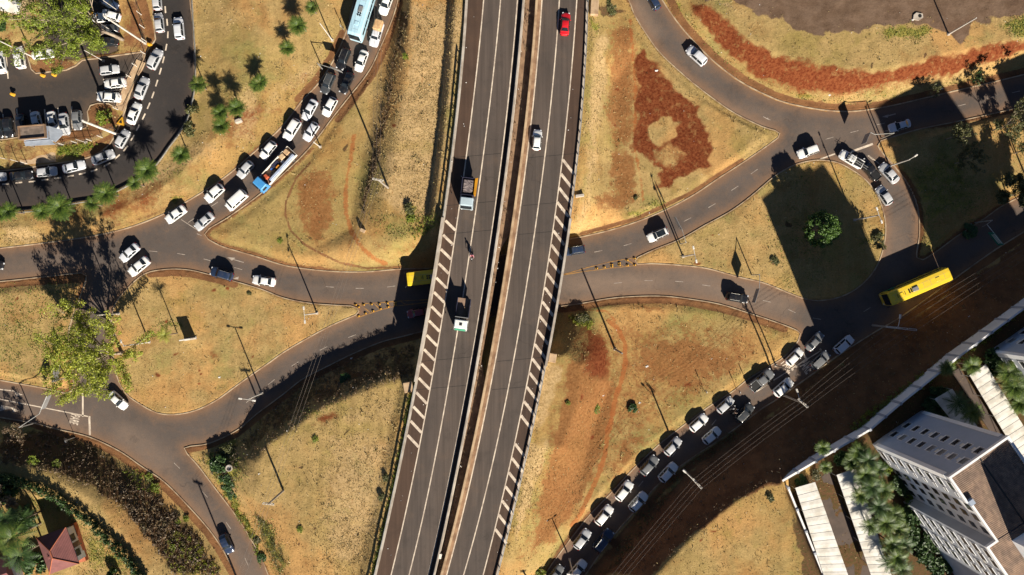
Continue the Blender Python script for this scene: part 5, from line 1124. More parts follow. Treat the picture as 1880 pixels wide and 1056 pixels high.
# bay lines
ml = MB()
for r, x0, y0, x1, y1 in (('A',42,385,58,565),('A',740,572,945,545),('A',690,665,900,640),('A',20,820,38,990),('A',120,780,130,920),('A',320,785,335,970),('A',417,775,430,960),('A',514,765,520,940),('A',258,465,440,445),('A',215,790,222,830)): line_px(ml, Z(r, x0, y0), Z(r, x1, y1), 2.2, .036)
tag(ml.build('parking_bay_lines', M['white_paint']), kind='structure')
# yellow gores under the bridge
for pts in ([('J',700,152),('J',900,140),('J',1040,128),('J',1250,118)], [('J',720,250),('J',900,190),('J',1000,165),('J',1250,135)], [('G',870,835),('G',700,865),('G',540,905),('G',370,955)], [('G',890,890),('G',700,910),('G',500,935),('G',370,958)]):
    for i in range(len(pts) - 1): line_px(my, Z(*pts[i]), Z(*pts[i + 1]), 1.8, .048)
for r, x0, y0, x1, y1 in (('J',740,150,820,210),('J',850,150,890,185),('J',940,140,970,170),('J',1040,130,1070,150),('G',825,850,890,890),('G',760,870,800,895),('G',700,880,730,905)): line_px(my, Z(r, x0, y0), Z(r, x1, y1), 2.2, .052)
for seg in ([(1214,-20),(1242,36),(1272,70),(1313,112),(1363,150),(1420,178),(1452,188),(1502,198),(1545,202)],):
    w_ = smooth(P2(seg), False, 1.0)
    for i in range(len(w_) - 1): my.add([(w_[i].x, w_[i].y - .55, .046), (w_[i+1].x, w_[i+1].y - .55, .046), (w_[i+1].x, w_[i+1].y - .40, .046), (w_[i].x, w_[i].y - .40, .046)], [(0, 1, 2, 3)])
tag(my.build('yellow_markings', M['yellow_paint']), kind='structure')
# raised marker studs on both gores
sp = empty('marker_stud'); g_ = MB(); g_.bbox((0, 0, .08), (.5, .28, .17), 0, .04, 0); g_.build('block', M['stud_yellow'], sp); g_ = MB(); g_.bbox((-.06, 0, .175), (.22, .29, .02), 0, .006); g_.build('black_stripe', M['black'], sp)
for grp, lb, lst in (('studs on the west gore', 'yellow and black raised marker stud on the gore west of the flyover', [('J',715,155),('J',772,155),('J',828,152),('J',885,150),('J',942,143),('J',1000,140),('J',1000,156),('J',735,172),('J',735,235),('J',785,217),('J',840,200),('J',893,183),('J',948,170)]),
    ('studs on the east gore', 'yellow and black raised marker stud on the gore east of the flyover', [('G',607,910),('G',662,902),('G',716,884),('G',716,898),('G',770,872),('G',770,888),('G',825,852),('G',828,888),('G',878,838),('G',880,886)])):
    for q in lst:
        p = P(*Z(*q), .03); o = dup(sp, None, p, R(random.uniform(-8, 8))); tag(o, lb, 'marker stud', grp)
kill(sp)
# ------------------------------------------------------------------ poles, lamps, signs, wires
def pole(px, py, h, label, arm=None, heads=0, mat_='pole', r0=.14, r1=.09, cat='street lamp', name='street_lamp', base=True, headang=90, shade=None, hl=1.0):
    """upright pole; arm = map point under the lamp; heads 1 single 2 double T"""
    b = G(px, py); root = empty(name, b); tag(root, label, cat)
    g_ = MB(); g_.tube([(0, 0, -.2), (0, 0, h)], [r0, r1], 10); g_.build('pole', M[mat_], root)
    if base: g_ = MB(); g_.bbox((0, 0, .06), (.5, .5, .2), 0, .04); g_.build('base', M['concrete'], root)
    if heads == 2:
        a = R(headang); d = Vector((math.cos(a), math.sin(a), 0))
        g_ = MB(); g_.tube([-d * hl + Vector((0, 0, h + .1)), Vector((0, 0, h)), d * hl + Vector((0, 0, h + .1))], .05, 6); g_.build('bracket', M[mat_], root)
        for s_ in (-1, 1): g_ = MB(); c = d * (hl + .2) * s_; g_.bbox((c.x, c.y, h + .1), (.6, .3, .14), a, .05); g_.build('lamp_head', M['sheet_white'], root)
    elif heads == 1:
        a = R(headang); d = Vector((math.cos(a), math.sin(a), 0))
        g_ = MB(); g_.tube([Vector((0, 0, h - .4)), Vector((0, 0, h)) + d * .3, Vector((0, 0, h + .25)) + d * hl], .045, 6); g_.build('bracket', M[mat_], root)
        g_ = MB(); c = d * (hl + .25); g_.bbox((c.x, c.y, h + .25), (.65, .28, .13), a, .05); g_.build('lamp_head', M['sheet_white'], root)
    return root
pole(218, 576, 7.2, 'slim pole at the west tip of the left island, beside the trunk', heads=1, headang=100, hl=.6)
pole(274, 628, 8.3, 'long-shadowed pole on the left island left of the palm', heads=1, headang=110, hl=.6)
pole(582, 575, 7.6, 'twin-headed lamp near the east end of the left island', heads=2, headang=95)
pole(1254, 471, 8.0, 'twin-headed lamp on the grass at the west tip of the right island', heads=2, headang=-78)
pole(1569, 404, 8.3, 'twin-headed lamp on the right island beside the short queue', heads=2, headang=-70)
pole(1633, 305, 6.4, 'lamp pole at the shade edge right of the short queue', heads=1, headang=35, hl=.9)
pole(481, 722, 7.0, 'twin-headed lamp on the outer edge of the lower left bend', heads=2, headang=172)
pole(1046, 1027, 6.6, 'twin-headed lamp hidden behind the queue at the bottom', heads=2, headang=175, hl=.6)
pole(1129, 641, 8.2, 'dark thick pole beside the orange footpath', cat='utility pole', name='utility_pole', mat_='pole_concrete', r0=.2, r1=.14)
pole(610, 74, 8.0, 'white pole on the dry bank left of the blue bus', cat='utility pole', name='utility_pole', r0=.11, r1=.07)
pole(1741, 63, 7.4, 'white pole standing alone at the edge of the bare lot', cat='utility pole', name='utility_pole', r0=.15)
pole(1424, 671, 7.2, 'pole on the grass corner above the queue lettering', cat='utility pole', name='utility_pole', mat_='pole_concrete')
pole(640, 178, 9.5, 'wooden-looking pole on the inner kerb ahead of the all-black car', cat='utility pole', name='utility_pole', mat_='pole_concrete', r0=.17) if False else None
pole(267, 80, 12.8, 'tall white pole leaning over the car park corner', cat='utility pole', name='utility_pole', r0=.18, r1=.14)
pole(216, 247, 10.2, 'thick white pole beside the guardhouse lawn', cat='utility pole', name='utility_pole', r0=.24, r1=.2, mat_='sheet_white')
pole(61, 105, 8.0, 'curved white lamp by the raised bed in the car park', heads=1, headang=160, hl=1.4, cat='street lamp')
pole(190, 112, 5.6, 'short white post beside the lime tree', cat='post', name='white_post', r0=.07, r1=.06); pole(212, 61, 4.6, 'white post next to the tree trunk', cat='post', name='white_post', r0=.07, r1=.06)
pole(217, 20, 4.6, 'white post at the top of the car park', cat='post', name='white_post', r0=.07, r1=.06); pole(158, 262, 3.0, 'low white post by the guardhouse lawn fence', cat='post', name='white_post', r0=.05, r1=.05)
pole(588, 270, 4.2, 'leaning-looking short post on the inner kerb below the feeder queue', cat='post', name='roadside_post', r0=.12, r1=.1)
# utility poles carrying the wires
def utility(px, py, top, label, arm, armang, lamp=None):
    """px,py: where the top shows; top: height of the top above the road"""
    t_ = P(px, py, top); gz = hgt0(t_.x, t_.y); root = empty('utility_pole', (t_.x, t_.y, gz)); tag(root, label, 'utility pole'); h = top - gz
    g_ = MB(); g_.tube([(0, 0, -.3), (0, 0, h + .3)], [.2, .13], 10); g_.build('pole', M['pole_concrete'], root)
    a = R(armang); d = Vector((math.cos(a), math.sin(a), 0)); n = Vector((-d.y, d.x, 0)); ins = []
    g_ = MB(); g_.box((n.x*.12, n.y*.12, h), (arm * 2, .09, .11), a); g_.box((-n.x*.12, -n.y*.12, h), (arm * 2, .09, .11), a); g_.build('crossarm', M['pole'], root)
    for u in (-.96, -.35, .35, .96):
        c = d * arm * u; g_ = MB(); g_.tube([(c.x, c.y, h + .05), (c.x, c.y, h + .14), (c.x, c.y, h + .26)], [.05, .085, .05], 7); g_.build('insulator', M['sheet_white'], root)
        ins.append(t_ + c + Vector((0, 0, .26)))
    if lamp:
        q = Vector((lamp[0], lamp[1], 0)); g_ = MB(); g_.tube([(0, 0, h - 1.2), (q.x * .3, q.y * .3, h - .9), (q.x, q.y, h - .7)], .05, 6); g_.build('lamp_arm', M['sheet_white'], root)
        g_ = MB(); g_.bbox((q.x, q.y, h - .7), (.7, .32, .16), math.atan2(q.y, q.x), .05); g_.build('lamp_head', M['sheet_white'], root)
    return ins
def wire(a, b2, sag, label, grp, r=.016):
    pts = [a.lerp(b2, i / 16) - Vector((0, 0, sag * 4 * (i/16) * (1 - i/16))) for i in range(17)]
    g_ = MB(); g_.tube(pts, r, 4); tag(g_.build('power_line', M['wire']), label, 'power line', grp)
u0 = utility(1124-110, 1056+150, 9.5, 'utility pole beyond the bottom edge on the dark bank', 1.1, -47)
u1 = utility(1280, 888, 9.0, 'utility pole with twin crossarm and white lamp beside the shady queue', 1.1, -47, (-2.0, 1.9))
u2 = utility(1474, 740, 9.0, 'utility pole with lamp arm beside the start of the white lane line', 1.1, -42, (-.7, 2.0))
u3 = utility(1655, 603, 9.3, 'utility pole with wide crossarm below the yellow bus', 2.6, -6, (.2, 2.0))
u4 = utility(1990, 395, 9.3, 'utility pole beyond the right edge', 1.1, -35)
for A_, B_, gname in ((u0, u1, 'power lines along the dark bank, lowest span'), (u1, u2, 'power lines along the dark bank, span between the two lamp poles'), (u2, u3, 'power lines along the dark bank, span towards the wide crossarm'), (u3, u4, 'power lines along the dark bank, span beyond the yellow bus')):
    lab = {'lowest': 'thin power line over the dark bank running off the bottom edge', 'two lamp': 'thin power line over the dark bank between the two lamp poles', 'wide': 'thin power line over the dark bank up to the wide crossarm', 'beyond': 'thin power line over the dark bank running off the right edge'}
    lb = [v for k, v in lab.items() if k in gname][0]
    for i in range(4): wire(A_[i], B_[i], .5, lb, gname)
v0 = utility(400, 1180, 13, 'utility pole beyond the lower left bottom edge', .9, -20)
v1 = utility(493, 925, 12.0, 'utility pole with crossarm on the lower left grass', .95, -6)
v2 = utility(694, 330, 12.5, 'tall thick pole on the dry grass inside the upper triangle', .9, -10)
v3 = utility(697, -160, 12.5, 'utility pole beyond the top edge', .9, 0)
for A_, B_, lb, gname in ((v0, v1, 'thin power line running off the lower left bottom edge', 'lines to the bottom edge'), (v1, v2, 'long thin power line crossing the lower left bend and island', 'lines crossing the left island'), (v2, v3, 'thin power line running up to the top edge above the feeder road', 'lines to the top edge')):
    for i in range(3): wire(A_[i], B_[i], .8, lb, gname, .015)
def cantilever(bx, by, h, arm, plate, label, ph=1.2, face=None, lettering=None):
    """post at map base, arm end and plate ends given as map points seen at height h"""
    b = G(bx, by); root = empty('road_sign', b); tag(root, label, 'road sign'); z = b.z + h
    a = P(*arm, z) - b; p0, p1 = P(*plate[0], z) - b, P(*plate[1], z) - b
    g_ = MB(); g_.tube([(0, 0, -.2), (0, 0, h)], [.11, .09], 8); g_.tube([(0, 0, h - .05), tuple(a), tuple(p1)], .06, 6); g_.build('post', M['steel'], root)
    d = (p1 - p0); c = (p0 + p1) / 2; ang = math.atan2(d.y, d.x)
    g_ = MB(); g_.bbox((c.x, c.y, h - ph / 2 + .1), (d.length, .07, ph), ang, .02); pl_ = g_.build('plate', M[face or 'sign_back'], root)
    if lettering:
        n = Vector((d.y, -d.x, 0)).normalized()
        for i in range(3): g_ = MB(); q = c + n * .045; g_.box((q.x, q.y, h - .15 - i * .33), (d.length * .7, .02, .12), ang); g_.build('lettering_band', M['sign_white'], root)
    return root
cantilever(593, 128, 3.6, (583, 117), [(606, 122), (627, 131)], 'cantilever road sign above the kerb lane of the feeder queue', 1.1)
cantilever(1380, 505, 4.0, (1395, 509), [(1386, 556), (1394, 530)], 'cantilever road sign on the lower kerb of the right island', 1.6)
cantilever(1249, 448, 4.2, (1259, 444), [(1240, 398), (1252, 421)], 'cantilever road sign over the upper ring road beside the white car', 1.3)
cantilever(1790, 409, 4.5, (1812, 412), [(1824, 426), (1843, 450)], 'green cantilever road sign over the shaded road at the right edge', 1.5, 'sign_green', True)
cantilever(66, 776, 4.3, (72, 760), [(75, 752), (86, 727)], 'cantilever road sign over the lower left approach with arrows', 1.3)
cantilever(1618, 254, 4.2, (1606, 247), [(1590, 262), (1598, 243)], 'cantilever road sign at the edge of the tall block shadow', 1.8)
cantilever(122, 694, 4.0, (108, 690), [(96, 702), (100, 672)], 'cantilever road sign under the sparse yellow-green tree', 1.6)
def roundsign(px, py, h, label, tilt=0):
    b = G(px, py); root = empty('traffic_sign', b); tag(root, label, 'traffic sign')
    g_ = MB(); g_.tube([(0, 0, -.2), (0, 0, h)], .045, 6); g_.build('post', M['steel'], root)
    g_ = MB(); d = Vector((math.cos(R(tilt)), math.sin(R(tilt)), 0)); g_.tube([Vector((0, 0, h - .35)) - d * .02 + d * .06, Vector((0, 0, h - .35)) + d * .1], .36, 14); g_.build('plate', M['sign_back'], root)
for q in ((138, 803, 2.8, 'small round sign on the verge by the lower left stop line'), (1371, 706, 2.6, 'small sign on the grass kerb beside the grey pickup'), (1352, 716, 2.4, 'small sign on the grass kerb behind the grey pickup'), (1292, 716, 2.2, 'thin sign post alone on the brown grass above the queue'), (563, 58, 2.2, 'white sign post on the dry bank near the bus') , (631, 55, 2.6, 'thin post on the brown verge beside the blue bus')): roundsign(*q[:3], q[3], 200)
# freestanding panel on the left island
b = G(350, 622); root = empty('panel_sign', b, R(-8)); root.rotation_euler = (0, 0, R(9)); tag(root, 'narrow freestanding white panel on the left island beside the palm', 'panel sign')
g_ = MB(); g_.bbox((0, 0, 1.15), (2.0, .22, 2.5), 0, .03); g_.build('panel', M['sheet_white'], root); g_ = MB(); g_.box((0, 0, .08), (2.3, .5, .2)); g_.build('plinth', M['concrete'], root)
# car park markers
for q, lb in ((('A',100,682), 'yellow marker post alone in the open car park'), (('A',315,547), 'yellow marker at the corner of the raised bed, left one'), (('A',396,542), 'yellow marker at the corner of the raised bed, right one'), (('A',1078,326), 'yellow marker at the fence corner on the brown pavement'), (('A',650,95), 'yellow marker under the top of the lime tree, near the white cars'), (('A',670,305), 'yellow marker beside the black sedan')):
    p = G(*Z(*q)); o = empty('marker_post', (p.x, p.y, max(p.z, .03))); tag(o, lb, 'marker')
    g_ = MB(); g_.tube([(0, 0, 0), (0, 0, .75), (0, 0, .8)], [.3, .26, .18], 10); g_.build('post', M['stud_yellow'], o); g_ = MB(); g_.bbox((.25, 0, .62), (.9, .35, .2), R(-15), .06); g_.build('cap', M['stud_yellow'], o)
p = G(*Z('A', 875, 880)); o = empty('arrow_marker', p, R(75)); tag(o, 'yellow and black arrow marker at the pointed end of the fence', 'marker'); g_ = MB(); g_.prism([(1.0, 0), (-.5, .7), (-.5, -.7)], 0, .35); g_.build('base', M['stud_yellow'], o); g_ = MB(); g_.prism([(.5, 0), (-.2, .3), (-.2, -.3)], .35, .4); g_.build('arrow', M['black'], o)
# chain-link fences round the car park
def fence(pts, label, h=1.6, step=3, name='fence', post='white', closed=False, rails=3):
    w3 = [Vector((q.x, q.y, hgt0(q.x, q.y))) for q in smooth(P2(pts), closed, 1.0)]; root = empty(name, w3[0]); tag(root, label, 'fence'); o = root.location
    g_ = MB()
    for k in range(rails): g_.tube([q - o + Vector((0, 0, h * (k + 1) / rails - .05)) for q in w3], .018, 4)
    g_.build('wire_rails', M['wire'], root); pm = MB(); pm.tube([(0, 0, -.1), (0, 0, h)], .06, 6); pm.tube([(0, 0, h), (.12, 0, h + .3)], .05, 6); me = None
    for q in w3[::step]:
        if me is None: po = pm.build('post', M['sheet_white'], root); me = po.data
        else: po = link('post', me, root)
        po.location = q - o
fence([Z('A', *q) for q in ((985,-20),(1000,40),(1020,110),(1040,205),(1052,300),(1045,390),(1000,450),(925,600),(850,790))], 'chain-link fence with white posts between car park and street', step=2)
fence([Z('A', *q) for q in ((830,930),(740,990),(700,1010),(560,1030),(420,1050))], 'low white-post fence along the guardhouse lawn', step=2)
fence([Z('E', *q) for q in ((-60,110),(40,125),(160,150),(200,160))], 'low white-post fence below the guardhouse at the left edge', step=2)
mb = MB(); w_ = smooth(P2([Z('A', *q) for q in ((1012,440),(1000,470),(925,620),(855,790))]), False, 1)
profile_along(mb, [Vector((q.x, q.y, .03)) for q in w_], [(-.9, 0), (-.9, .22), (-.75, .22), (-.75, .12), (.6, .12), (.6, .22), (.75, .22), (.75, 0)]); tag(mb.build('kerbed_strip', M['tan_concrete']), kind='structure')
# guardhouse
def gable(g, W_, D, z0, rise, ov=.3, mi=0):
    w2, d2 = W_/2 + ov, D/2 + ov
    g.add([(-w2, -d2, z0), (w2, -d2, z0), (w2, d2, z0), (-w2, d2, z0), (-w2, 0, z0 + rise), (w2, 0, z0 + rise), (-w2, -d2, z0 - .12), (w2, -d2, z0 - .12), (w2, d2, z0 - .12), (-w2, d2, z0 - .12)],
          [(0, 1, 5, 4), (2, 3, 4, 5), (0, 4, 3), (1, 2, 5), (6, 7, 1, 0), (8, 9, 3, 2), (9, 6, 0, 3), (7, 8, 2, 1), (9, 8, 7, 6)], mi)
M['corrugated_brown'] = None
def corrugated(name, c1, c2, ang, pitch=.18, patchy=.5):
    m, t, b = mat(name); tc = t.nodes.new('ShaderNodeTexCoord'); mp = t.nodes.new('ShaderNodeMapping'); mp.inputs['Rotation'].default_value = (0, 0, ang); t.links.new(tc.outputs['Object'], mp.inputs[0])
    w_ = t.nodes.new('ShaderNodeTexWave'); w_.inputs['Scale'].default_value = 1 / pitch / 2; w_.bands_direction = 'X'; t.links.new(mp.outputs[0], w_.inputs[0])
    br = t.nodes.new('ShaderNodeTexBrick'); br.inputs['Scale'].default_value = .8; br.inputs['Mortar Size'].default_value = .0; br.inputs['Color1'].default_value = (.25, .25, .25, 1); br.inputs['Color2'].default_value = (.75, .75, .75, 1); t.links.new(mp.outputs[0], br.inputs[0])
    n_ = noise(t, tc.outputs['Object'], .6, 5)
    c = mix(t, sstep(t, n_, .35, .65), c1, c2); c = mix(t, patchy, c, br.outputs[0], 'OVERLAY'); c = mix(t, .35, c, mix(t, w_.outputs['Fac'], (.3, .3, .3), (.65, .65, .65)), 'OVERLAY')
    t.links.new(c, b.inputs['Base Color']); b.inputs['Roughness'].default_value = .85; bump(t, b, w_.outputs['Fac'], .7, .06); return m
M['corrugated_brown'] = corrugated('brown_fibre_cement', (.2, .15, .12), (.14, .11, .09), 0, .35); M['roof_blue'] = corrugated('blue_grey_sheet', (.34, .38, .44), (.28, .32, .38), 0, .25, .1)
M['tile_red'] = corrugated('red_clay_tiles', (.21, .078, .07), (.17, .062, .058), 0, .3, .15)
b = P(60, 243, 3.2); root = empty('guardhouse', (b.x, b.y, .05), R(5)); tag(root, 'small guardhouse with recessed brown roof and blue-grey side canopies', 'guardhouse')
g_ = MB(); g_.box((0, 0, 1.5), (4.4, 2.2, 3.0)); g_.build('wall', M['mid_plaster'], root)
g_ = MB()
for c, s_ in (((0, 1.15, 3.25), (4.8, .15, .5)), ((0, -1.15, 3.25), (4.8, .15, .5)), ((2.33, 0, 3.25), (.15, 2.15, .5)), ((-2.33, 0, 3.25), (.15, 2.15, .5))): g_.box(c, s_)
g_.build('parapet', M['wood_brown'], root); g_ = MB(); g_.box((0, 0, 3.06), (4.5, 2.15, .1)); g_.build('roof', M['corrugated_brown'], root)
g_ = MB(); g_.prism([(2.45, 1.1), (2.45, -1.3), (3.4, -1.9), (4.9, -.6), (4.7, .2)], 2.3, 2.42); g_.build('canopy', M['roof_blue'], root)
g_ = MB(); g_.prism([(-2.3, -1.28), (-2.1, -2.1), (3.3, -2.3), (2.4, -1.28)], 2.2, 2.32); g_.build('canopy', M['roof_blue'], root)
for x, y in ((4.6, -.4), (3.2, -2.0), (-1.9, -1.9)): g_ = MB(); g_.tube([(x, y, 0), (x, y, 2.3)], .06, 6); g_.build('canopy_post', M['steel'], root)
g_ = MB(); g_.box((2.22, -.3, 1.2), (.06, .9, 2.0)); g_.build('door', M['wood_brown'], root); g_ = MB(); g_.box((0, -1.12, 1.7), (1.6, .06, 1.0)); g_.build('window', M['pane'], root)
b = G(*Z('E', 270, 110)); g_ = MB(); g_.box((b.x, b.y, .1), (6.6, 2.4, .12), R(5)); tag(g_.build('path', M['tan_concrete']), kind='structure')
# pale building cut by the upper left corner
b = P(8, -10, 4); root = empty('shed', (b.x, b.y, 0), R(-12)); tag(root, 'pale roofed building cut by the upper left corner', 'building'); g_ = MB(); g_.box((-2, 1, 1.7), (9, 7, 3.4)); g_.build('wall', M['tan_concrete'], root); g_ = MB(); gable(g_, 9, 7, 3.4, .8); o = g_.build('roof', M['sheet_white'], root); o.location = (-2, 1, .13)
# ------------------------------------------------------------------ foliage
def leaves(clumps, per, size, mat_, name, parent=None, flat=.35, seed=1, asp=.6):
    r = np.random.default_rng(seed); C = np.array([c[:3] for c in clumps]); rad = np.array([c[3] for c in clumps])
    n = len(C) * per; ci = np.repeat(np.arange(len(C)), per)
    d = r.normal(size=(n, 3)); d /= np.linalg.norm(d, axis=1)[:, None]; q = r.random(n) ** .45
    ctr = C[ci] + d * (rad[ci] * q)[:, None] * np.array([1, 1, .75])
    nr = d * .6 + r.normal(size=(n, 3)) * .6 + np.array([0, 0, flat]); nr /= np.linalg.norm(nr, axis=1)[:, None]
    a = np.cross(nr, r.normal(size=(n, 3))); a /= np.linalg.norm(a, axis=1)[:, None]; b2 = np.cross(nr, a)
    s = size * (.6 + .8 * r.random(n))[:, None]
    V = np.stack([ctr - a * s, ctr - b2 * s * asp, ctr + a * s, ctr + b2 * s * asp], 1).reshape(-1, 3)
    me = npmesh(name, V, np.arange(4 * n).reshape(n, 4), mat_); return link(name, me, parent)
def branchtree(px, py, label, h, spread, lean, mat_, bark, per, leafsize, clumpr, seed, nlimb=6, trunk=.3, fork=.35, density=1.0, fill=0, cat='tree', group=None, low=.45, name='tree', leafname='crown', inner=1.0):
    r = random.Random(seed); b = G(px, py); root = empty(name, b); tag(root, label, cat, group)
    g_ = MB(); ends = []; top = Vector((lean[0] * fork, lean[1] * fork, h * fork))
    g_.tube([(0, 0, -.3), top * .5 + Vector((r.uniform(-.1, .1), r.uniform(-.1, .1), 0)), top], [trunk * 1.25, trunk, trunk * .85], 8)
    def grow(p, d, L, rad, lev):
        mid = p + d * L * .5 + Vector((r.uniform(-1, 1), r.uniform(-1, 1), r.uniform(-.3, .6))) * L * .09; e = p + d * L
        g_.tube([p, mid, e], [rad, rad * .8, rad * .55], 5 if lev else 6, cap=False)
        if lev >= 1: ends.append((mid, lev)); 
        if lev >= 2 or L < .8:
            ends.append((e, lev)); ends.append((p.lerp(e, .72), lev)); return
        for k in range(3 if lev == 0 else 3):
            nd = (d + Vector((r.uniform(-1, 1), r.uniform(-1, 1), r.uniform(-.35, .5))) * .75).normalized(); grow(e if k else mid, nd, L * r.uniform(.5, .75), rad * .55, lev + 1)
    for k in range(nlimb):
        a = 2 * math.pi * (k + r.random() * .6) / nlimb; el = r.uniform(.35, .95); tgt = Vector((math.cos(a) * spread * r.uniform(.75, 1.0) + lean[0], math.sin(a) * spread * r.uniform(.75, 1.0) + lean[1], h * r.uniform(low, .85)))
        d = tgt - top; grow(top, d.normalized(), d.length * .6, trunk * .5, 0)
    d = Vector((lean[0], lean[1], h)) - top; grow(top, d.normalized(), d.length * .55, trunk * .55, 0)
    g_.build('trunk', M[bark], root, True)
    cl = [(*(e + Vector((r.uniform(-.4, .4), r.uniform(-.4, .4), r.uniform(-.1, .4)))), clumpr * r.uniform(.6, 1.25)) for e, lv in ends if r.random() < density]
    for k in range(fill):
        a = r.uniform(0, 6.283); q = math.sqrt(r.random()); zz = r.uniform(-1, 1); s_ = math.sqrt(max(0, 1 - zz * zz * .8)); bump_ = .78 + .22 * math.sin(3 * a + seed) * math.sin(5 * a + 1)
        cl.append((lean[0] + math.cos(a) * q * spread * s_ * bump_, lean[1] + math.sin(a) * q * spread * s_ * bump_, h * (.72 + .24 * zz) , clumpr * r.uniform(.5, 1.2)))
    leaves(cl, per, leafsize, M[mat_], leafname, root, seed=seed); return root
branchtree(224, 648, 'large sparse yellow-green tree spreading over the left road', 13.5, 8.4, (-1.0, .6), 'leaf_yellow', 'pale_bark', 40, .14, .8, 3, 9, .3, .26, 1.0, low=.42, fill=300)
branchtree(226, 73, 'big lime-green tree with tangled bare branches over the car park', 12.5, 7.6, (-6.4, 1.2), 'leaf_lime', 'pale_bark', 50, .14, .8, 8, 13, .3, .24, 1.0, low=.42, fill=60)
for k, (px, py, lb, h, sp_, seed) in enumerate(((1735, 257, 'slender sparse tree whose shadow crosses the road beside the block shadow', 7.5, 2.0, 11), (1822, 240, 'slender tree on the grass, second along the upper right road', 8.2, 2.5, 12), (1862, 282, 'thin pale tree at the right edge among the grass', 7.5, 2.3, 13), (1752, 300, 'thin bare-looking tree at the edge of the second block shadow', 6.5, 1.9, 15), (1890, 215, 'sparse tree cut by the right edge below the upper road', 8.0, 2.4, 19))):
    branchtree(px, py, lb, h, sp_, (.2, .3), 'leaf_olive', 'pale_bark', 26, .12, .42, seed, 5, .09, .3, .8, low=.4, group='slender trees on the right-hand grass')
branchtree(1848, 362, 'leafy green tree leaning over the road near the green sign', 6.5, 3.2, (-.2, .4), 'leaf_olive', 'bark', 70, .16, .7, 21, 6, .14, .3, 1.0, low=.35)
branchtree(1598, 449, 'young thin tree on the right island beside the connector road', 4.4, .7, (0, 0), 'leaf_olive', 'bark', 22, .1, .3, 22, 3, .05, .4, .9)
branchtree(1706, 172, 'wispy shrub tree by the red bank at the kerb', 2.6, 1.3, (0, 0), 'leaf_olive', 'pale_bark', 16, .09, .3, 23, 4, .05, .25, .8); branchtree(1786, 150, 'low green shrub tree on the grass verge of the upper right road', 2.6, 1.2, (0, 0), 'leaf_dark', 'pale_bark', 30, .1, .35, 24, 4, .05, .25, .9)
branchtree(15, 920, 'grey leafless-looking tree in the lower left garden', 6.5, 4.0, (.6, -.2), 'grey_twig', 'pale_bark', 44, .12, .6, 31, 6, .16, .3, 1.0, low=.4)
branchtree(45, 790, 'thin bare shrub casting shade over the lower left arrow', 3.5, 1.8, (0, 0), 'twig', 'bark', 18, .09, .4, 33, 4, .07, .3, .9)
def bushmesh(seed, n=26, per=46, mt='leaf_dark', ls=.13, hgt_=.8):
    r = random.Random(seed); cl = []
    for i in range(n):
        a = r.uniform(0, 2 * math.pi); q = math.sqrt(r.random()) * .78; cl.append((math.cos(a) * q, math.sin(a) * q, hgt_ * (.25 + .65 * (1 - q * q) * r.uniform(.6, 1)), r.uniform(.2, .34)))
    o = leaves(cl, per, ls, M[mt], 'foliage', None, seed=seed); me = o.data; bpy.data.objects.remove(o); return me
BM = {k: bushmesh(*v) for k, v in dict(dark=(1, 30, 50, 'leaf_dark', .12), olive=(2, 24, 36, 'leaf_olive', .1), lime=(3, 20, 36, 'leaf_lime', .1), twig=(4, 26, 40, 'twig', .1), grey=(5, 22, 36, 'grey_twig', .1)).items()}
stemm = MB()
for a in range(5): stemm.tube([(0, 0, -.05), (math.cos(a * 1.3) * .18, math.sin(a * 1.3) * .18, .35), (math.cos(a * 1.3) * .4, math.sin(a * 1.3) * .4, .6)], [.05, .03, .015], 4)
STEM = stemm.mesh('stem', M['bark'])
def bush(kind, px, py, rad, label, hs=1.0, cat='shrub', group=None, name='shrub', world=None):
    p = world or G(px, py); o = empty(name, p, random.uniform(0, 6)); o.scale = (rad, rad, rad * hs); tag(o, label, cat, group); link('foliage', BM[kind], o); link('stem', STEM, o); return o
M['leaf_round'] = leafmat('mid_green_leaves', (0.03, 0.075, 0.012), (0.11, 0.2, 0.03), trans=.2)
# round dark tree on the right island
r = random.Random(5); cl = []
for i in range(150):
    ph = r.uniform(-.5, 1.5); a = r.uniform(0, 6.283); R0 = 3.0 * r.uniform(.75, 1.0); cl.append((R0 * math.cos(ph) * math.cos(a), R0 * math.cos(ph) * math.sin(a) * 1.0, 4.9 + 2.7 * math.sin(ph) * r.uniform(.85, 1.05), r.uniform(.4, .62)))
b = G(1487, 425); root = empty('round_tree', b); tag(root, 'dense round dark green tree in the block shadow on the right island', 'tree'); leaves(cl, 80, .17, M['leaf_round'], 'crown', root, seed=6); g_ = MB(); g_.tube([(0, 0, -.2), (0, 0, 4.6)], [.25, .18], 8); g_.build('trunk', M['bark'], root)
# palms
def frondcrown(seed, nf, L, droop, lw, per, mt, up=(.3, 1.1)):
    r = np.random.default_rng(seed); V = []; 
    for f in range(nf):
        a = 2 * math.pi * (f + r.uniform(-.3, .3)) / nf * 1.0; el = r.uniform(*up); pts = []
        for i in range(per + 1):
            t = i / per; rr = L * t * math.cos(el * (1 - t * .5)); zz = L * (math.sin(el) * t - droop * t * t); pts.append(np.array([math.cos(a) * rr, math.sin(a) * rr, zz]))
        side = np.array([-math.sin(a), math.cos(a), 0])
        for i in range(1, per + 1):
            d = pts[i] - pts[i - 1]; dn = d / np.linalg.norm(d); ln = lw * (math.sin(math.pi * min(1, .15 + .8 * i / per)) + .12)
            for s_ in (-1, 1):
                tip = pts[i] + side * s_ * ln + dn * ln * .55 + np.array([0, 0, -ln * .25]); w_ = dn * .04 * L / 2
                V += [pts[i] - w_, pts[i] + w_, tip + w_ * .3, tip - w_ * .3]
        V += [pts[0] - side * .03, pts[0] + side * .03, pts[-1] + side * .01, pts[-1] - side * .01]
    V = np.array(V); return npmesh('fronds', V, np.arange(len(V)).reshape(-1, 4), M[mt])
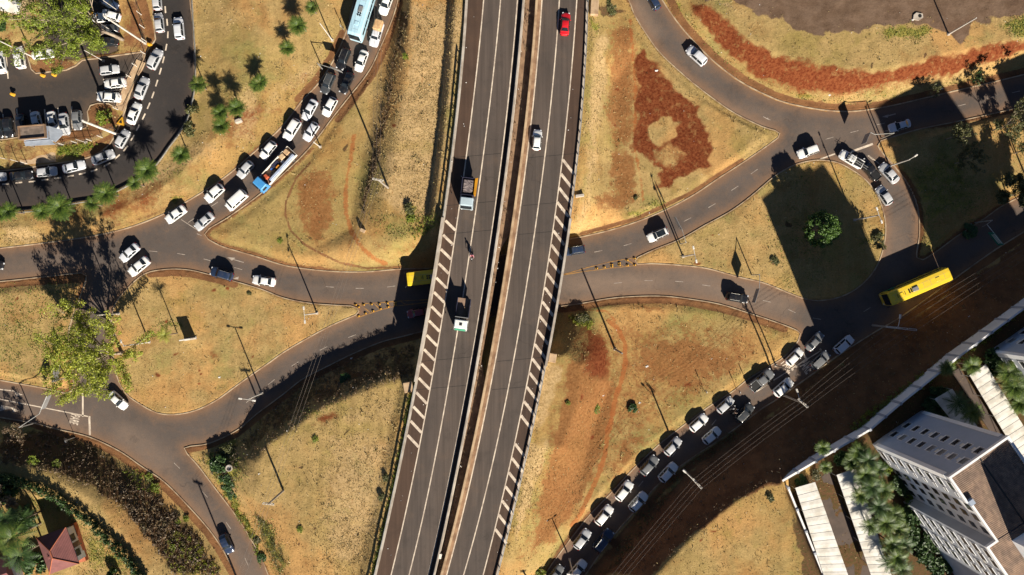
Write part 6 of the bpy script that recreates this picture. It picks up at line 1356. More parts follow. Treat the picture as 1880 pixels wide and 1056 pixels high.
FR = [frondcrown(s_, n_, 1.0, .5, .22, 16, 'leaf_palm') for s_, n_ in ((1, 23), (2, 26), (3, 20))]
FRB = frondcrown(9, 11, 1.0, .5, .24, 13, 'leaf_palm_yellow', (.25, .9)); FRL = frondcrown(11, 13, 1.0, .6, .25, 14, 'leaf_palm', (.25, .95))
FRD = [frondcrown(s_, n_, 1.0, .55, .2, 16, 'leaf_dark') for s_, n_ in ((21, 17), (22, 20))]
tkm = MB(); tkm.tube([(0, 0, -.3), (0, 0, .5), (0, 0, 1.0)], [1.15, .9, .75], 9); TRUNK = tkm.mesh('trunk', M['bark'])
def palm(px, py, h, rad, label, fr=None, cat='palm', group=None, tr=.12, world=None, name='palm_tree', lean=(0, 0)):
    """px,py where the crown shows; h crown height above ground"""
    if world: p = world
    else:
        z = h
        for _ in range(4): q = P(px, py, z); p = Vector((q.x, q.y, hgt0(q.x, q.y))); z = p.z + h
    o = empty(name, p, random.uniform(0, 6)); tag(o, label, cat, group)
    t_ = link('trunk', TRUNK, o); t_.scale = (tr, tr, h)
    f_ = link('fronds', fr or random.choice(FR), o); f_.location = (0, 0, h); f_.scale = (rad, rad, rad)
    if fr is None and rad > 1.2:
        f2 = link('fronds', random.choice(FR), o); f2.location = (0, 0, h - .15); f2.scale = (rad * .8, rad * .8, rad * .8); f2.rotation_euler = (0, 0, 1.3)
    return o
gp = 'palms on the strip between side street and feeder road'
for r_, x, y, h, rad, lb in (('A',1425,605,3.2,1.8,'palm touching the guard rail halfway down the side street bend'), ('A',1840,612,2.2,1.5,'lone short palm on the dry grass right of the bend'), ('A',1590,905,2.4,1.9,'lowest palm of the cluster of three on the strip'), ('A',1695,775,2.8,1.9,'right-hand palm of the cluster of three on the strip'), ('A',1580,810,3.0,1.7,'left-hand palm of the cluster of three on the strip'),
  ('B',222,345,2.4,1.6,'short palm left of the sign shadow on the dry strip'), ('B',296,185,2.6,1.9,'yellowish palm with a large shadow near the top edge'), ('B',402,55,2.6,1.4,'palm at the top edge beside a long pole shadow'), ('B',30,590,2.6,1.6,'palm left of the short palm, on the strip edge'), ('E',1055,205,3.6,2.4,'big pale palm at the corner of the side street rail'), ('E',1300,95,3.0,1.9,'dark palm on the green patch inside the bend'), ('E',965,300,3.2,1.5,'small palm just below the big pale palm'),
  ('E',760,372,3.8,2.3,'wide palm beside the guard rail, shadow on the street'), ('E',662,447,3.0,1.6,'small palm left of the wide palm, on the dry strip'), ('E',430,470,4.0,2.6,'largest palm at the rail near the tree shadow'), ('E',300,505,3.2,1.8,'palm hugging the largest one on its left'), ('E',65,500,3.8,1.9,'palm at the rail near the left edge'), ('E',10,520,3.4,1.6,'palm cut by the left edge below the street')): palm(*Z(r_, x, y), h, rad, lb, group=gp)
bush('olive', *Z('A', 1390, 800), 1.3, 'leafy shrub over the guard rail below the bend', 1.2); bush('olive', *Z('A', 1370, 930), 1.6, 'loose shrub on the strip beside the leaning shadow', .8); bush('lime', *Z('A', 760, 850), 1.7, 'weedy shrub in the rounded bed of the car park', .6); bush('lime', *Z('A', 30, 350), 1.8, 'weedy growth at the left edge of the car park', .4)
bush('dark', *Z('A', 20, 190), 1.2, 'dark shrub on the red soil at the far left', .7)
bush('olive', 268, 208, 2.2, 'tall round tree shading the side street beside the last parked cars', 2.2, cat='tree') if False else None
palm(*Z('I', 1182, 372), 4.6, 1.55, 'small bright yellow-green palm alone on the left island', FRB, group=None, tr=.1)
# shrubs scattered on the grass
for kd, r_, x, y, rad, hs, lb in (('dark','K',862,895,1.0,.8,'small dark green bush beside white litter on the brown grass'), ('lime','K',402,862,.5,.8,'tiny lime bush on the brown soil'), ('olive','F',1105,480,1.2,.8,'dark bush on the pale grass by the flyover'), ('lime','F',1115,555,.9,.6,'lime weeds below the dark bush by the flyover'), ('olive','H',825,690,1.2,.7,'shrub at the right kerb of the right island'), ('olive','H',85,860,1.0,.5,'low scrub on the left lawn of the right island'), ('dark','E',1230,315,.01,.8,''),
  ('lime','O',200,1040,1.3,.7,'bright green shrub at the bottom edge below the queue'), ('olive','G',890,405,.5,.7,'small weed on the orange path by the upper ring road'), ('olive','N',930,355,.8,.7,'weed bush by the guard rail, lower pale field'), ('olive','N',905,495,.8,.6,'second weed bush by the guard rail, lower pale field'), ('lime','N',320,725,.7,.6,'small yellow weed on the lower left field'), ('lime','N',425,80,.7,.6,'small yellow weed at the shadow edge of the lower left field'),
  ('dark','M',1580,260,1.9,.7,'dark green shrub mass by the round manhole'), ('dark','M',1640,380,1.8,.6,'dark green shrub mass below the round manhole'), ('olive','M',1640,160,1.6,.6,'green shrub at the corner of the lower left fork'), ('dark','M',1670,470,1.2,.5,'last shrub of the green edge on the lower left road'), ('olive','M',1850,800,.9,.6,'roadside shrub near the lower left dashes'), ('dark','N',40,930,1.0,.6,'dark shrub on the road edge near the bottom'), ('lime','M',1075,355,1.0,.5,'lime weeds on the shrub slope near the verge'), ('lime','M',1120,430,1.1,.5,'lime weeds on the shrub slope below the first clump'),
  ('lime','M',1275,670,.7,.7,'small lime bush mid slope by the lower left road'), ('lime','M',1340,650,.7,.7,'lime bush with white litter beside it by the lower left road'), ('lime','M',1240,860,.8,.6,'lime bush low on the shrub slope'), ('lime','M',240,240,1.2,.5,'yellow flowering weeds at the slope foot, left'), ('lime','M',400,260,1.0,.5,'yellow flowering weeds at the slope foot, right'), ('olive','I',1790,75,.5,.6,'small weed near the top kerb of the left island'),
  ('dark','J',640,690,1.3,.4,'low dark growth in the shaded bank by the flyover'), ('dark','B',480,500,.01,.6,''), ('lime','B',1075,405,.7,.5,'small lime weed on the pale grass by the dark ditch'), ('olive','C',700,60,1.6,.5,'low scrub beside the concrete block at the top'), ('olive','K',500,265,1.5,.5,'yellowish scrub at the shadow edge under the flyover'), ('lime','K',600,905,1.0,.4,'pale lime weeds on the brown ground'), ('lime','F',175,712,.6,.5,'lime weed ring on the upper triangle'), ('olive','E',1040,0,.01,.5,''), ('olive','Q',50,500,.9,.7,'small shrub on the lit field near the compound wall'), ('dark','H',1480,640,1.6,.5,'low leafy shrub in the shade by the right-hand road')):
    if lb: bush(kd, *Z(r_, x, y), rad, lb, hs)
# ------------------------------------------------------------------ scrub slope, hedge and house at the lower left
def scatter(poly, n, seed, zj=.0):
    r = np.random.default_rng(seed); P_ = np.array(poly); out = []
    while len(out) < n:
        q = r.uniform(P_.min(0), P_.max(0)); 
        if sdist(np.array([q[0]]), np.array([q[1]]), poly)[1][0]: out.append(q)
    return out
def stuffclumps(name, poly, n, per, size, rad, mt, seed):
    cl = []
    for q in scatter(poly, n, seed): p = G(*q); cl.append((p.x, p.y, p.z + .22, rad * random.uniform(.6, 1.3)))
    o = leaves(cl, per, size, M[mt], name, None, seed=seed, flat=.1, asp=.35); tag(o, kind='stuff'); return o
slope = [Z('M', *q) for q in ((0,30),(380,20),(640,120),(880,330),(1060,420),(1220,560),(1420,780),(1560,980),(1600,1056),(1230,1056),(1060,800),(860,570),(600,420),(300,300),(0,270))]
stuffclumps('scrub', slope, 620, 12, .15, .4, 'twig', 41); stuffclumps('scrub', [Z('M', *q) for q in ((800,360),(1060,430),(1220,570),(1420,790),(1560,980),(1590,1056),(1240,1056),(1060,790),(900,560))], 300, 12, .15, .38, 'grey_twig', 42)
stuffclumps('weeds', [Z('M', *q) for q in ((1250,740),(1400,780),(1560,980),(1600,1056),(1260,1056),(1180,900))], 130, 14, .13, .36, 'leaf_yellow', 43)
stuffclumps('weeds', [Z('M', *q) for q in ((880,300),(1000,290),(1180,440),(1150,480),(950,420))], 50, 14, .12, .32, 'leaf_lime', 45)
stuffclumps('scrub', [(1200,1050),(1330,935),(1440,875),(1660,725),(1880,560),(1880,470),(1680,600),(1500,720),(1340,835),(1180,985),(1110,1056)], 500, 9, .13, .35, 'twig', 44)
stuffclumps('weeds', [Z('L', *q) for q in ((1050,820),(1350,600),(1877,200),(1877,120),(1300,540),(800,880),(600,1056),(700,1056))], 420, 20, .13, .45, 'leaf_lime', 46)
stuffclumps('weeds', [Z('O', *q) for q in ((1250,310),(1500,150),(1720,0),(1560,20),(1300,200),(900,620),(640,1056),(760,1000))], 260, 10, .11, .3, 'leaf_olive', 47)
stuffclumps('scrub', [(570,690),(640,660),(765,628),(762,695),(690,712),(600,745),(500,815),(450,850),(443,800)], 420, 10, .14, .4, 'twig', 48)
stuffclumps('scrub', zp('B',1040,60,1090,100,1040,300,1000,520,950,800,920,1000,880,1056,'F',900,60,860,250,800,420,780,540,760,560,760,440,800,260,860,60,'B',830,1056,880,900,930,700,980,450), 260, 11, .11, .26, 'twig', 49)
stuffclumps('weeds', zp('M',1440,220,1560,140,1700,70,1710,200,1700,480,1600,430,1520,320), 150, 12, .13, .4, 'grey_twig', 50)
stuffclumps('weeds', zp('M',1600,440,1700,480,1760,640,1850,800,1877,1000,1790,800), 90, 14, .11, .3, 'leaf_lime', 51); stuffclumps('weeds', zp('N',0,620,100,680,230,980,180,1056,80,900), 160, 14, .11, .3, 'leaf_olive', 52)
stuffclumps('weeds', [(float(xLE(y)) + 5, y) for y in range(100, 400, 20)] + [(float(xLE(y)) + 1.5, y) for y in range(400, 99, -20)], 200, 12, .1, .22, 'leaf_olive', 53)
stuffclumps('weeds', [(float(xLE(y)) + 2, y) for y in range(710, 1056, 20)] + [(float(xLE(y)) - 6, y) for y in range(1056, 709, -20)], 220, 12, .1, .22, 'leaf_lime', 54)
stuffclumps('weeds', zp('F',1180,540,1300,530,1320,600,1200,680,1150,720,1100,640), 90, 14, .1, .28, 'leaf_lime', 55); stuffclumps('weeds', zp('K',400,230,500,215,590,290,560,330,450,290), 120, 14, .1, .3, 'leaf_yellow', 56)
stuffclumps('weeds', zp('E',420,40,640,10,700,20,560,110,430,100), 120, 16, .1, .25, 'leaf_lime', 57)
hp = smooth([Vector(q) for q in [Z('M', *q) for q in ((-60,345),(100,350),(230,400),(400,470),(560,580),(660,650),(760,750),(860,850),(930,920),(990,1000),(1060,1100))]], False, 5)
hb = G(*hp[0]); root = empty('hedge', (0, 0, 0)); tag(root, 'clipped dark hedge curving along the lower left garden', 'hedge'); cl = []
for q in hp:
    p = G(q.x, q.y)
    for k in range(8): cl.append((p.x + random.uniform(-.45, .45), p.y + random.uniform(-.45, .45), p.z + random.uniform(.3, 1.9), random.uniform(.3, .5)))
leaves(cl, 22, .13, M['leaf_dark'], 'foliage', root, seed=61)
g_ = MB()
for q in hp[::3]: p = G(q.x, q.y); g_.tube([(p.x, p.y, p.z - .1), (p.x, p.y, p.z + 1.8)], .06, 5)
g_.build('stem', M['bark'], root)
YZ = 3.0
cs = [(70, 987), (124, 967.5), (142, 1035), (88, 1056)]; ez = YZ + 2.8
W4 = [P(a, b2, ez) for a, b2 in cs]; c0 = sum(W4, Vector()) / 4; ang = math.atan2(W4[1].y - W4[0].y, W4[1].x - W4[0].x)
hw_, hd_ = (W4[1] - W4[0]).length / 2, (W4[3] - W4[0]).length / 2
root = empty('house', (c0.x, c0.y, YZ), ang); tag(root, 'small house with red tiled hip roof in the lower left garden', 'house')
g_ = MB(); g_.box((0, 0, 1.35), (hw_ * 2 - .8, hd_ * 2 - .8, 2.7)); g_.build('wall', M['white_plaster'], root)
g_ = MB(); rz_ = hd_ - hw_; g_.add([(-hw_, hd_, 2.8), (hw_, hd_, 2.8), (hw_, -hd_, 2.8), (-hw_, -hd_, 2.8), (0, max(rz_, .3), 4.5), (0, -max(rz_, .3), 4.5), (-hw_, hd_, 2.65), (hw_, hd_, 2.65), (hw_, -hd_, 2.65), (-hw_, -hd_, 2.65)], [(1, 0, 4), (2, 1, 4, 5), (3, 2, 5), (0, 3, 5, 4), (0, 1, 7, 6), (1, 2, 8, 7), (2, 3, 9, 8), (3, 0, 6, 9), (6, 7, 8, 9)]); rf = g_.build('roof', M['tile_red'], root)
g_ = MB(); g_.tube([(0, max(rz_, .3), 4.55), (0, -max(rz_, .3), 4.55)], .1, 6)
for a, b2 in ((-1, 1), (1, 1), (-1, -1), (1, -1)): g_.tube([(0, b2 * max(rz_, .3), 4.55), (a * hw_, b2 * hd_, 2.86)], .08, 6)
g_.build('ridge_cap', M['terracotta'], rf)
g_ = MB(); g_.bbox((-.9, -.4, 3.9), (.5, .5, .5), 0, .06); g_.build('chimney', M['tile_red'], rf)
for y in (-1.6, 1.2): g_ = MB(); g_.box((hw_ - .38, y, 1.5), (.06, 1.2, 1.1)); g_.build('window', M['pane'], root)
g_ = MB(); g_.box((hw_ - .38, -.2, 1.05), (.06, .9, 2.1)); g_.build('door', M['wood_brown'], root)
a, b2, c2, d2 = [G(*Z('M', *q)) for q in ((530, 682), (552, 672), (640, 940), (580, 955))]; g_ = MB(); g_.prism([(q.x, q.y) for q in (d2, c2, b2, a)], 2.5, 3.35); tag(g_.build('terrace', M['terracotta']), kind='structure')
b2 = P(6, 1030, 5.5); root = empty('house', (b2.x, b2.y, YZ), R(20)); tag(root, 'dark roofed house cut by the lower left corner behind the palm', 'house'); g_ = MB(); g_.box((-2, -2, 1.2), (5, 5, 2.4)); g_.build('wall', M['white_plaster'], root); g_ = MB(); gable(g_, 5, 5, 2.5, 1.2); o = g_.build('roof', M['tile_red'], root); o.location = (-2, -2, 0)
palm(22, 987, 7.0, 3.6, 'large bright palm in the lower left garden', FRL, tr=.2); palm(35, 1020, 6.0, 3.2, 'dark broad palm below the bright one in the lower left garden', FRD[0], tr=.18); palm(5, 955, 6.2, 3.0, 'palm at the left edge above the bright garden palm', FRD[1], tr=.18); palm(40, 955, 5.0, 2.8, 'shaded palm between the house and the grey tree', FRD[0], tr=.16)
bush('dark', *Z('M', 60, 420), 2.8, 'dark bush at the left end of the garden hedge', 1.1); bush('dark', *Z('M', 190, 640), 2.6, 'dark bush between grey tree and house', .9); bush('dark', *Z('M', 835, 1040), 1.3, 'small dark conifer shape at the bottom of the garden', 1.6); bush('dark', *Z('M', 270, 960), 2.4, 'dark bush below the house wall', 1.0)
b2 = G(*Z('M', 780, 812)); root = empty('garden_table', b2, R(25)); tag(root, 'small red-brown garden table on the lawn', 'table'); g_ = MB(); g_.bbox((0, 0, .72), (1.1, .7, .06), 0, .02); g_.build('tabletop', M['terracotta'], root)
for x in (-.45, .45):
    for y in (-.25, .25): g_ = MB(); g_.tube([(x, y, 0), (x, y, .7)], .04, 5); g_.build('leg', M['wood_brown'], root)
# ------------------------------------------------------------------ walled compound on the right: wall, car ports, apartment blocks
U = Vector((.822, .57, 0)).normalized(); V_ = Vector((.57, -.822, 0)).normalized()      # block axes in world: along the end wall, along the long side
CZ = 4.0
def wallrun(pts, h, z, label, name='compound_wall'):
    w3 = [P(a, b2, z + h) for a, b2 in pts]; root = empty(name, (w3[0].x, w3[0].y, z)); tag(root, label, 'wall'); o = root.location
    for i in range(len(w3) - 1):
        a, b2 = w3[i] - o, w3[i + 1] - o; c = (a + b2) / 2; ang = math.atan2(b2.y - a.y, b2.x - a.x); L = (b2 - a).length
        g_ = MB(); g_.box((c.x, c.y, h / 2 - .6), (L, .2, h + 1.2), ang); g_.build('panel', M['white_plaster'], root)
        g_ = MB(); g_.box((c.x, c.y, h + .05), (L, .34, .1), ang); g_.build('coping', M['white_plaster'], root)
        n = max(1, int(L / 3.4)); d = (b2 - a).normalized()
        for k in range(n): q = a + d * (k * L / n); g_ = MB(); g_.box((q.x, q.y, h / 2 - .4), (.4, .46, h + 1.3), ang); g_.build('pillar', M['grey_plaster'], root)
wallrun([(1431, 886), (1597, 789), (1653, 741), (1760, 655), (1880, 566), (2010, 470)], 2.2, CZ, 'white pillared wall along the top of the dark bank')
wallrun([(1447, 896), (1512, 1056), (1560, 1180)], 2.2, CZ, 'white wall along the side of the lit field')
def poly_sheet(name, pts, z, m_, kind='structure'):
    g_ = MB(); g_.prism([tuple(P(a, b2, z).to_2d()) for a, b2 in pts][::-1], z - .6, z); return tag(g_.build(name, m_), kind=kind)
M['paving'] = simple('brown_paving', (.105, .075, .06), (.075, .056, .046), .5, .9); M['dark_paving'] = simple('dark_paving', (.06, .055, .05), (.04, .036, .034), .5, .9)
poly_sheet('driveway', [Z('Q', *q) for q in ((378,380),(480,310),(790,1080),(620,1080))], CZ + .14, M['paving'])
poly_sheet('driveway', [Z('L', *q) for q in ((1360,640),(1415,610),(1800,1200),(1720,1200))], CZ + .14, M['paving'])
def carport(pts, label, z=CZ + 2.5):
    w4 = [P(a, b2, z) for a, b2 in pts]; c = sum(w4, Vector()) / 4; root = empty('carport', (c.x, c.y, CZ)); tag(root, label, 'carport'); e1 = (w4[3] - w4[0]); e2 = (w4[1] - w4[0]); n = max(2, int(e1.length / 1.3))
    mb = MB(); m_ = n * 2
    up = [[w4[0].lerp(w4[3], i / m_) - c + Vector((0, 0, (z - CZ) + c.z - z + (.10 if i % 2 else 0))), w4[1].lerp(w4[2], i / m_) - c + Vector((0, 0, (z - CZ) + (.10 if i % 2 else 0) + .12))] for i in range(m_ + 1)]
    up = [[Vector((a.x, a.y, z - CZ + (.025 if i % 2 else 0))), Vector((b2.x, b2.y, z - CZ + .12 + (.025 if i % 2 else 0)))] for i, (a, b2) in enumerate(up)]
    vs = [q for r_ in up for q in r_] + [q - Vector((0, 0, .08)) for r_ in up for q in r_]; k = len(vs) // 2
    fs = [(2*i, 2*i + 2, 2*i + 3, 2*i + 1) for i in range(m_)] + [(k + 2*i + 1, k + 2*i + 3, k + 2*i + 2, k + 2*i) for i in range(m_)] + [(2*i, k + 2*i, k + 2*i + 2, 2*i + 2) for i in range(m_)] + [(2*i + 1, 2*i + 3, k + 2*i + 3, k + 2*i + 1) for i in range(m_)] + [(0, 1, k + 1, k), (2*m_, k + 2*m_, k + 2*m_ + 1, 2*m_ + 1)]
    mb.add(vs, fs); mb.build('roof', M['sheet_white'], root)
    sm = MB()
    for i in range(1, n):
        a_, b_ = up[2 * i if 2 * i <= m_ else m_]; sm.tube([a_ + Vector((0, 0, .02)), b_ + Vector((0, 0, .02))], .016, 4)
    sm.build('sheet_seam', M['grey_plaster'], root)
    for i in range(0, n + 1, 3):
        for A_, B_ in ((w4[0], w4[3]), (w4[1], w4[2])):
            q = A_.lerp(B_, i / n) - c; g_ = MB(); g_.tube([(q.x * .97, q.y * .97, 0), (q.x * .97, q.y * .97, z - CZ)], .06, 6); g_.build('post', M['steel'], root)
carport([Z('Q', *q) for q in ((235,430),(375,387),(625,1090),(450,1090))], 'long white carport roof beside the field wall')
carport([Z('Q', *q) for q in ((532,338),(665,290),(935,1090),(790,1090))], 'second long white carport roof beside the palm row')
carport([Z('L', *q) for q in ((1487,662),(1600,585),(1990,1220),(1870,1300))], 'white carport roof between the two apartment blocks')
carport([Z('L', *q) for q in ((1235,832),(1360,758),(1560,1060),(1460,1110))], 'short white carport roof half hidden by palms')
# apartment block
WFR = MB()
def frame_mesh(w_, h):
    g_ = MB(); t_ = .24
    for c, s_ in (((0, 0, h/2 - t_/2), (w_, .08, t_)), ((0, 0, -h/2 + t_/2), (w_, .12, t_)), ((-w_/2 + t_/2, 0, 0), (t_, .08, h - 2*t_)), ((w_/2 - t_/2, 0, 0), (t_, .08, h - 2*t_)), ((0, 0, 0), (.05, .06, h - 2*t_))): g_.box(c, s_)
    return g_.mesh('window', M['white_plaster'])
def pane_mesh(w_, h, mt): g_ = MB(); g_.box((0, .015, 0), (w_ - .1, .05, h - .1)); return g_.mesh('pane', mt)
FM, PM, PC = frame_mesh(1.55, 1.4), pane_mesh(1.55, 1.4, M['pane']), pane_mesh(1.55, 1.4, M['curtain_pane'])
FS, PS = frame_mesh(.8, .7), pane_mesh(.8, .7, M['pane']); g_ = MB(); g_.box((0, .03, 0), (1.1, .04, 1.25)); DM = g_.mesh('window', M['pane'])
ACM = MB(); ACM.bbox((0, -.22, 0), (.75, .4, .5), 0, .04); ACM = ACM.mesh('air_conditioner', M['sheet_white'])
FL, NF = 2.62, 8
def block(cx, cy, label, windows=True, tower=True):
    """cx,cy: near base corner in plan map px (already at ground level)"""
    o = Vector(((cx - 940) / 10, (528 - cy) / 10, CZ)); root = empty('apartment_block', o); tag(root, label, 'apartment block')
    Hh = FL * NF; W_ = 10.5
    def w(u, v, z): return U * u + V_ * v + Vector((0, 0, z))
    def boxuv(g, u0, u1, v0, v1, z0, z1):
        q = [w(u0, v0, 0), w(u1, v0, 0), w(u1, v1, 0), w(u0, v1, 0)]; g.prism([(p_.x, p_.y) for p_ in q][::-1], z0, z1)
    g_ = MB(); boxuv(g_, 0, W_, 0, 4.6, 0, Hh); g_.build('wall', M['grey_plaster'], root)
    g_ = MB(); boxuv(g_, .35, W_ - .35, 4.6, 11.6, 0, Hh); g_.build('wall', M['white_plaster'], root)
    g_ = MB(); boxuv(g_, -1.3, W_, 11.6, 30, 0, Hh); g_.build('wall', M['grey_plaster'], root)
    g_ = MB(); boxuv(g_, .8, W_ - .8, -.03, 0, 0, Hh); g_.build('end_wall_render', M['mid_plaster'], root)
    g_ = MB(); boxuv(g_, -.06, .62, -.07, .8, 1.0, Hh - .9); boxuv(g_, W_ - .62, W_ + .06, -.07, .8, 1.0, Hh - .9); g_.build('corner_strip', M['white_plaster'], root)
    g_ = MB(); boxuv(g_, -.1, W_ + .1, -.12, .2, Hh, Hh + .5); boxuv(g_, -.1, .22, .2, 4.6, Hh, Hh + .5); boxuv(g_, .28, .58, 4.6, 11.45, Hh, Hh + .5); boxuv(g_, -1.4, .58, 11.45, 11.75, Hh, Hh + .5); boxuv(g_, -1.4, -1.08, 11.75, 30, Hh, Hh + .5); boxuv(g_, W_ - .22, W_ + .1, .2, 11.4, Hh, Hh + .5); boxuv(g_, W_ - .22, W_ + .1, 11.4, 30, Hh, Hh + .5); g_.build('parapet', M['white_plaster'], root)
    g_ = MB()
    for u0, u1, v0, v1 in ((.25, W_ / 2, .2, 4.6), (.6, W_ / 2, 4.6, 11.6), (-1.05, W_ / 2, 11.76, 30)):
        a = [w(u0, v0, Hh + .08), w(u1, v0, Hh + .42), w(u1, v1, Hh + .42), w(u0, v1, Hh + .08)]; g_.add(a, [(3, 2, 1, 0)])
        u0 = .25; a = [w(W_ - u1, v0, Hh + .42), w(W_ - u0, v0, Hh + .08), w(W_ - u0, v1, Hh + .08), w(W_ - u1, v1, Hh + .42)]; g_.add(a, [(3, 2, 1, 0)])
    rf = g_.build('roof', ROOFM, root); g_ = MB(); g_.tube([w(W_ / 2, .2, Hh + .44), w(W_ / 2, 30, Hh + .44)], .12, 6); g_.build('ridge', M['black'], rf)
    g_ = MB(); q = w(.55, 4.75, Hh + .35); g_.box(q, (.8, .8, .7), math.atan2(U.y, U.x)); g_.build('roof_box', M['mid_plaster'], rf)
    if tower:
        g_ = MB(); boxuv(g_, 2.3, 10.2, 12.9, 24, Hh - 3, Hh + 7.0); g_.build('water_tower', M['white_plaster'], root)
        g_ = MB(); boxuv(g_, -3.2, W_, 30.02, 42, 0, Hh); g_.build('wall', M['grey_plaster'], root)
    if not windows: return root
    aU = math.atan2(U.y, U.x); aL = math.atan2(-V_.y, -V_.x)
    def win(p_, ang, fm, pm): o_ = link('window', fm, root); o_.location = p_; o_.rotation_euler = (0, 0, ang); (link('pane', pm, o_) if pm else None); return o_
    r = random.Random(int(cx))
    for f in range(NF):
        z = f * FL + 1.75
        for u, dz in ((3.6, 0), (6.3, 0)):
            win(w(u, -.06, z), aU, FM, PC if r.random() < (.55 if u < 5 else .12) else PM)
            if r.random() < .75: a_ = link('air_conditioner', ACM, root); a_.location = w(u + r.choice((.0, .0)), -.08, z - 1.1); a_.rotation_euler = (0, 0, aU)
        for v, fm, pm, u in ((1.9, FM, PM, -.06), (3.5, FS, PS, -.03), (6.0, DM, None, .33), (7.9, DM, None, .33), (10.2, DM, None, .33), (13.2, FM, PM, -1.34), (15.0, FM, PM, -1.34), (17.6, FM, PM, -1.34), (19.6, FM, PM, -1.34)):
            if fm is DM and (f + int(v)) % 5 == 4 and f < 2: continue
            win(w(u, v, z), aL, fm, pm)
        for v in (3.5, 16.3, 18.6):
            if r.random() < .6 and v != 3.5: a_ = link('air_conditioner', ACM, root); a_.location = w(-1.34, v, z - .5); a_.rotation_euler = (0, 0, aL)
    return root
ROOFM = corrugated('apartment_roof_sheets', (.24, .155, .105), (.15, .1, .072), -math.atan2(U.y, U.x) + math.pi / 2, .42, .45)
block(1580, 806, 'tall grey and white apartment block with brown roof at the lower right')
block(1786, 642, 'grey apartment block cut by the right edge above the carport')
block(2000, 548, 'apartment block beyond the right edge throwing the shadow at the road end', False, False)
# compound garden: palms and bushes between carport and block
gp = 'palms between the carport and the apartment block'
spots = [('Q',690,175,3.8,2.3),('Q',760,230,4.4,2.4),('Q',640,240,3.0,1.8),('Q',740,330,4.2,2.4),('Q',830,300,3.6,2.0),('Q',780,420,4.4,2.4),('Q',860,440,3.6,2.2),('Q',830,560,4.4,2.3),('Q',930,620,4.0,2.2),('Q',880,680,4.4,2.3),('Q',960,720,3.8,2.3),('Q',1010,830,4.2,2.2),('Q',930,830,4.2,2.3),('Q',960,930,4.4,2.3),('Q',1000,1010,4.2,2.3),('Q',700,480,3.8,1.8),('Q',770,700,3.8,1.8),('Q',900,960,4.0,1.9)]
for i, (r_, x, y, h, rad) in enumerate(spots):
    dark = i % 3 != 0
    place = ['at the top of the row by the driveway', 'second in the row, near the block corner', 'leaning to the driveway end', 'by the first lit carport shadow', 'closest to the block corner strip', 'above the shaded carport stretch', 'beside the yellow shrub', 'mid row, dense', 'mid row on the block side', 'mid row above the white dish', 'just above the striped fronds', 'with striped lit fronds', 'on the carport side of the striped one', 'third from the bottom edge', 'second from the bottom edge', 'overhanging the carport near its top', 'overhanging the carport in the middle', 'overhanging the carport near the bottom edge'][i]
    o = palm(*Z(r_, x, y), h, rad, 'green palm ' + place, group=gp, tr=.13, fr=None if not dark else random.choice(FRD + FR))
for r_, x, y, h, rad, lb in (('L',1320,610,3.2,1.6,'palm beside the wall at the head of the upper driveway'),('L',1500,590,3.6,1.9,'palm at the upper end of the carport between the blocks'),('L',1760,650,4.5,2.6,'large palm over the carport between the blocks'),('L',1800,740,4.6,2.6,'second large palm over the carport between the blocks'),('L',1840,860,4.2,2.3,'third palm beside the carport at the right edge'),('L',1400,860,5.0,2.4,'dark palm over the short carport'),('L',1500,930,4.6,2.2,'palm between the short carport and the driveway'),('Q',450,280,3.0,1.3,'small palm inside the wall at the driveway end'),('Q',430,140,3.2,1.5,'palm pushing over the wall above the carports')): palm(*Z(r_, x, y), h, rad, lb, FRD[0] if 'dark' in lb else None, tr=.13)
for kd, r_, x, y, rad, hs, lb in (('dark','L',1640,540,2.2,1.2,'round dark bush at the wall corner of the right-hand block'),('dark','L',1660,620,1.8,1.0,'dark bush beside the upper carport end'),('lime','Q',885,285,1.2,1.1,'bush with yellow flowers at the block corner'),('lime','Q',1040,490,1.3,.9,'yellow-leaved bush against the white facade'),('dark','Q',1060,600,2.4,1.1,'dark leafy bush at the jog of the facade'),('dark','Q',1040,690,2.0,1.0,'dark leafy bush below the facade jog'),('dark','Q',270,370,1.2,.8,'shrub inside the corner of the compound wall'),('olive','Q',380,330,1.1,.7,'shrub on the lit grass inside the wall'),('dark','Q',560,220,1.6,.8,'dark shrub at the driveway end'),('dark','L',1250,800,2.2,.8,'dark shrub between wall and short carport'),('dark','L',1200,880,2.0,.8,'dark shrub below the short carport corner'),('dark','Q',850,640,1.8,.9,'dark low bush in the palm row'),('dark','Q',1010,420,1.8,.8,'added dark bush for shade at the foot of the white facade'),('dark','Q',1130,800,2.2,.8,'added dark bush for shade at the foot of the grey facade, upper one'),('dark','Q',1170,900,2.4,.8,'added dark bush for shade at the foot of the grey facade, middle one'),('dark','Q',1250,1000,2.4,.8,'added dark bush for shade at the foot of the grey facade by the bottom edge'),('dark','Q',960,380,1.6,.8,'added dark bush for shade between palms and the block corner'),('dark','L',1240,960,2.0,.7,'added dark bush deepening the shade left of the block corner')): bush(kd, *Z(r_, x, y), rad, lb, hs, world=(lambda q: Vector((P(*q, CZ).x, P(*q, CZ).y, CZ + .1)))(Z(r_, x, y)))  # the last dark bushes, by facades and block corner, are added to darken ground
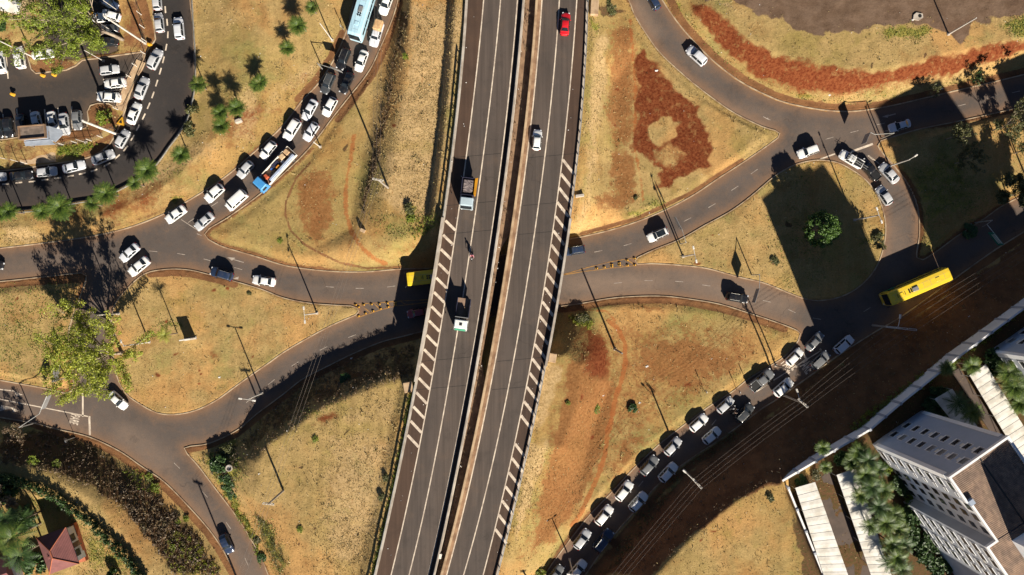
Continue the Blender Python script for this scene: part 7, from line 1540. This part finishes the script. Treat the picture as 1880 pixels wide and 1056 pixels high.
# parked cars under the upper carport edge
# ------------------------------------------------------------------ small things
for q, dx, lb in ((('M',1650,285),.6,'round white concrete manhole ring on the green edge'),):
    p = G(*Z(*q)); o = empty('manhole_ring', p); tag(o, lb, 'manhole'); n = 20; g_ = MB(); vs = []
    for rr, zz in ((.62, 0), (.62, .4), (.45, .4), (.45, 0)): vs += [(rr * math.cos(2*math.pi*i/n), rr * math.sin(2*math.pi*i/n), zz) for i in range(n)]
    g_.add(vs, [(k*n + i, k*n + (i+1) % n, (k+1)*n + (i+1) % n, (k+1)*n + i) for k in range(3) for i in range(n)]); g_.build('ring', M['concrete'], o); g_ = MB(); g_.tube([(0, 0, .05), (0, 0, .12)], .44, 14); g_.build('cover', M['grey_plaster'], o)
p = G(*Z('D', 1112, 122)); o = empty('drain_mouth', p); tag(o, 'broken white concrete drain with a dark hole in the bare lot', 'drain'); g_ = MB(); g_.prism([(-.9, -.5), (.2, -.7), (.9, -.2), (.8, .5), (-.3, .7), (-.8, .3)], 0, .25); g_.build('slab', M['concrete'], o); g_ = MB(); g_.tube([(.3, .1, .2), (.3, .1, .27)], .33, 12); g_.build('hole', M['black'], o)
p = G(1091, 14); g_ = MB(); g_.bbox((0, 0, .35), (1.4, 3.0, .9), R(-3), .06); o = g_.build('concrete_block', M['tan_concrete']); o.location = p; tag(o, 'tan concrete block at the top of the right guard rail', 'concrete block')
p = G(*Z('A', 1715, 870)); g_ = MB(); g_.bbox((0, 0, .2), (1.3, .9, .7), R(20), .2); o = g_.build('boulder', M['concrete']); o.location = p; tag(o, 'pale boulder beside the cluster of three palms', 'boulder')
p = P(*Z('F', 770, 640), 1.6); g_ = MB(); g_.bbox((0, 0, .3), (.95, .6, .6), R(-25), .04); o = g_.build('drain_box', M['tan_concrete']); o.location = (p.x, p.y, hgt0(p.x, p.y)); tag(o, 'small tan drain box at the end of the dark ditch', 'drain box')
p = G(*Z('J', 1095, 745)); g_ = MB(); g_.bbox((0, 0, .2), (1.6, 1.8, .6), R(10), .06); o = g_.build('concrete_slab', M['tan_concrete']); o.location = p; tag(o, 'tan concrete slab at the south bridge corner, left side', 'concrete slab')
p = G(*Z('K', 290, 535)); g_ = MB(); g_.bbox((0, 0, .2), (1.3, 1.6, .7), R(-10), .06); o = g_.build('concrete_slab', M['tan_concrete']); o.location = p; tag(o, 'tan concrete slab at the south bridge corner, right side', 'concrete slab')
p = G(*Z('G', 485, 390)); g_ = MB(); g_.bbox((0, 0, .2), (1.5, .5, .7), R(8), .06); o = g_.build('concrete_slab', M['concrete']); o.location = p; tag(o, 'pale concrete sill at the north bridge corner, right side', 'concrete slab')
# litter: many scraps nobody could count, as flat crumpled pieces lying where the wind left them
V = []; r = random.Random(77)
def scrap(p, s):
    a = r.uniform(0, 6.3); q = [Vector((math.cos(a + k * 1.57) * s * r.uniform(.6, 1.1), math.sin(a + k * 1.57) * s * r.uniform(.5, 1), .03 + r.uniform(0, .09))) for k in range(4)]; V.extend([tuple(p + k) for k in q])
for rg in 'ABCDEFGHIJKLMNO':
    for k in range(22):
        q = Z(rg, r.uniform(0, 1877), r.uniform(0, 1056)); p = G(*q)
        dn = sdist(np.array([p.x]), np.array([p.y]), net_w)[0][0]
        if p.z > 0.05 and abs(p.z - 5.7) > .6: scrap(p, r.uniform(.04, .12))
for q in (('C',1035,510,.3),('K',965,600,.3),('K',915,860,.25),('K',655,808,.15),('I',1575,678,.22),('D',480,685,.25),('J',683,540,.2),('L',1478,240,.15),('M',470,103,.15),('D',1075,145,.3),('D',1285,640,.2),('K',1430,545,.1),('N',20,330,.15)):
    p = G(*Z(*q[:3])); scrap(p, q[3]); scrap(p + Vector((.2, .1, 0)), q[3] * .7)
for k in range(70):
    y = r.uniform(0, 1056); fx = r.choice((xL1, xL6, xL3)); off = -r.uniform(3, 26) if fx is xL1 else (r.uniform(3, 16) if fx is xL6 else r.uniform(12, 22)); scrap(P(float(fx(y)) + off, y, HZ), r.uniform(.05, .13))
V = np.array(V); tag(link('litter', npmesh('litter', V, np.arange(len(V)).reshape(-1, 4), M['litter'])), kind='stuff')
# loose stones and plants on the median strip
cl = []
for k in range(240):
    y = r.uniform(-20, 1080); a, b2 = float(xL3(y)) + 12, float(xL4(y)) + strip_r(y) - 1; p = P(r.uniform(a, b2), y, HZ - .04); cl.append((p.x, p.y, p.z, r.uniform(.08, .25)))
tag(leaves(cl, 10, .08, M['twig'], 'median_weeds', None, seed=71), kind='stuff')
p = P(*Z('N', 1322, 915), HZ); g_ = MB(); g_.bbox((0, 0, .2), (.55, .9, .4), R(-12), .05); o = g_.build('white_box', M['sheet_white']); o.location = p; tag(o, 'discarded pale box on the median near the bottom edge', 'box')
# ------------------------------------------------------------------ dry grass blades over all open ground (one uncountable mass)
def grass(name, n, mt, wfun, seed, hmin, hmax):
    r = np.random.default_rng(seed); k = np.where((np.abs(fx_) < 96) & (np.abs(fy_) < 55) & (sgn < -.35))[0]
    wgt = wfun()[k]; wgt = np.clip(wgt, 0, None) + 1e-9; idx = r.choice(k, n, p=wgt / wgt.sum())
    x = fx_[idx] + r.uniform(-.15, .15, n); y = fy_[idx] + r.uniform(-.15, .15, n); z = hz[idx] - .03
    h = r.uniform(hmin, hmax, n); a = r.uniform(0, 2 * np.pi, n); w_ = .05 + .05 * r.random(n); tip = r.normal(size=(n, 2)) * h[:, None] * .8
    ca, sa = np.cos(a) * w_, np.sin(a) * w_
    A = np.stack([x - ca, y - sa, z], 1); B = np.stack([x + ca, y + sa, z], 1); C = np.stack([x + tip[:, 0] + ca * .5, y + tip[:, 1] + sa * .5, z + h], 1); D = np.stack([x + tip[:, 0] - ca * .5, y + tip[:, 1] - sa * .5, z + h], 1)
    Vv = np.stack([A, B, C, D], 1).reshape(-1, 3); tag(link(name, npmesh(name, Vv, np.arange(4 * n).reshape(n, 4), M[mt])), kind='stuff')
clump = vnoise(fx_, fy_, 1.1, 21) ** 2 * 2 + vnoise(fx_, fy_, 4, 22)
bare = np.clip(1 - 1.1 * LAY['red'] - LAY['lot'] - .8 * LAY['verge'] - .9 * LAY['orange'] - .6 * LAY['dark'], .02, 1)
yard = 1.0
inside_hw = np.zeros(len(fx_), bool)
hwp = [tuple(P(float(xLE(y)) + 3, y, HZ).to_2d()) for y in range(-100, 1200, 40)] + [tuple(P(float(xRE(y)) - 3, y, HZ).to_2d()) for y in range(1190, -101, -40)]
inside_hw = sdist(fx_, fy_, hwp)[1]
ok = (~inside_hw) * 1.0 * (d_plat[4] > 0)
grass('dry_grass', 70000, 'straw', lambda: clump * bare * (.25 + 2.0 * LAY['pale'] + .2 * LAY['brown']) * ok, 5, .04, .14)
grass('green_grass', 26000, 'grass_green', lambda: (clump * LAY['green'] * bare * ok), 6, .05, .18)
grass('tussock_grass', 6000, 'straw', lambda: (np.clip(vnoise(fx_, fy_, .8, 33) - .72, 0, 1) * bare * (.3 + LAY['pale']) * ok), 8, .15, .3)
